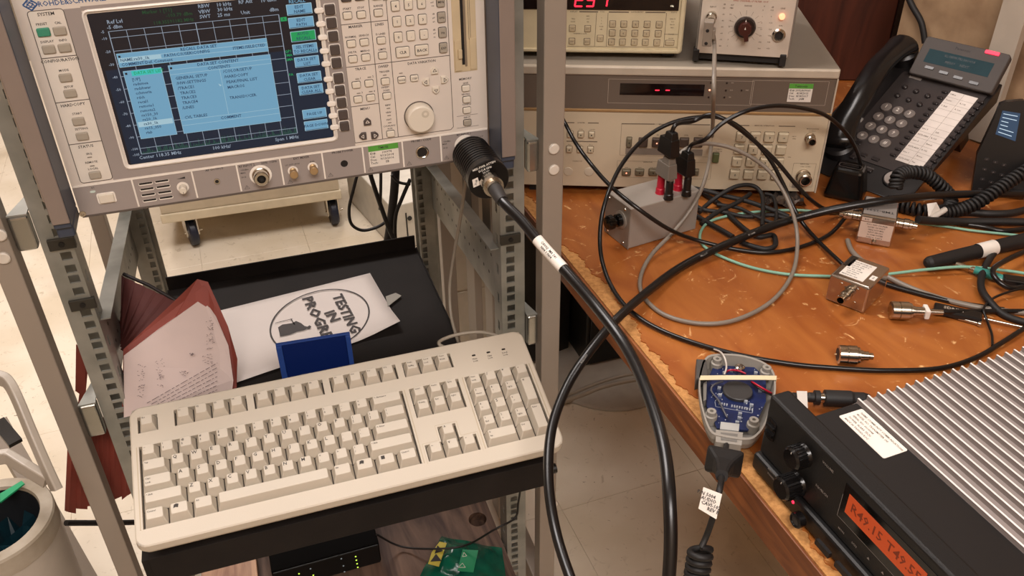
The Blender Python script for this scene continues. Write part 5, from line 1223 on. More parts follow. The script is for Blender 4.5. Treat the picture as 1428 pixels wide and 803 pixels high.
b = MB(); T_ = front(*F2(1086, 48.8, -2)); b.lathe([(8.4, 2), (8.4, 4), (6.6, 6), (5.2, 6), (5, 2.4)], 0, T_, 24, caps=False); b.lathe([(5, 3.4), (.1, 3.5)], 1, T_, 18); b.build('power_switch', [M_nik, M_hol], fp2)
b = MB(); T_ = front(*F2(1090.5, 22.5, -2)); b.lathe([(3.8, 2), (3.6, 6), (2.4, 7.4), (.2, 7.8)], 0, T_, 14); b.build('pilot_lamp', mat('pilot_glow', '#ff9a70', emit=2.2), fp2)
b = MB(); T_ = front(*F2(992.5, 22, -2)); b.lathe([(6.6, 2), (6.6, 9), (5.4, 10), (5.4, 26)], 0, T_, 18); b.build('bnc_socket', M_nik, fp2)
# tee adapter with two pin holes, on the input
tA = M2 @ Vector((*[F2(992.5, 22, -2)[0]], -27, F2(992.5, 22, -2)[1]))
MT2 = frame(M2 @ Vector((F2(992.5, 22, -2)[0] - 2, -34, F2(992.5, 22, -2)[1])), y2)
ta = thing('input_adapter', 'grey banana-to-coaxial adapter plugged on the pale panel input', 'adapter', MT2)
b = MB(); b.bx(-6, 6, -9, 6.5, -27, 4); b.bx(1, 9, -8, 5, -18, -6); b.build('body', mat('adapter_grey', '#85796c', .4), ta, bev=1.2)
for z_ in (-7, -23):
    b = MB(); b.lathe([(2.2, 9.1), (2, 9.4)], 0, front(-1, z_), 12); b.build('pin_hole', M_hol, ta)
# ================================================================= things lying on the bench
# aluminium box with binding posts
xA, xB, xC = atz(876, 348, 740), atz(970, 320, 740), atz(840, 295, 740)
d_ = xB - xA; yb_ = math.atan2(d_.y, d_.x)
MX = frame((xA.x, xA.y, 740.8), yb_)
dbx = thing('load_box', 'plain grey aluminium box with black side knob and four binding posts on the bench', 'box', MX)
WX = d_.length; DX = 54; HX = 58
M_al = mat('grey_aluminium', '#a59d94', .42, .3, var=.04, scale=14)
b = MB(); b.bx(0, WX, 0, DX, 0, HX); b.build('case', M_al, dbx, bev=1.5)
b = MB(); b.bx(-1.6, -.1, -1, DX + 1, 0, HX + .6); lp = b.build('end_plate', mat('grey_aluminium_dark', '#8f877d', .42, .3), dbx, bev=.4)
def sideT(y, z): return Matrix(((0, 0, -1, -1.6), (-1, 0, 0, y), (0, 1, 0, z), (0, 0, 0, 1)))
kp_ = onp(MX, 0, -2, 866, 306)
b = MB(); b.lathe([(12, 0), (12, 1.5), (9, 2)], 1, sideT(kp_.y, kp_.z), 24); b.lathe([(8.4, 2), (8.2, 8), (5, 9), (5, 13), (9.6, 14), (9.6, 20), (8, 22), (.2, 22.4)], 0, sideT(kp_.y, kp_.z), 24); b.build('knob', [mat('gloss_black_plastic', '#080707', .12), mat('dial_ring', '#9c968c', .4, .4)], lp)
for y_, z_ in ((10, 5), (DX - 8, 5), (10, HX - 5), (DX - 8, HX - 5)):
    b = MB(); b.lathe([(2, 0), (1.6, 1)], 0, sideT(y_, z_), 10); b.build('screw', M_nik, lp)
M_rp = mat('red_plastic', '#b3122e', .35); M_bp = mat('black_plastic', '#121010', .35)
posts = []
for px, py, m_ in ((920.5, 269, M_rp), (932, 277, M_bp), (945, 264, M_rp), (957, 272, M_bp)):
    p = onp(MX, 2, HX, px, py)
    b = MB(); b.lathe([(6, 0), (6, 7), (5.2, 8), (4.8, 24), (4.2, 26)], 0, Matrix.Translation((p.x, p.y, HX)), 14); b.lathe([(6.5, 0), (6.5, .6)], 0, Matrix.Translation((p.x, p.y, HX)), 14)
    b.build('binding_post', m_, dbx, label='red binding post' if m_ is M_rp else 'black binding post'); posts.append(MX @ Vector((p.x, p.y, HX + 26)))
# adapters plugged into the posts
def plug(name, label, P0, P1, m_, hgt=30, thick=15, lower=None):
    c = (P0 + P1) / 2; d = P1 - P0; M_ = frame(c, math.atan2(d.y, d.x)); t = thing(name, label, 'plug', M_)
    b = MB(); w_ = d.length + 10; b.box((0, 0, hgt / 2 + 2), (w_, thick, hgt), 0, None, .85); b.box((w_ * .12, 0, hgt + 6), (w_ * .55, thick * .8, 9), 0, None, .8); b.build('body', m_, t, bev=1.2)
    for x_ in (-d.length / 2, d.length / 2):
        b = MB(); b.cyl((x_, 0, .2), (x_, 0, 2.5), 4.6, n=10); b.build('prong_sleeve', m_, t)
    return t, M_, hgt
t, Mg, hg = plug('banana_adapter', 'grey plastic banana adapter seated on the front pair of binding posts', posts[0], posts[1], mat('adapter_grey_dark', '#6f675e', .4), 20, 15)
tp, Mp1, h1_ = plug('banana_plug', 'black double banana plug stacked on top of the grey adapter', posts[0] + Vector((0, 0, 31)), posts[1] + Vector((0, 0, 31)), M_bp, 22, 15)
t, Mp2, h2_ = plug('banana_plug', 'black double banana plug seated on the rear pair of binding posts', posts[2], posts[3], M_bp, 22, 15)

# small chrome boxes
M_chr = mat('polished_steel', '#c3b8ac', .16, .95, var=.05, scale=12)
def hbox(name, label, pa, pb, dpt, hh, grp=None):
    A_, B_ = atz(*pa, 740.8), atz(*pb, 740.8); d = B_ - A_; yw = math.atan2(d.y, d.x); M_ = frame((A_.x, A_.y, 740.8), yw)
    return thing(name, label, 'box', M_, grp), M_, d.length
b1, MB1, w1 = hbox('antenna_switch', 'small polished steel box with coaxial socket and white label lying nearest the radio', (1150, 417), (1204, 438), 58, 34)
H1 = 35; D1_ = 58
b = MB(); b.bx(0, w1, 0, D1_, 0, H1); bc = b.build('case', M_chr, b1, bev=2.5, seg=3)
p = [onp(MB1, 2, H1 + .2, *q_) for q_ in ((1171, 380), (1191, 361), (1222, 373), (1203, 394))]
b = MB(); x0, x1 = (p[0].x + p[1].x) / 2, (p[2].x + p[3].x) / 2; y0, y1 = (p[0].y + p[3].y) / 2, (p[1].y + p[2].y) / 2
y0 = max(y0, 2); y1 = min(y1, D1_ - 2)
b.bx(x0, x1, y0, y1, H1 + .1, H1 + .4); lb = b
rnd = random.Random(5)
for i in range(8):
    yy_ = y0 + (y1 - y0) * (i + .7) / 8.6; b.text(('NARDA MODEL 25', 'SER 1074   ANT 2', 'DC-18 GHz', '50 OHM', 'TX  RX  COM', '12V 100mA', 'P/N 4033', 'MADE IN USA')[7 - i], 3.0, flat((x0 + x1) / 2 - 3, yy_, H1 + .5), 1)
b.build('label', [M_lab, M_ink], b1)
b = MB(); b.bx(w1 - 9, w1 - 2.5, 18, 28, H1 + .1, H1 + .4); b.text('B10', 3, flat(w1 - 5.6, 23, H1 + .5, 1.5), 1); b.build('small_label', [M_lab, M_ink], b1)
b = MB(); b.bx(2.5, 10, D1_ * .5, D1_ - 3, H1 + .1, H1 + .4); b.build('dark_label', mat('dark_foil', '#3a342e', .3, .4), b1)
fp = onp(MB1, 1, 0, 1192, 408)
b = MB(); T_ = front(w1 * .52, H1 * .55); b.prism(rr(13, 13, 1.5, 2), 0, 1.2, 0, T_); b.lathe([(5, 1.2), (5, 5), (6.2, 6), (6.2, 9), (4.8, 10), (4.8, 20), (4, 20), (3.8, 8)], 0, T_, 16, caps=False); b.lathe([(3.8, 10), (.2, 10.2)], 1, T_, 12); b.build('coaxial_socket', [M_nik, M_hol], b1)
for dx, dz in ((-9.5, -9), (9.5, -9), (9.5, 9), (-9.5, 9)):
    b = MB(); b.lathe([(1.7, 0), (1.4, 1.1)], 0, front(w1 * .52 + dx, H1 * .55 + dz), 8); b.build('screw', M_nik, b1)
b2, MB2, w2 = hbox('coupler_box', 'small polished steel box with pink-white labels lying beside the telephone', (1192, 337), (1241, 346), 58, 34)
H2 = 40; D2_ = 58
b = MB(); b.bx(0, w2, 0, D2_, 0, H2); b.build('case', M_chr, b2, bev=2.5, seg=3)
b = MB(); b.bx(1.5, w2 - 2, -.4, -.1, 9, H2 - 9); 
for i, s_ in enumerate(('TWO WAY COUPLER', 'RATED 100 WATT', 'FREQ 2-500 MHz', 'INPUT SER 0021', '50 OHM SYSTEM', 'PORT A  PORT B')): b.text(s_, 2.6, front(w2 / 2, H2 - 11.4 - i * 3.6, -.45), 1)
b.bx(2, 14, -.4, -.1, H2 - 7.5, H2 - 2.5); b.text('B15', 3.4, front(8, H2 - 5, -.5), 1)
b.build('label', [mat('label_pinkish', '#cfb8a8', .5), M_ink], b2)
b = MB(); b.bx(2, w2 - 2, 5, D2_ - 4, H2 + .1, H2 + .4); b.text('TMB-2591', 8, flat(w2 / 2, D2_ * .3, H2 + .5, pi), 1); b.build('top_label', [mat('label_greyish', '#857d77', .6), M_ink], b2)
b = MB(); b.lathe([(3, 0), (3, 2), (1.5, 2.6)], 0, front(w2 * .52, 5), 12); b.bx(w2 * .42, w2 * .46, -.3, -.05, 1, 8); b.build('screw', M_nik, b2)
for sg, x_ in ((-1, 0), (1, w2)):
    T_ = Matrix(((0, 0, sg, x_), (sg, 0, 0, 30), (0, 1, 0, 22), (0, 0, 0, 1)))
    b = MB(); b.lathe([(7, 0), (7, 3), (6.4, 4), (6.4, 9), (7.4, 10), (7.4, 16), (6.4, 17), (6.4, 20), (4.4, 21), (4.4, 26)], 0, T_, 16); b.build('side_connector', M_nik, b2)

# loose adapter
def lying(name, label, cat, pa, pb, r, prof, m_, z=None, mats=None, n=18, grp=None):
    zc = 740.6 + r if z is None else z
    A_, B_ = atz(*pa, zc), atz(*pb, zc); L_ = (B_ - A_).length; t = thing(name, label, cat, look(A_, B_), grp)
    b = MB(); mx_ = max(q_[1] for q_ in prof); b.lathe([(a_, c_ / mx_ * L_) for a_, c_ in prof], 0, None, n); b.build('body', m_, t); return t, A_, B_, L_
NP = [(7.6, 0), (8.6, .5), (10.2, 1), (10.2, 9), (9.4, 9.6), (10.4, 10), (10.4, 20), (9, 21), (9, 23), (6, 24), (6, 27), (5, 27.5), (5, 33), (3.6, 34), (3.6, 38)]
t, A_, B_, L_ = lying('coaxial_adapter', 'loose chrome coaxial adapter lying alone on the orange bench top', 'adapter', (1168, 494), (1217, 497), 10.4, NP, M_nik)
b = MB(); b.lathe([(7, -.1), (.2, -.05)], 0, None, 16); b.lathe([(1, -1), (.6, -3)], 1, None, 8); b.build('socket_opening', [M_hol, M_gld], t)
t, A_, B_, L_ = lying('coaxial_plug', 'chrome coaxial plug with white tie on the end of a black lead', 'plug', (1241, 432.5), (1276, 434), 10.4, [q_ for q_ in NP if q_[1] < 28], M_nik)
b = MB(); b.lathe([(5.2, L_), (5.2, L_ + 12), (3.2, L_ + 13), (3.2, L_ + 30)], 0, None, 14); b.build('ferrule', M_nik, t)
b = MB(); b.box((0, 0, L_ + 12), (15, 11, 5), 0); b.build('cable_tie', M_lab, t, bev=1)
t_, sp, ba = cable('test_lead', 'black lead running from the chrome plug with white tie to the right', [(1300, 434, 10), (1330, 434.5, 9), (1380, 434, 5), (1440, 434, 4)], 3, M_cab)

# row of connectors behind the radio, with a white flag label
t, A_, B_, L_ = lying('cable_joint', 'black lead with silver twist-lock coupling and upright white flag behind the radio', 'cable', (1092, 552), (1212, 558), 8, [(4, 0), (4, 22), (4.6, 24), (4.6, 34), (5, 36), (5, 42), (7.4, 43), (7.4, 50), (5, 51), (5.2, 56), (8.4, 57), (8.6, 92), (7.6, 96), (7.6, 110), (6, 118)], M_cabm, z=752)
b = MB(); b.lathe([(5.2, 30), (5.2, 42), (7.8, 43), (7.8, 51), (5.4, 52), (5.4, 56.5)], 0, None, 18); b.build('coupling', M_nik, t)
I = t.matrix_world.inverted(); fl_ = [atd(1111, 545, CF.dot(A_ - CAMP) - 10), atd(1125.5, 545.5, CF.dot(A_ - CAMP) - 10), atd(1126.5, 569, CF.dot(A_ - CAMP) - 10), atd(1113.5, 569, CF.dot(A_ - CAMP) - 10)]
Lk = look(A_, B_).inverted(); b = MB(); plate(b, [Lk @ q_ for q_ in fl_][::-1], .6); b.build('flag_label', M_lab, t)

# open hand microphone with circuit board
MMI = None
cpt = [atz(*q_, 741) for q_ in ((1010, 625), (1028, 505))]
dv_ = cpt[1] - cpt[0]; ym = math.atan2(dv_.y, dv_.x) - pi / 2
MM = frame((cpt[0].x, cpt[0].y, 740.8), ym)
def mp_(px, py, h=18): p = onp(MM, 2, h, px, py); return (p.x, p.y)
mi_ = thing('hand_microphone', 'opened grey hand microphone shell showing a blue circuit board near the bench edge', 'microphone', MM)
M_mg = mat('mic_shell_grey', '#8f8980', .5, var=.03); M_mg2 = mat('mic_shell_inner', '#6d6963', .55)
ol = [mp_(*q_, 20) for q_ in ((992, 494), (1030, 494), (1062, 503), (1078, 516), (1082, 535), (1080, 555), (1068, 590), (1055, 608), (1040, 613), (1005, 608), (990, 601), (980, 575), (975, 548), (975, 525), (980, 504))][::-1]
cxm, cym = sum(p[0] for p in ol) / len(ol), sum(p[1] for p in ol) / len(ol)
olS = [(p.x, p.y) for p in smooth([(x, y, 0) for x, y in ol + [ol[0]]], 4)[:-1]]
def sc_(k_): return [(cxm + (x - cxm) * k_, cym + (y - cym) * k_) for x, y in olS]
b = MB(); b.loft([[(x, y, 2) for x, y in sc_(.80)], [(x, y, 6) for x, y in sc_(.95)], [(x, y, 14) for x, y in sc_(1.0)], [(x, y, 20) for x, y in sc_(1.0)], [(x, y, 20) for x, y in sc_(.955)], [(x, y, 7) for x, y in sc_(.92)]], 0, None, c0=True, c1=False, smooth=False)
b.add([(x, y, 7) for x, y in sc_(.92)], [tuple(range(len(olS)))], 1); b.build('shell', [M_mg, M_mg2], mi_)
pc = [mp_(*q_, 12) for q_ in ((996, 509), (1052, 512), (1068, 527), (1068, 560), (1058, 582), (1043, 600), (1000, 597), (992, 578), (985, 565), (986, 530))][::-1]
b = MB(); b.prism(pc, 10, 12, 0); pcb = b.build('circuit_board', mat('blue_circuit_board', '#15234f', .3, var=.2, scale=120, col2='#0d1838'), mi_)
b = MB(); c_ = mp_(1029, 543, 16); b.lathe([(14.5, 12.2), (14.5, 15), (13.8, 15.6)], 0, flat(c_[0], c_[1], 0), 28); b.build('speaker_disc', mat('dark_disc', '#343231', .4), mi_)
for px, py in ((1000, 503), (1069, 515), (992, 576), (1051, 588)):
    c_ = mp_(px, py, 18); b = MB(); b.lathe([(6.2, 7.1), (6, 16), (4.6, 17), (4.4, 21), (1.8, 21), (1.6, 14)], 0, flat(c_[0], c_[1], 0), 16); b.build('screw_boss', M_mg, mi_)
b = MB(); rnd = random.Random(12)
for px, py in ((1054, 520), (1003, 541), (1040, 560), (1032, 577), (1031, 583), (1028, 589), (1010, 520), (1020, 517), (1004, 551), (1048, 565), (1060, 545)):
    c_ = mp_(px, py, 13); b.box((c_[0], c_[1], 13.3), (3.4, 2.6, 2.2), 0)
for _ in range(60):
    c_ = mp_(rnd.uniform(990, 1064), rnd.uniform(514, 596), 12)
    if (c_[0] - mp_(1029, 543, 12)[0]) ** 2 + (c_[1] - mp_(1029, 543, 12)[1]) ** 2 > 230: b.box((c_[0], c_[1], 12.3), (rnd.uniform(.6, 1.6), rnd.uniform(.6, 1.2), .5), 0)
a0, a1_ = mp_(1003, 563, 12), mp_(1049, 572, 12); 
for i in range(14):
    if i != 4: u = i / 13; b.box((a0[0] + (a1_[0] - a0[0]) * u, a0[1] + (a1_[1] - a0[1]) * u, 12.6), (1.3, 3, 1), 0)
loopline(b, [mp_(997, 560, 12), mp_(998, 567, 12), mp_(1049, 576, 12), mp_(1050, 569, 12)], .6, flat(0, 0, 12.2), 0, False)
b.build('board_components', mat('solder_white', '#b9bfc6', .3, .5), mi_)
b = MB(); c_ = mp_(1032, 511, 20); b.lathe([(5, 12), (5, 20), (3.6, 21), (1, 21.2)], 0, flat(c_[0], c_[1], 0), 16); b.build('microphone_capsule', [M_nik], mi_)
b = MB(); q4 = [mp_(*q_, 16) for q_ in ((1005, 589), (1031, 592), (1030, 602), (1004, 599))][::-1]; b.prism(q4, 12.2, 17, 0); b.build('cable_socket', mat('socket_pale_grey', '#a9a8a4', .4), mi_)
b = MB(); q4 = [mp_(*q_, 18) for q_ in ((998, 600), (1036, 604), (1034, 622), (998, 617))][::-1]
b.prism(q4, 4, 19, 0); b.prism([(cx_ * .62 + sum(p[0] for p in q4) / 4 * .38, cy_ * .62 + sum(p[1] for p in q4) / 4 * .38) for cx_, cy_ in q4], 19, 19.4, 1); b.build('strain_relief', [M_mg, M_mg2], mi_, bev=1)
b = MB(); q4 = [mp_(*q_, 18) for q_ in ((971, 502), (984, 503), (988, 525), (970, 531))][::-1]; b.prism(q4, 6, 20, 0, ch=1); b.build('talk_button', mat('mic_button_dark_grey', '#4a4744', .45), mi_)
b = MB(); q4 = [mp_(*q_, 18) for q_ in ((981, 533), (986, 530), (985, 556), (981, 558))][::-1]; b.prism(q4, 8, 17, 0); b.build('inner_lever', M_mg2, mi_)
for nm, m_, pts_ in (('black_white_wire', mat('wire_white', '#c8c0b6', .4), ((1010, 522, 16), (1013, 512, 22), (1011, 500, 28), (1005, 491, 24), (996, 487, 14))), ('red_wire', mat('wire_red', '#a51430', .4), ((1012, 519, 16), (1018, 516, 20), (1030, 517, 18), (1040, 521, 18))), ('red_wire', M_rp, ((1048, 532, 18), (1058, 538, 22), (1070, 545, 18), (1078, 549, 10))), ('black_wire', M_bp, ((1048, 533, 16), (1056, 540, 20), (1066, 546, 20), (1076, 551, 10))), ('grey_wire', mat('wire_grey', '#4d4c52', .4), ((1008, 532, 16), (996, 536, 18), (992, 545, 16), (1002, 558, 16), (1008, 570, 16), (1014, 582, 14)))):
    b = MB(); b.tube(smooth([(*mp_(q_[0], q_[1], q_[2]), q_[2]) for q_ in pts_], 5), 1.0, n=6); b.build('wire', m_, mi_)
rb = thing('rubber_band', 'cream rubber band stretched across the opened microphone', 'rubber band', MM)
b = MB(); r0_ = [mp_(977, 527, 21), mp_(1082, 527, 21)]; r1q = [mp_(977, 530, 3), mp_(1083, 530, 3)]
loop = [(r0_[0][0] - .5, r0_[0][1], 21.4), (r0_[0][0] + 20, r0_[0][1] + (r0_[1][1] - r0_[0][1]) * 20 / (r0_[1][0] - r0_[0][0]), 21.9), (r0_[1][0] - 20, r0_[1][1] - (r0_[1][1] - r0_[0][1]) * 20 / (r0_[1][0] - r0_[0][0]), 21.9), (r0_[1][0] + .6, r0_[1][1], 21.4), (r0_[1][0] + .9, r0_[1][1], 6), (r0_[0][0] - .9, r0_[0][1], 6)]
wv = Vector((0, 1, 0)) * 3.6
vs = []; 
for p in loop: vs += [(p[0], p[1] - 3.4, p[2]), (p[0], p[1] + 3.4, p[2])]
k_ = len(loop); b.add(vs, [(2 * i, 2 * ((i + 1) % k_), 2 * ((i + 1) % k_) + 1, 2 * i + 1) for i in range(k_)]); o = b.build('band', mat('cream_rubber', '#d8c8a4', .5), rb); md = o.modifiers.new('thick', 'SOLIDIFY'); md.thickness = .0007
# microphone cord, boot, label, coil hanging over the bench edge
W_ = [MM @ Vector((*mp_(1014, 616, 12), 12)), (1011, 632, 26), (1008, 655, 24), (1004, 680, -.70e3), (996, 715, -.71e3), (986, 745, -.72e3), (978, 763, -.72e3)]
t, sp, ba = cable('microphone_cord', 'black microphone cord with flared boot hanging over the bench edge into a coil', W_, 2.6, M_cabm, k=8)
cT = sp[-1]; b = MB(); hel = []
for i in range(16 * 9 + 1):
    a_ = 2 * pi * i / 16; s_ = i / 144; P_ = cT + Vector((0, 0, -75 * s_ - 3)); hel.append(P_ + (CR * math.cos(a_) + CF * math.sin(a_)) * 8.5)
b.tube([cT] + hel, 3.0, n=8); b.build('coil', M_cabm, t)
b = MB(); i0 = 14; 
bt0 = sp[13]; bt1 = sp[24]; T_ = look(bt0, bt1)
b.loft([[(x, y, -8) for x, y in rr(32, 24, 3, 2)], [(x, y, -3) for x, y in rr(31, 23, 3, 2)], [(x, y, 10) for x, y in rr(18, 15, 3, 2)], [(x, y, 22) for x, y in rr(13, 12, 3, 2)], [(x, y, 38) for x, y in rr(10, 10, 3, 2)]], 0, T_, c0=False)
b.add([(x, y, -12.2) for x, y in rr(28, 20, 3, 2)], [tuple(range(12))[::-1]], 1, T_ @ Matrix.Translation((0, 0, 4))); b.build('flared_boot', [M_cabm, M_hol], t)
dd = CF.dot(sp[28] + ba - CAMP) - 6
fq = [atd(*q_, dd) - ba for q_ in ((981, 679), (1007, 689), (999, 724), (974, 709))]
b = MB(); plate(b, fq[::-1], .5)
b.build('paper_label', M_lab, t)
b = MB(); n_ = (fq[1] - fq[0]).cross(fq[3] - fq[0]).normalized()
if n_.dot(CF) > 0: n_ = -n_
u_ = (fq[1] - fq[0]).normalized(); v_ = -(fq[3] - fq[0]); v_ = (v_ - u_ * v_.dot(u_)).normalized(); 
for i, s_ in enumerate(('P/N 5004', 'AUDIO', 'CAVI-102', 'REV B')):
    P_ = fq[0].lerp(fq[2], .22 + .17 * i) + n_ * .9; b.text(s_, 4.0, Matrix(((u_.x, v_.x, n_.x, P_.x), (u_.y, v_.y, n_.y, P_.y), (u_.z, v_.z, n_.z, P_.z), (0, 0, 0, 1))), 0)
b.build('label_print', M_ink, t)

# ---------------------------------------------------------------- radio
rA = atz(1056, 650, 743); rB = atz(1191, 803, 743); dr = rB - rA; yr = math.atan2(dr.y, dr.x)
MR = frame((rA.x, rA.y, 741), yr)
ra = thing('radio_transceiver', 'black radio transceiver with orange display and grey finned top at the near bench corner', 'radio', MR)
HR = 86
def Rf(px, py, y=0): p = onp(MR, 1, y, px, py); return (p.x, p.z)
def Rt(px, py, z): p = onp(MR, 2, z, px, py); return (p.x, p.y)
M_rb = mat('radio_black', '#0b0909', .5, var=.1, bump=.15, bscale=900); M_rb2 = mat('radio_black_satin', '#110e0e', .5, var=.08)
WR = 300
fin0 = Rt(1195, 560, HR - 9); 
b = MB(); b.bx(29, WR, 20, 300, 3, HR - 14); b.build('chassis', M_rb, ra, bev=2)
b = MB(); b.bx(-2, WR, 0, 20, 20, HR); b.build('front_bezel', M_rb, ra, bev=3, seg=3)
b = MB(); b.bx(-3, WR, -5, 14, 1, 19.6); b.build('front_lip', M_rb, ra, bev=3)
yF = fin0[1]
b = MB(); b.bx(28, WR, 20.2, yF - 1.5, HR - 14, HR - 8); b.build('top_cover', M_rb2, ra, bev=1.2)
b = MB(); b.bx(28, WR, yF - 1, 300, HR - 19, HR - 12.4); b.build('heat_sink_base', mat('heat_sink_grey', '#6f6663', .4, .5, var=.05), ra)
M_fin = mat('heat_sink_fin', '#857a75', .55, .0, var=.03)
y1_, y2_ = Rt(1195, 560, HR - 9)[1], Rt(1428, 480, HR - 9)[1]
pitch = 10.5
k_ = 0; yy_ = yF; src = None
while yy_ < 300:
    if src is None:
        b = MB(); b.add([(27, -.6, HR - 5), (27, .6, HR - 5), (27, .7, HR - 9.4), (27, 4.6, HR - 9.9), (27, 4.6, HR - 12.2), (27, -5.2, HR - 12.2), (27, -5.2, HR - 9.9), (27, -.7, HR - 9.4), (WR, -.6, HR - 5), (WR, .6, HR - 5), (WR, .7, HR - 9.4), (WR, 4.6, HR - 9.9), (WR, 4.6, HR - 12.2), (WR, -5.2, HR - 12.2), (WR, -5.2, HR - 9.9), (WR, -.7, HR - 9.4)], [(0, 1, 2, 3, 4, 5, 6, 7), (15, 14, 13, 12, 11, 10, 9, 8)] + [(i, i + 8, (i + 1) % 8 + 8, (i + 1) % 8) for i in range(8)]); b.bx(27, WR, -.8, .8, HR - 5, HR - 4.6, 1); src = b.build('cooling_fin', [M_fin, mat('fin_edge_glint', '#e6dfda', .4)], ra); src.location = (0, yy_ * S, 0)  # bright glint along each fin top is put into a pale non-metal colour
    else:
        o = src.copy(); COL.objects.link(o); o.parent = ra; o.location = (0, yy_ * S, 0)
    yy_ += pitch; k_ += 1
p = [Rt(*q_, HR - 7.6) for q_ in ((1168.5, 581), (1200, 570), (1267, 626), (1235, 640))]
b = MB(); x0, x1 = (p[0][0] + p[1][0]) / 2, (p[2][0] + p[3][0]) / 2; y0, y1 = (p[0][1] + p[3][1]) / 2, (p[1][1] + p[2][1]) / 2
b.prism(rr(x1 - x0, y1 - y0, 1.5, 3, ((x0 + x1) / 2, (y0 + y1) / 2)), HR - 7.9, HR - 7.5, 0)
for i, s_ in enumerate(('NAME: COMMUNITY COMMUNICATIONS', 'MODEL NO: TRANSMITTER 100', 'SERIAL NO: 00100048', 'POWER: ALARA TECH', 'MADE IN TAIWAN ROC')): b.text(s_, 3.0, flat(x0 + 4, y1 - 4.5 - i * 4.2, HR - 7.4), 1, 'LEFT', .88)
b.build('type_label', [M_lab, M_pr], ra)
# front face details
q0, q1 = Rf(1180, 697, -.2), Rf(1296, 803, -.2)
dz = [Rf(1186, 688)[1], Rf(1179, 713)[1]]
dx0 = (Rf(1186, 688)[0] + Rf(1179, 713)[0]) / 2; dz1, dz0 = dz
dx1 = Rf(1296, 796)[0]
b = MB(); b.bx(dx0 - 6, dx1 + 12, -.6, -.05, dz0 - 10, dz1 + 6); pn = b.build('display_panel', mat('gloss_black_panel', '#070606', .12), ra)
b = MB(); b.bx(dx0, dx1, -.9, -.65, dz0, dz1, 0); b.text('R49.15', (dz1 - dz0) * .62, front(dx0 + (dx1 - dx0) * .27, (dz0 + dz1) / 2, -1), 1, sx=1.0); b.text('T49.55', (dz1 - dz0) * .62, front(dx0 + (dx1 - dx0) * .75, (dz0 + dz1) / 2, -1), 1, sx=1.0)
b.build('display', [mat('orange_backlight', '#cf4a1a', emit=.62), mat('lcd_character', '#8a2c0c', emit=.5)], pn)
hi_ = MB()
loopline(hi_, [(dx0 - 6, dz1 - 6), (dx0 - 6, dz0 - 10), (dx1 + 12, dz0 - 10)], .4, front(0, 0, -.7), 0, False)
for s_, px, py, sz, y_ in (('VOLUME', 1155, 651, 3.4, -.1), ('SQUELCH', 1146, 684, 3.4, -.1), ('MON', 1174, 739, 3, -.7), ('SCN', 1192, 759, 3, -.7)):
    p = Rf(px, py); hi_.text(s_, sz, front(p[0], p[1], y_ - .1), 0)
for px, py in ((1212, 778), (1232, 798)): p = Rf(px, py); hi_.text('\u25b2', 3, front(p[0], p[1], -.9), 0)
for px, py, s_ in ((1073, 655, 'MIC'), (1079, 661, 'DATA'), (1086, 668, 'SP'), (1075, 664, 'POWER')):
    p = Rf(px, py, -9); hi_.text(s_, 2.6, front(p[0], p[1], -9.1), 0)
hi_.build('lettering', mat('radio_print', '#8d8680', .6), ra)
M_kb = mat('radio_knob', '#0e0c0c', .22)
for px, py, r_, l_ in ((1109, 640, 10, 14), (1100, 680, 10.5, 18)):
    p = Rf(px + 12, py - 6, 0); b = MB(); pr = [(r_ + 1, 0), (r_, 3), (r_, l_ - 2), (r_ - 1.6, l_), (.2, l_)]; b.lathe(pr, 0, front(p[0], p[1]), 22)
    for i in range(22):
        a_ = 2 * pi * i / 22; b.box((p[0] + math.cos(a_) * r_, -l_ / 2, p[1] + math.sin(a_) * r_), (.9, l_ - 5, .9), 0)
    seg_line(b, (0, r_ - 4), (0, r_ - 1.8), .7, front(p[0], p[1], -l_ - .1), 1); b.build('knob', [M_kb, M_lab], ra)
p = Rf(1122, 704, -9); b = MB(); b.lathe([(7, 9), (7, 15), (6, 16), (4.6, 16), (4.4, 14.6)], 0, front(p[0], max(8, min(p[1], 12)), 0), 20, caps=False); b.lathe([(4.4, 15), (.1, 15.1)], 1, front(p[0], max(8, min(p[1], 12)), 0), 16)
b.build('power_button', [M_kb, mat('button_mid_grey', '#3a3634', .3)], ra)
p = Rf(1106, 700, -9.2); b = MB(); b.lathe([(1.5, 9), (1.3, 9.8)], 0, front(p[0], p[1]), 10); b.build('red_light', mat('red_led', '#ff2040', emit=2.5), ra)
p = Rf(1077, 601, 0); b = MB(); b.prism(rr(12, 22, 3, 3), 0, 1, 0, front(8, 54)); b.bx(3, 13, -3, -1, 48, 51); b.bx(3, 13, -3, -1, 56, 59); b.build('grille_vent', M_kb, ra)
for i in range(4):
    b = MB(); b.prism(rr(17, 6, 1, 2), 9, 12, 0, front(dx0 - 2 + i * 24, 10)); b.build('push_button', M_rb2, ra)

# long fluted shapes lying right: whip antenna with white sleeve
A_, B_ = atz(1296, 366, 752), atz(1450, 330, 752)
t = thing('rubber_antenna', 'thick black rubber antenna with white label sleeve lying on the bench at the right', 'antenna', look(A_, B_)); L_ = (B_ - A_).length
b = MB(); b.lathe([(3, -6), (6, -4), (7.8, 0), (8, 10), (8.6, 40), (9.6, L_)], 0, None, 20); b.build('shaft', M_cabm, t)
def al(px): P_ = atz(px, 366 - (px - 1296) * .234, 752); return (P_ - A_).dot((B_ - A_).normalized())
b = MB(); b.lathe([(9.6, al(1363)), (9.8, al(1386))], 0, None, 20, caps=False); b.build('label_sleeve', M_lab, t)
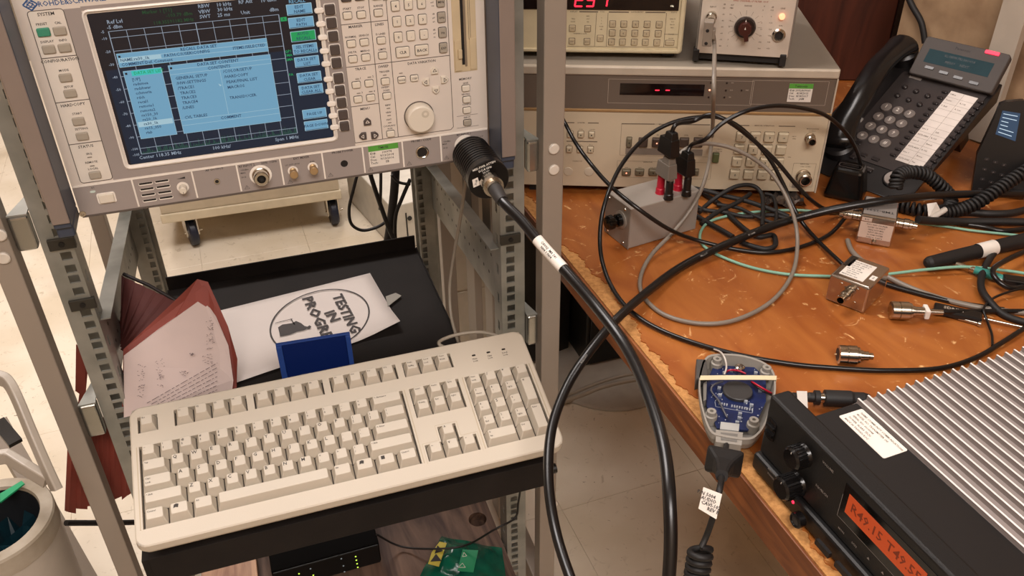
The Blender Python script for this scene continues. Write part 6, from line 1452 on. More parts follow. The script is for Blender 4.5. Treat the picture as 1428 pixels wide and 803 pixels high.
# ================================================================= desk telephone
MP = frame((567.4, 1235.8, 813.2), -.8667, .5)
ph = thing('desk_telephone', 'black desk telephone with tilted grey screen and long paper directory strip', 'telephone', MP)
def Pp(px, py, h=0): p = onp(MP, 2, h, px, py); return (p.x, p.y)
M_ph = mat('phone_charcoal', '#1d1a1a', .35, var=.05, bump=.06, bscale=1500); M_ph2 = mat('phone_key_dark', '#2c2727', .3); M_phs = mat('phone_silver_grey', '#4c4643', .6, 0, var=.03, spec=.25); M_phk = mat('phone_key_silver', '#7a716c', .4, .1, var=.03)
M_pf = mat('phone_face_grey', '#474140', .3, .3, var=.05)
br = Pp(1250, 290); tr = Pp(1408, 118)
Bx1 = (br[0] + tr[0]) / 2; By0 = -148; By1 = tr[1] - 2; Bx0 = -68
b = MB(); I = MP.inverted()
def dz(p, z): return I @ Vector((p.x, p.y, z))
# body: wedge whose underside reaches the bench
top_ = [Vector((Bx0, By0, 0)), Vector((Bx1, By0, 0)), Vector((Bx1, By1, 0)), Vector((Bx0, By1, 0))]
bot_ = [Vector((Bx0 + 4, By0 + 3, -1)), Vector((Bx1 - 4, By0 + 3, -1)), Vector((Bx1 - 4, By1 - 6, -34)), Vector((Bx0 + 4, By1 - 6, -34))]
b.add([tuple(p) for p in bot_ + top_], [(3, 2, 1, 0), (4, 5, 6, 7), (0, 1, 5, 4), (1, 2, 6, 5), (2, 3, 7, 6), (3, 0, 4, 7)]); b.build('body', M_ph, ph, bev=4, seg=3)
for x_ in (Bx0 + 20, Bx1 - 30):
    b = MB(); A_ = Vector((x_, By1 - 60, -30)); Wb = MP @ A_; g_ = I @ Vector((Wb.x + 30, Wb.y + 30, 754)); b.tube([A_, g_], 5, sq=(24, 10)); b.build('stand', M_ph, ph)
# raised key field
kf = [Pp(*q_, 1) for q_ in ((1262, 106), (1408, 135), (1300, 262), (1190, 215))]
fx0, fx1 = -18, Bx1 - 7; b = MB(); b.prism(rr(fx1 - fx0, 178, 5, 3, ((fx0 + fx1) / 2, 82 - 95)), 0, 1.4, 0); b.build('key_field', M_pf, ph)
rows_ = ['123', '456', '789', '*0#']
for r_ in range(4):
    for c_ in range(3):
        x, y = c_ * 18.5, -r_ * 20.9
        b = MB(); b.lathe([(7.8, 1.3), (7.8, 3.8), (6.6, 4.4), (.2, 4.5)], 0, flat(x, y, 0), 20, smooth=False); b.text(rows_[r_][c_], 8.6 if rows_[r_][c_] != '*' else 12, flat(x, y - (2 if rows_[r_][c_] == '*' else 0), 4.65), 1); b.build('number_key', [M_phk, M_lab], ph)
for px, py in ((1262, 121), (1277.5, 127), (1293.5, 133.5), (1251.5, 133), (1267, 139), (1282.5, 145.5)):
    x, y = Pp(px, py, 3); b = MB(); b.lathe([(4.2, 1.2), (4, 4), (2.6, 5.4), (.2, 5.8)], 0, flat(x, y, 0), 14); b.build('round_key', M_ph2, ph)
st = [Pp(*q_, 1.8) for q_ in ((1327, 127), (1363.6, 136.6), (1246.5, 224), (1286.7, 233.6))]
x0, x1, y0, y1 = (st[0][0] + st[2][0]) / 2, (st[1][0] + st[3][0]) / 2, (st[2][1] + st[3][1]) / 2, (st[0][1] + st[1][1]) / 2
b = MB(); b.bx(x0, x1, y0, y1, 1.4, 1.9)
T_ = flat(0, 0, 2.0)
for i in range(13): yv = y0 + (y1 - y0) * i / 12; seg_line(b, (x0, yv), (x1, yv), .3, T_, 1)
seg_line(b, ((x0 + x1) / 2, y0), ((x0 + x1) / 2, y1), .3, T_, 1)
for i, (q1, q2) in enumerate((('X272-0035', 'Fax'), ('Line 1', 'Bruce'), ('X272-4635', 'R.102'), ('Line 2', 'Bench'), ('X272-5800', 'R.105'), ('Line 3', 'Lab'), ('', ''), ('', ''), ('', ''), ('T. Bell', 'A. Lee'), ('Tester', ' R.118'), ('Office', ''))):
    yv = y0 + (y1 - y0) * (i + .5) / 12
    if q1: b.text(q1, 3.6, flat(x0 + 1.5, yv, 2.05), 1, 'LEFT')
    if q2: b.text(q2, 3.6, flat((x0 + x1) / 2 + 2, yv, 2.05), 1, 'LEFT')
b.build('directory_strip', [mat('glossy_white_card', '#e2d8d0', .12), M_pr], ph)
for i in range(12):
    yv = y0 + (y1 - y0) * (i + .5) / 12
    for x_ in (x0 - 7, x1 + 7):
        b = MB(); b.prism(rr(8, 4.6, 2, 3), 1.2, 4.2, 0, flat(x_, yv, 0), ch=.8); b.build('line_key', M_ph2, ph)
for px, py, l in ((1204, 215, 'FLASH'), (1221, 221, 'TRANSFER'), (1211, 236, 'SP-PHONE'), (1187, 217, 'AUTO'), (1196, 198, '')):
    x, y = Pp(px, py, 3); b = MB(); b.prism(rr(11, 6.4, 1, 2), 0, 3, 0, flat(x, y, 0), ch=.6)
    if l: b.text(l, 2.4, flat(x, y + 5.2, .3), 1)
    b.build('function_key', [M_ph2, mat('phone_print', '#8d8582', .6)], ph)
x, y = Pp(1246, 249, 2); b = MB(); b.lathe([(15, 0), (15, 2), (13.6, 3)], 0, flat(x, y, 0), 28); b.lathe([(12.6, 3), (12, 4), (.2, 4.4)], 1, flat(x, y, 0), 28); b.build('navigation_ring', [M_ph, mat('silver_ring', '#b9b0aa', .3, .3)], ph)
x, y = Pp(1277, 108, 2); b = MB(); b.prism(rr(19, 6.5, .8, 2), 0, 2, 0, flat(x, y, 0)); b.build('name_label', mat('label_grey_phone', '#8f8781', .5), ph)
x, y = Pp(1196, 165, 4); b = MB(); b.prism(rr(15, 7, .8, 2), 0, 4.4, 0, flat(x, y, 0)); b.build('white_clip', mat('clip_pale', '#a9a5a2', .4), ph)
# tilting display: plane from its picture corners, steeper than the body
DTI = .5 + .42
cD = MP @ Vector((*Pp(1268, 94, 16), 16))
MD = frame(cD, -.8667 + .04, DTI)
dcor = [onp(MD, 2, 0, *q_) for q_ in ((1295, 47), (1412, 80), (1377, 134), (1268, 97))]
x0, x1 = (dcor[0].x + dcor[3].x) / 2, (dcor[1].x + dcor[2].x) / 2; y0, y1 = (dcor[2].y + dcor[3].y) / 2, (dcor[0].y + dcor[1].y) / 2
Id = I @ MD
b = MB(); b.prism(rr(x1 - x0, y1 - y0, 4, 3, ((x0 + x1) / 2, (y0 + y1) / 2)), -12, 0, 0, Id, ch=1.2); dsp = b.build('display_housing', M_phs, ph)
lc = [onp(MD, 2, 0, *q_) for q_ in ((1297, 64), (1385, 92), (1376, 110), (1290, 84))]
b = MB(); lx0, lx1, ly0, ly1 = (lc[0].x + lc[3].x) / 2, (lc[1].x + lc[2].x) / 2, (lc[2].y + lc[3].y) / 2, (lc[0].y + lc[1].y) / 2
b.prism([(lx0, ly0), (lx1, ly0), (lx1, ly1), (lx0, ly1)], 0, .25, 0, Id)
for i, (s_, u) in enumerate((('02:18PM FRI NOV14', .5), ('MENU     NEXT', .5))): b.text(s_, 5.2, Id @ Matrix.Translation((lx0 + (lx1 - lx0) * u, ly1 - 5.5 - i * 9, .35)), 1)
b.build('lcd', [mat('lcd_teal', '#2b4046', .7, spec=.1), mat('lcd_dark', '#1a262b', .5)], dsp)
q_ = onp(MD, 2, 0, 1343, 69.5); b = MB(); b.text('Panasonic', 5.6, Id @ Matrix.Translation((q_.x, q_.y, .15)), 0); b.build('lettering', M_ink, dsp)
for px, py in ((1296, 94.5), (1316, 101.5), (1336, 108.5), (1358, 116)):
    q_ = onp(MD, 2, 0, px, py); b = MB(); b.prism(rr(13, 4, 1, 2), 0, 1.4, 0, Id @ flat(q_.x, q_.y, 0)); b.build('display_key', M_ph2, dsp)
q_ = onp(MD, 2, 0, 1384, 74); b = MB(); b.prism(rr(20, 5, 1, 2), -3, 1.8, 0, Id @ flat(q_.x, q_.y, 0)); b.build('message_lamp', mat('red_lamp_glow', '#ff2a4a', emit=1.6), dsp)
# handset on its cradle
hp = [(1166, 205, 22), (1178, 170, 34), (1203, 128, 46), (1226, 92, 46), (1252, 68, 34), (1262, 62, 26)]
hs = smooth([Vector((*Pp(px, py, h), h)) for px, py, h in hp], 5)
n_ = len(hs); b = MB(); L_ = []
for i, P_ in enumerate(hs):
    u = i / (n_ - 1); t_ = (hs[min(i + 1, n_ - 1)] - hs[max(i - 1, 0)]).normalized(); up = Vector((0, 0, 1)); up = (up - t_ * up.dot(t_)).normalized(); s_ = t_.cross(up)
    e = abs(u - .5) * 2; wd_ = 19 + 8 * max(0, e - .45) / .55; hh_ = 11 + 5 * max(0, e - .5) * 2; 
    if i in (0, n_ - 1): wd_ *= .55; hh_ *= .6
    if i in (1, n_ - 2): wd_ *= .9
    L_.append([tuple(P_ + s_ * math.cos(2 * pi * k / 18) * wd_ + up * math.sin(2 * pi * k / 18) * hh_ * (1 if math.sin(2 * pi * k / 18) > 0 else 1.0)) for k in range(18)])
b.loft(L_, 0, None, smooth=True); b.build('handset', mat('handset_gloss_black', '#151313', .22), ph)
for P_, r_ in ((hs[2], 22), (hs[-3], 22)):
    b = MB(); b.lathe([(r_ * .9, -min(P_.z, 30) + 3), (r_, P_.z * .0 - 4), (r_ * .8, 0)], 0, Matrix.Translation((P_.x, P_.y, P_.z - 8)), 20); b.build('handset_cup', M_ph, ph)

# cordless handset standing at the far right
Bc = atz(1352, 268, 741)
dpc = CF.dot(Bc - CAMP)
mcd = frame((Bc.x, Bc.y, 741), -.42, 0)
cp = thing('cordless_handset', 'black cordless handset with lit blue screen standing at the right edge', 'telephone', mcd)
tl = .22
Mt = Matrix.Rotation(-tl, 4, 'X')
def Cf(px, py): p = (Mt.inverted() @ (mcd.inverted() @ CAMP)); q_ = Mt.inverted().to_3x3() @ (mcd.inverted().to_3x3() @ ray(px, py)); t_ = -p.y / q_.y; r_ = p + q_ * t_; return (r_.x, r_.z)
oc = [Cf(*q_) for q_ in ((1354, 272), (1363, 215), (1390, 158), (1395, 145), (1404, 142), (1428, 140), (1440, 150), (1440, 272))]
b = MB(); b.prism([(x, z) for x, z in oc][::-1], 0, 20, 0, Mt @ front(0, 0, 20)); b.build('body', M_bp, cp, bev=2)
sq_ = [Cf(*q_) for q_ in ((1398, 154), (1423, 158), (1416, 197), (1388, 187))]
b = MB(); b.add([(x, z, 0) for x, z in sq_], [(3, 2, 1, 0)], 0, Mt @ front(0, 0, -.5)); ce = (sum(p[0] for p in sq_) / 4, sum(p[1] for p in sq_) / 4)
rnd = random.Random(2)
for i in range(6):
    P0 = Vector(sq_[0]).lerp(Vector(sq_[3]), .12 + i * .15); P1 = Vector(sq_[1]).lerp(Vector(sq_[2]), .12 + i * .15); a_ = P0.lerp(P1, .1); c_ = P0.lerp(P1, rnd.uniform(.45, .9)); seg_line(b, a_, c_, .8, Mt @ front(0, 0, -.7), 1)
b.build('screen', [mat('blue_lcd', '#2a4560', emit=.8), mat('lcd_white_text', '#c9dcea', emit=1)], cp)
for i in range(4):
    for j in range(3):
        x, z = Cf(1376 + j * 12 - i * 3, 222 + i * 14 + j * 4); b = MB(); b.prism(rr(6, 3.4, 1, 2), 0, 1.2, 0, Mt @ front(x, z, 0)); b.text('123456789*0#'[i * 3 + j], 2.6, Mt @ front(x, z, -1.3), 1); b.build('key', [M_ph2, M_phk], cp)
# black power adapter in front of the phone
ad = frame((atz(1147, 279, 741).x, atz(1147, 279, 741).y, 741), -.52)
t = thing('power_adapter', 'glossy black power adapter standing between the instrument stack and the telephone', 'adapter', ad)
b = MB(); b.box((24, 30, 24), (54, 46, 46), 0, None, .72); b.build('body', mat('gloss_black_case', '#0b0a0a', .2), t, bev=6, seg=3)
b = MB(); T_ = Matrix.Translation((24, 26, 47.2)); loopline(b, rr(30, 13, 4, 3), 1.2, T_, 0); b.prism(rr(22, 5, 2, 3), 0, .5, 1, T_); b.build('top_ring', [mat('ring_grey', '#77716d', .3, .5), M_hol], t)

# coiled handset cord
def coil(mb, path, R_, r_, turns, n=8):
    sp = smooth(path, 12); N_ = len(sp) - 1; pts = []; st_ = turns * 12; up = Vector((0, 0, 1))
    for i in range(st_ + 1):
        u = i / st_ * N_; k = min(int(u), N_ - 1); P_ = sp[k].lerp(sp[k + 1], u - k); t_ = (sp[k + 1] - sp[k]).normalized()
        a = up - t_ * up.dot(t_); a.normalize(); c_ = t_.cross(a); th = 2 * pi * i / 12; pts.append(P_ + a * math.cos(th) * R_ + c_ * math.sin(th) * R_)
    mb.tube(pts, r_, 0, n)
def coilthing(name, label, pts, R_, r_, turns):
    W_ = [wp(p) for p in pts]; base = W_[0].copy(); t = thing(name, label, 'cord', Matrix.Translation(base)); b = MB(); coil(b, [p - base for p in W_], R_, r_, turns); b.build('coil', M_cabm, t)
coilthing('handset_cord', 'coiled black handset cord looping over the lower right of the telephone', [(1249, 262, 34), (1252, 246, 48), (1266, 240, 50), (1290, 243, 44), (1310, 258, 30), (1325, 275, 14), (1322, 292, 10), (1295, 295, 10), (1262, 288, 10), (1240, 280, 10)], 7.2, 2.6, 40)
coilthing('handset_cord', 'coiled black cord rising from the bench to the right edge below the cordless handset', [(1310, 296, 12), (1335, 293, 12), (1362, 283, 20), (1390, 265, 32), (1415, 248, 44), (1440, 232, 56)], 7.2, 2.6, 24)

# ================================================================= other leads on the bench
pt1 = Mp1 @ Vector((3, 0, h1_ + 10)); pt2 = Mp2 @ Vector((3, 0, h2_ + 10))
cable('test_lead', 'black lead arching from the stacked banana plug down beside the grey lead', [pt1, pt1 + Vector((6, 3, 9)), (966, 169, 150), (990, 160, 160), (1015, 169, 154), (1045, 191, 128), (1080, 222, 98), (1108, 255, 66), (1130, 278, 42), (1152, 292, 16), (1180, 296, 5), (1215, 292, 5)], 2.7, M_cab)
cable('test_lead', 'black lead rising highest from the rear banana plug across to the telephone', [pt2, pt2 + Vector((5, 2, 9)), (984, 194, 142), (1006, 173, 158), (1040, 155, 172), (1080, 147.5, 172), (1120, 151, 160), (1155, 163, 140), (1185, 192, 100), (1200, 228, 50), (1198, 262, 12), (1188, 280, 4)], 2.7, M_cab)
cable('test_lead', 'long black lead making the big open loop on the bench and reaching the steel box', [(1440, 450, 5), (1400, 476, 4), (1360, 499, 3.4), (1310, 513.5, 3.4), (1240, 516.5, 3.4), (1180, 514, 3.4), (1100, 507, 3.4), (1010, 490, 3.4), (930, 464, 4), (880, 434, 6), (852, 398, 12), (838, 355, 30), (838, 310, 58), (848, 270, 84), (868, 228, 104), (900, 192, 122), (940, 170, 136), (985, 162.5, 140), (1015, 168, 136), (1042, 186, 116), (1072, 220, 84), (1092, 256, 52), (1106, 288, 26), (1116, 306, 14), (1128, 322, 8), (1147, 342, 8), (1166, 360, 12), (1184, 376, 10)], 2.7, M_cab)
sk_p = M2 @ Vector((F2(992.5, 22, -2)[0] + 5, -38, F2(992.5, 22, -2)[1] - 14))
cable('test_lead', 'grey lead hanging from the pale panel input and looping round to the banana plugs', [sk_p, sk_p + Vector((1, -8, -12)), (996, 95, -.985e3), (995, 140, -.98e3), (993, 190, 92), (987, 235, 76), (972, 277, 52), (943, 319, 22), (908, 356, 6), (893, 388, 3.4), (898, 414, 3.4), (927, 439, 3.4), (976, 451, 3.4), (1026, 446, 3.4), (1075, 421, 3.4), (1104, 384, 4), (1112, 343, 14), (1108, 306, 34), (1092, 266, 62), (1067, 233, 88), (1025, 208, 110), (985, 200, 118), (960, 206, 118), (948, 214, 112)], 2.6, M_cgr)
cable('test_lead', 'black lead crossing the aluminium box from the rack post to the chrome coupler', [(770, 140, 160), (787, 170, 130), (802, 198, 112), (822, 226, 92), (850, 258, 82), (886, 288, 72), (930, 318, 40), (966, 333, 12), (1018, 346, 4), (1068, 352, 3.4), (1114, 345, 3.4), (1155, 328, 4), (1178, 304, 10), (1186, 290, 18)], 2.7, M_cab)
cable('thin_cable', 'mint green cable curling on the bench and passing behind the nearest steel box', [(1215, 298, 3), (1150, 296, 3), (1110, 293, 3), (1060, 295, 3), (1015, 301, 3), (988, 310, 3), (977, 324, 3), (979, 340, 3), (1000, 355, 3), (1045, 372, 3), (1095, 382, 3), (1150, 385, 3), (1200, 386, 3), (1240, 382, 4), (1290, 376, 8), (1345, 372, 10), (1400, 377, 8), (1440, 383, 6)], 1.9, M_cmint)
cable('thin_cable', 'pale green cable running right from the chrome coupler along the bench', [(1268, 309, 20), (1285, 312, 8), (1320, 316, 3), (1360, 322, 3), (1440, 330, 3)], 1.7, M_cmint)
cable('test_lead', 'black lead leaving the chrome coupler to the right edge', [(1280, 306, 23), (1300, 308, 16), (1340, 309, 8), (1400, 309, 8), (1445, 310, 8)], 5.2, M_cabm)
t, sp, ba = cable('grey_lead', 'grey lead leaving the nearest steel box to the right under the chrome plug lead', [(1182, 335, 3.2), (1188, 350, 3.2), (1205, 366, 3.2), (1222, 378, 3.2), (1240, 387, 4), (1262, 398, 3.2), (1290, 409, 3.2), (1330, 421, 3.2), (1380, 431, 3.2), (1440, 437, 3.2)], 3.2, M_cgr)
cable('test_lead', 'black lead beside the grey lead on the bench behind the chrome plug', [(1236, 396, 4), (1262, 404, 3), (1300, 414, 3), (1345, 424, 3), (1400, 432, 3)], 3.2, M_cab)
heap = [([(962, 262, 14), (985, 266, 16), (1010, 273, 14), (1040, 280, 12), (1075, 292, 10), (1100, 302, 6)], 3.4), ([(975, 296, 5), (990, 282, 10), (1010, 268, 20), (1030, 259, 26), (1050, 259, 24), (1062, 270, 18), (1064, 290, 12), (1063, 315, 6)], 3.0), ([(968, 258, 8), (985, 272, 5), (1004, 285, 5), (1020, 303, 5), (1042, 322, 5), (1058, 330, 5), (1078, 328, 5), (1081, 342, 5), (1068, 347, 5), (1048, 343, 5), (1030, 336, 5)], 3.4), ([(970, 300, 5), (985, 309, 5), (1005, 320, 5), (1022, 330, 5)], 3.4), ([(1000, 285, 8), (1030, 290, 8), (1055, 302, 8), (1080, 310, 8), (1082, 290, 10), (1078, 274, 12), (1066, 270, 14)], 2.6), ([(978, 312, 4), (1000, 296, 8), (1025, 284, 12), (1040, 275, 14), (1046, 270, 14)], 3.2), ([(962, 280, 6), (980, 292, 6), (1010, 296, 6), (1040, 302, 6), (1075, 300, 6), (1100, 306, 6)], 3.0)]
for i, (pts, r_) in enumerate(heap):
    cable('cable', ['black cord along the foot of the instrument stack', 'black cord humped highest in the tangle behind the aluminium box', 'black cord ending in a hook under the thick coaxial cable', 'short black cord length at the corner of the aluminium box', 'thin black cord bent square in the tangle', 'black cord slanting upward in the middle of the tangle', 'black cord lying lowest along the tangle'][i], pts, r_, M_cabm, group='tangled black cords')
fo_ = thing('foil_scrap', 'crumpled shiny clear wrapper among the black cords under the instrument', 'wrapper', Matrix.Translation(atz(1092, 283, 741)))
b = MB(); rnd = random.Random(9); vs = []; fs = []
for i in range(9):
    for j in range(6): vs.append((i * 7 - 28, j * 7 - 18, 1 + rnd.random() * 12))
for i in range(8):
    for j in range(5): a = i * 6 + j; fs += [(a, a + 6, a + 7), (a, a + 7, a + 1)]
b.add(vs, fs); b.build('film', mat('shiny_film', '#5a504a', .12, .6), fo_)
# dark heap of connectors left of the scrap
t = thing('paper_tag', 'white twisted paper tag on a lead in front of the coiled cord', 'tag', Matrix.Translation(atz(1298, 296, 750)))
o0 = atz(1298, 296, 750)
b = MB(); q4 = [atz(px, py, z_) - o0 for px, py, z_ in ((1293, 284, 768), (1306, 282, 770), (1313, 296, 756), (1295, 304, 752))]; plate(b, q4[::-1], .5); b.build('flag', M_lab, t)
b = MB(); b.cyl(atz(1297, 305, 752) - o0, atz(1318, 292, 758) - o0, 4, n=12); b.build('roll', M_lab, t)
# tools at right
A_, B_ = atz(1303, 425, 749), atz(1369, 443, 746)
t = thing('slim_adapter', 'slim black rectangular adapter with pale lettering crossing under the chrome plug lead', 'adapter', frame((A_.x, A_.y, 741.5), math.atan2((B_ - A_).y, (B_ - A_).x)))
L_ = (B_ - A_).length; b = MB(); b.bx(0, L_, -9, 7, 0, 8); b.build('body', M_bp, t, bev=2); b = MB(); b.text('SDNRY', 7, flat(L_ * .42, -1, 8.2), 0); b.build('lettering', M_prl, t)
A_, B_ = atz(1310, 436, 743), atz(1368, 452, 743); t = thing('tweezers', 'slim silver tool lying below the black adapter', 'tool', look(A_, B_)); L_ = (B_ - A_).length
b = MB(); b.lathe([(1.2, 0), (2.2, 10), (2.2, L_ - 4), (3.6, L_ - 3), (3.6, L_)], 0, None, 10); b.build('rod', M_nik, t)
A_, B_ = atz(1372, 444, 744), atz(1440, 459, 744); t = thing('telescopic_antenna', 'thin silver telescopic rod running off the right edge', 'antenna', look(A_, B_)); b = MB(); b.lathe([(1.6, 0), (1.6, 40), (2.3, 40.5), (2.3, (B_ - A_).length)], 0, None, 10); b.build('rod', M_nik, t)
A_, B_ = atz(1333, 368, 748), atz(1428, 398, 746); t = thing('probe_plug', 'teal green probe plug with silver tip beside the black antenna', 'plug', look(A_, B_)); L_ = (B_ - A_).length
b = MB(); b.lathe([(3.4, 0), (3.4, L_ * .12), (2.6, L_ * .13), (2.6, L_ * .2), (4, L_ * .21), (4, L_ * .28)], 0, None, 12); b.build('tip', M_nik, t); b = MB(); b.lathe([(5, L_ * .28), (5.4, L_ * .45), (4.4, L_ * .8), (2, L_)], 0, None, 12); b.build('grip', mat('teal_plastic', '#2f8277', .4), t)
right = [([(1440, 346, 14), (1405, 362, 16), (1385, 376, 18), (1392, 392, 14), (1412, 402, 8), (1440, 396, 6)], 3.2, 'black glossy lead looping at the right beyond the teal plug'), ([(1386, 352, 8), (1372, 376, 8), (1368, 400, 8), (1380, 420, 8), (1402, 440, 4), (1440, 452, 4)], 4.2, 'thick black lead curving down at the right edge'), ([(1440, 400, 8), (1410, 406, 8), (1385, 416, 6), (1372, 430, 10), (1377, 448, 4), (1383, 466, 4), (1384, 482, 4)], 1.4, 'thin black wire hanging in a bend above the finned radio'), ([(1440, 318, 4), (1400, 322, 4), (1370, 316, 4), (1340, 312, 4)], 3.6, 'grey-black lead under the coiled cord at the right edge'), ([(1440, 290, 6), (1410, 297, 8), (1380, 298, 8), (1350, 296, 6), (1320, 298, 6)], 5, 'thick black cord beneath the coiled cord at the right edge')]
for pts, r_, l_ in right: cable('lead', l_, pts, r_, M_cab if r_ < 4 else M_cabm)
t = thing('plug', 'small black plug with pale tip beneath the teal probe at the right', 'plug', frame((atz(1398, 396, 741.2).x, atz(1398, 396, 741.2).y, 741.2), -.3)); b = MB(); b.bx(-2, 34, -7, 7, 0, 11); b.build('body', M_bp, t, bev=2); b = MB(); b.bx(-10, -2.2, -2, 2, 4, 7); b.build('pale_tip', M_lab, t)
t = thing('plastic_box', 'pale plastic corner piece at the right edge behind the coiled cord', 'box', frame((atz(1414, 262, 741).x, atz(1414, 262, 741).y, 741), -.5)); b = MB(); b.bx(0, 90, 0, 40, 0, 34); b.build('case', mat('pale_plastic', '#b5a99a', .5), t, bev=3)
# cords on the wooden side panel and wall
def wcable(name, label, pts, r_, m_=None):
    W_ = [MCB @ onp(MCB, 1, y, px, py) for px, py, y in pts]; cable(name, label, W_, r_, m_ or M_cabm)
MCB = Mcb
wcable('cable', 'dark cord hanging against the wooden cabinet above the telephone handset', [(1150, 4, 600), (1168, 12, 600), (1188, 32, 605), (1200, 58, 610), (1206, 85, 612)], 5)
W_ = [MW @ onp(MW, 1, 16, px, py) for px, py in ((1262, -14), (1272, 8), (1285, 32), (1290, 60))]; cable('cable', 'dark cord hanging against the wallpaper behind the telephone screen', W_, 5, M_cabm)
W_ = [MCB @ onp(MCB, 1, 300, px, py) for px, py in ((1112, 22), (1128, 40), (1140, 62), (1150, 80))]; cable('grey_lead', 'grey lead behind the pale panel instrument against the cabinet', W_, 5, M_cgr)
p_ = MCB @ onp(MCB, 1, 585, 1146, 3); t = thing('wall_plug', 'grey plug fixed near the top of the wooden cabinet', 'plug', frame(p_, HYAW)); b = MB(); b.bx(-24, 16, 0, 34, -8, 30); b.build('body', mat('plug_grey_brown', '#4f4640', .5), t, bev=3)

# ================================================================= on the floor behind the rack
def onfl(px, py, z=0): return atz(px, py, z)
wc1, wc2 = onfl(272, 342), onfl(467, 313)
dd_ = wc2 - wc1; yc_ = math.atan2(dd_.y, dd_.x); MCt = frame((wc1.x, wc1.y, 0), yc_)
ct = thing('wheeled_trolley', 'cream wheeled base with blue-black castors on the floor behind the rack', 'trolley', MCt)
M_wh = mat('blue_black_tyre', '#15192a', .4); M_cr = mat('cream_painted_steel', '#cfc2a8', .5)
for x_, a_ in ((0, .25), (dd_.length, .1)):
    T_ = flat(x_, 10, 0, a_)
    b = MB(); hh = 42; Ta = T_ @ Matrix(((0, 0, 1, -13), (1, 0, 0, 0), (0, 1, 0, hh), (0, 0, 0, 1)))
    b.lathe([(20, 0), (hh - 4, 1), (hh, 6), (hh, 20), (hh - 4, 25), (20, 26)], 0, Ta, 28); b.lathe([(14, -2), (14, 28)], 1, Ta, 16); wh = b.build('castor_wheel', [M_wh, M_nik], ct)
    b = MB()
    for s_ in (-17, 17): b.bx(s_ - 2, s_ + 2, -14, 22, hh - 8, 98, 0, T_)
    b.bx(-19, 19, -16, 24, 95, 99, 0, T_); b.cyl((-22, 0, hh), (30, 0, hh), 4, n=10, T=T_); b.build('castor_fork', M_nik, ct)
x0t, x1t = onp(MCt, 1, 0, 222, 290), onp(MCt, 1, 0, 480, 262)
b = MB(); b.bx(-70, dd_.length + 30, -30, 620, 99.5, 128); b.build('base_frame', M_cr, ct, bev=3)
b = MB(); b.bx(-66, dd_.length + 26, -26, 616, 128.2, 700); b.build('cabinet_body', mat('cream_cabinet', '#b9ab94', .5), ct, bev=3)
# white plastic case and grey cabinet further right
def fb(name, label, cat, pA, w_, dpt, h_, yaw, m_, **kw):
    A_ = onfl(*pA); M_ = frame((A_.x, A_.y, 0), yaw); t = thing(name, label, cat, M_); b = MB(); b.bx(0, w_, 0, dpt, 2, h_); b.build('case', m_, t, bev=kw.get('bev', 4)); return t, M_
t, M_ = fb('plastic_crate', 'white plastic case on the floor behind the right rear rail', 'case', (552, 352), 430, 380, 150, CART_Y + .2, mat('white_plastic', '#c2bbae', .5))
b = MB(); b.bx(40, 44, -1, 0, 30, 120); b.lathe([(7, 0), (7, 3)], 0, front(52, 100), 14); b.build('latch', M_cabm, t)
t, M_ = fb('grey_cabinet', 'grey metal cabinet standing on the floor beyond the white case', 'cabinet', (536, 250), 520, 300, 330, CART_Y, mat('grey_cabinet_paint', '#7b756d', .5))
t, M_ = fb('floor_unit', 'pale drawer unit seen between the right rails of the rack', 'cabinet', (640, 498), 250, 300, 560, CART_Y, mat('pale_drawer', '#b3a896', .5))
b = MB(); b.bx(2, 248, -2.2, -.2, 30, 190); b.bx(2, 248, -2.2, -.2, 196, 360); b.bx(2, 248, -2.2, -.2, 366, 545); b.build('drawer_front', mat('pale_drawer_front', '#b8ad9b', .45), t, bev=1)
# cords behind
def fcable(label, pts, r_, m_=None): cable('cable', label, [MC @ onp(MC, 1, y, px, py) for px, py, y in pts], r_, m_ or M_cabm)
fcable('thick black cord hanging straight behind the rack beside the white case', [(552, 190, 520), (551, 250, 520), (546, 300, 520), (539, 345, 520), (530, 372, 520)], 8)
fcable('black cord slanting across the thick cord behind the rack', [(510, 215, 480), (518, 248, 480), (532, 290, 480), (545, 325, 470), (556, 342, 460), (575, 358, 440), (590, 372, 420), (600, 400, 400)], 4)
fcable('thin black cord drooping in a wide loop behind the rack over the cream floor', [(500, 236, 560), (494, 260, 560), (487, 290, 560), (490, 312, 560), (505, 321, 560), (525, 317, 560), (540, 308, 560)], 3)
fcable('thin black cord dropping vertically behind the rack', [(531, 220, 600), (531, 260, 600), (530, 292, 600)], 3)
fcable('thin black cord leading down from the rear right rail', [(572, 250, 500), (560, 278, 500), (552, 300, 500), (551, 330, 500), (555, 360, 500)], 3.4)
fcable('short black cord curving behind the rear right rail', [(546, 244, 500), (556, 254, 500), (572, 257, 500)], 2.6)
fcable('black cord lying across the floor left of the rack', [(92, 729, 60), (150, 729, 100), (192, 728, 140), (260, 726, 200)], 4)
W_ = [atz(px, py, 8) for px, py in ((770, 560), (800, 548), (835, 534), (870, 524), (905, 518))]; cable('floor_cable', 'pale cable lying on the floor beyond the bench in the upper of two strands', W_, 5, mat('pale_cable', '#9d9384', .5))
W_ = [atz(px, py, 8) for px, py in ((770, 565), (810, 552), (840, 540), (880, 531), (910, 529))]; cable('floor_cable', 'pale cable lying on the floor beyond the bench in the lower of two strands', W_, 6, MATS['pale_cable'])
t = thing('floor_mat', 'round pale disc on the floor beneath the computer tower', 'disc', Matrix.Translation(atz(850, 508, 1))); b = MB(); b.lathe([(170, .5), (170, 5), (164, 7)], 0, None, 40); b.build('disc', mat('pale_disc', '#a79f93', .5), t)

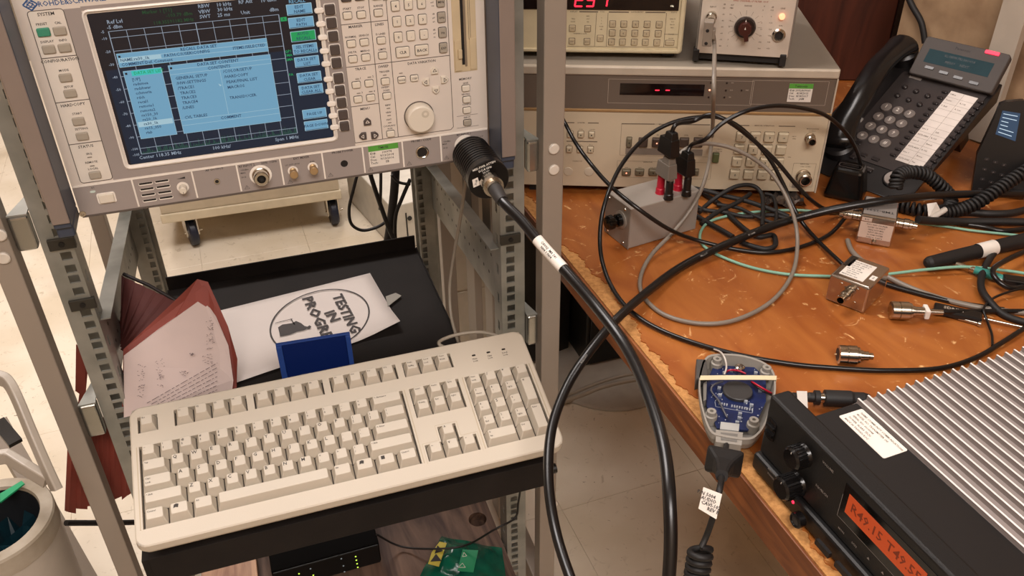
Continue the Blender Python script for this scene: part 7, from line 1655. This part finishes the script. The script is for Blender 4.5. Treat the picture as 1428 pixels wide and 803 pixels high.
# ================================================================= round bin at the lower left
ZR = 560
cR = atz(-18, 728, ZR); MBn = Matrix.Translation((cR.x, cR.y, ZR))
pe = atz(68, 728, ZR); RB = (pe - cR).length * 1.0
bn = thing('round_bin', 'round cream bin with worn rim at the lower left corner', 'bin', Matrix.Translation((cR.x, cR.y, 0)))
M_bin = mat('worn_cream_plastic', '#a59a8a', .5, var=.15, scale=25, col2='#877a66')
M_bin2 = mat('pale_bin_wall', '#b3a99c', .45, var=.05)
b = MB(); b.lathe([(RB * .80, 4), (RB * .96, ZR - 26), (RB * .99, ZR - 26), (RB * .99, ZR - 3), (RB * .97, ZR), (RB * .78, ZR), (RB * .76, ZR - 4)], 0, None, 56, caps=False); b.build('rim', M_bin, bn)
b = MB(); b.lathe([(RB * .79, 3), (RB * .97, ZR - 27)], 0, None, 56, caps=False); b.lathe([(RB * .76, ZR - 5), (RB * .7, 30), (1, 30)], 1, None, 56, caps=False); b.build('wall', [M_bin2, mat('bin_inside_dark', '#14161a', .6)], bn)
b = MB(); rnd = random.Random(3)
vs = [(0, 0, ZR - 40)]; n1 = 30
for k_ in range(1, 4):
    for i in range(n1): a = 2 * pi * i / n1; vs.append((math.cos(a) * RB * .25 * k_, math.sin(a) * RB * .25 * k_, ZR - 60 + rnd.uniform(-22, 22)))
fs = [(0, 1 + i, 1 + (i + 1) % n1) for i in range(n1)]
for k_ in range(2):
    o_ = 1 + k_ * n1; fs += [(o_ + i, o_ + n1 + i, o_ + n1 + (i + 1) % n1, o_ + (i + 1) % n1) for i in range(n1)]
b.add(vs, fs); b.build('liner_bag', mat('dark_teal_film', '#123038', .3, var=.3, scale=12, col2='#0c1a22'), bn)
gt = [atz(0, 688, ZR + 8), atz(30, 670, ZR + 8), atz(34, 674, ZR + 8), atz(0, 700, ZR + 8)]
t = thing('green_strip', 'bright green strip lying over the edge of the round bin', 'strip', Matrix.Translation(gt[0])); b = MB(); plate(b, [p - gt[0] for p in gt][::-1], 2); b.build('strip', mat('green_plastic', '#1f9160', .4), t)
# grey bent arm and leaning post beside the bin
t = thing('grey_arm_frame', 'pale grey bent plastic arm rising beside the round bin', 'arm', Matrix.Translation(atz(76, 678, ZR + 20)))
o0 = atz(76, 678, ZR + 20)
W_ = [atz(px, py, z_) - o0 for px, py, z_ in ((-30, 520, 720), (0, 527, 716), (12, 534, 712), (24, 556, 700), (44, 604, 668), (64, 650, 636), (79, 682, 612))]
b = MB(); b.tube(smooth(W_, 5), 8, sq=(9, 17)); b.build('bent_bar', mat('pale_grey_plastic_arm', '#a79d90', .4, var=.03), t, bev=2)
W_ = [atz(px, py, z_) - o0 for px, py, z_ in ((-20, 640, 640), (10, 636, 636), (36, 652, 628), (66, 670, 616))]
b = MB(); b.tube(W_, 8, sq=(10, 17)); b.build('cross_arm', MATS['pale_grey_plastic_arm'], t, bev=2)
A_, B_ = atz(-8, 590, 420), atz(128, 822, 60)
t = thing('leaning_post', 'taupe metal post leaning beside the round bin', 'post', Matrix.Translation(B_)); 
b = MB(); A2 = atz(-6, 588, 330); b.tube([A2 - B_, Vector((0, 0, 0))], 10, sq=(32, 32)); b.build('tube', M_post, t, bev=1)
b = MB(); A_, B2 = atz(-3, 588, ZR + 30), atz(22, 618, ZR + 20); t2 = thing('dark_clip', 'dark shiny clip behind the pale arm at the left edge', 'clip', Matrix.Translation(A_)); b.tube([Vector((0, 0, 0)), B2 - A_], 6, sq=(16, 6)); b.build('body', mat('dark_chrome', '#3a3836', .2, .7), t2)
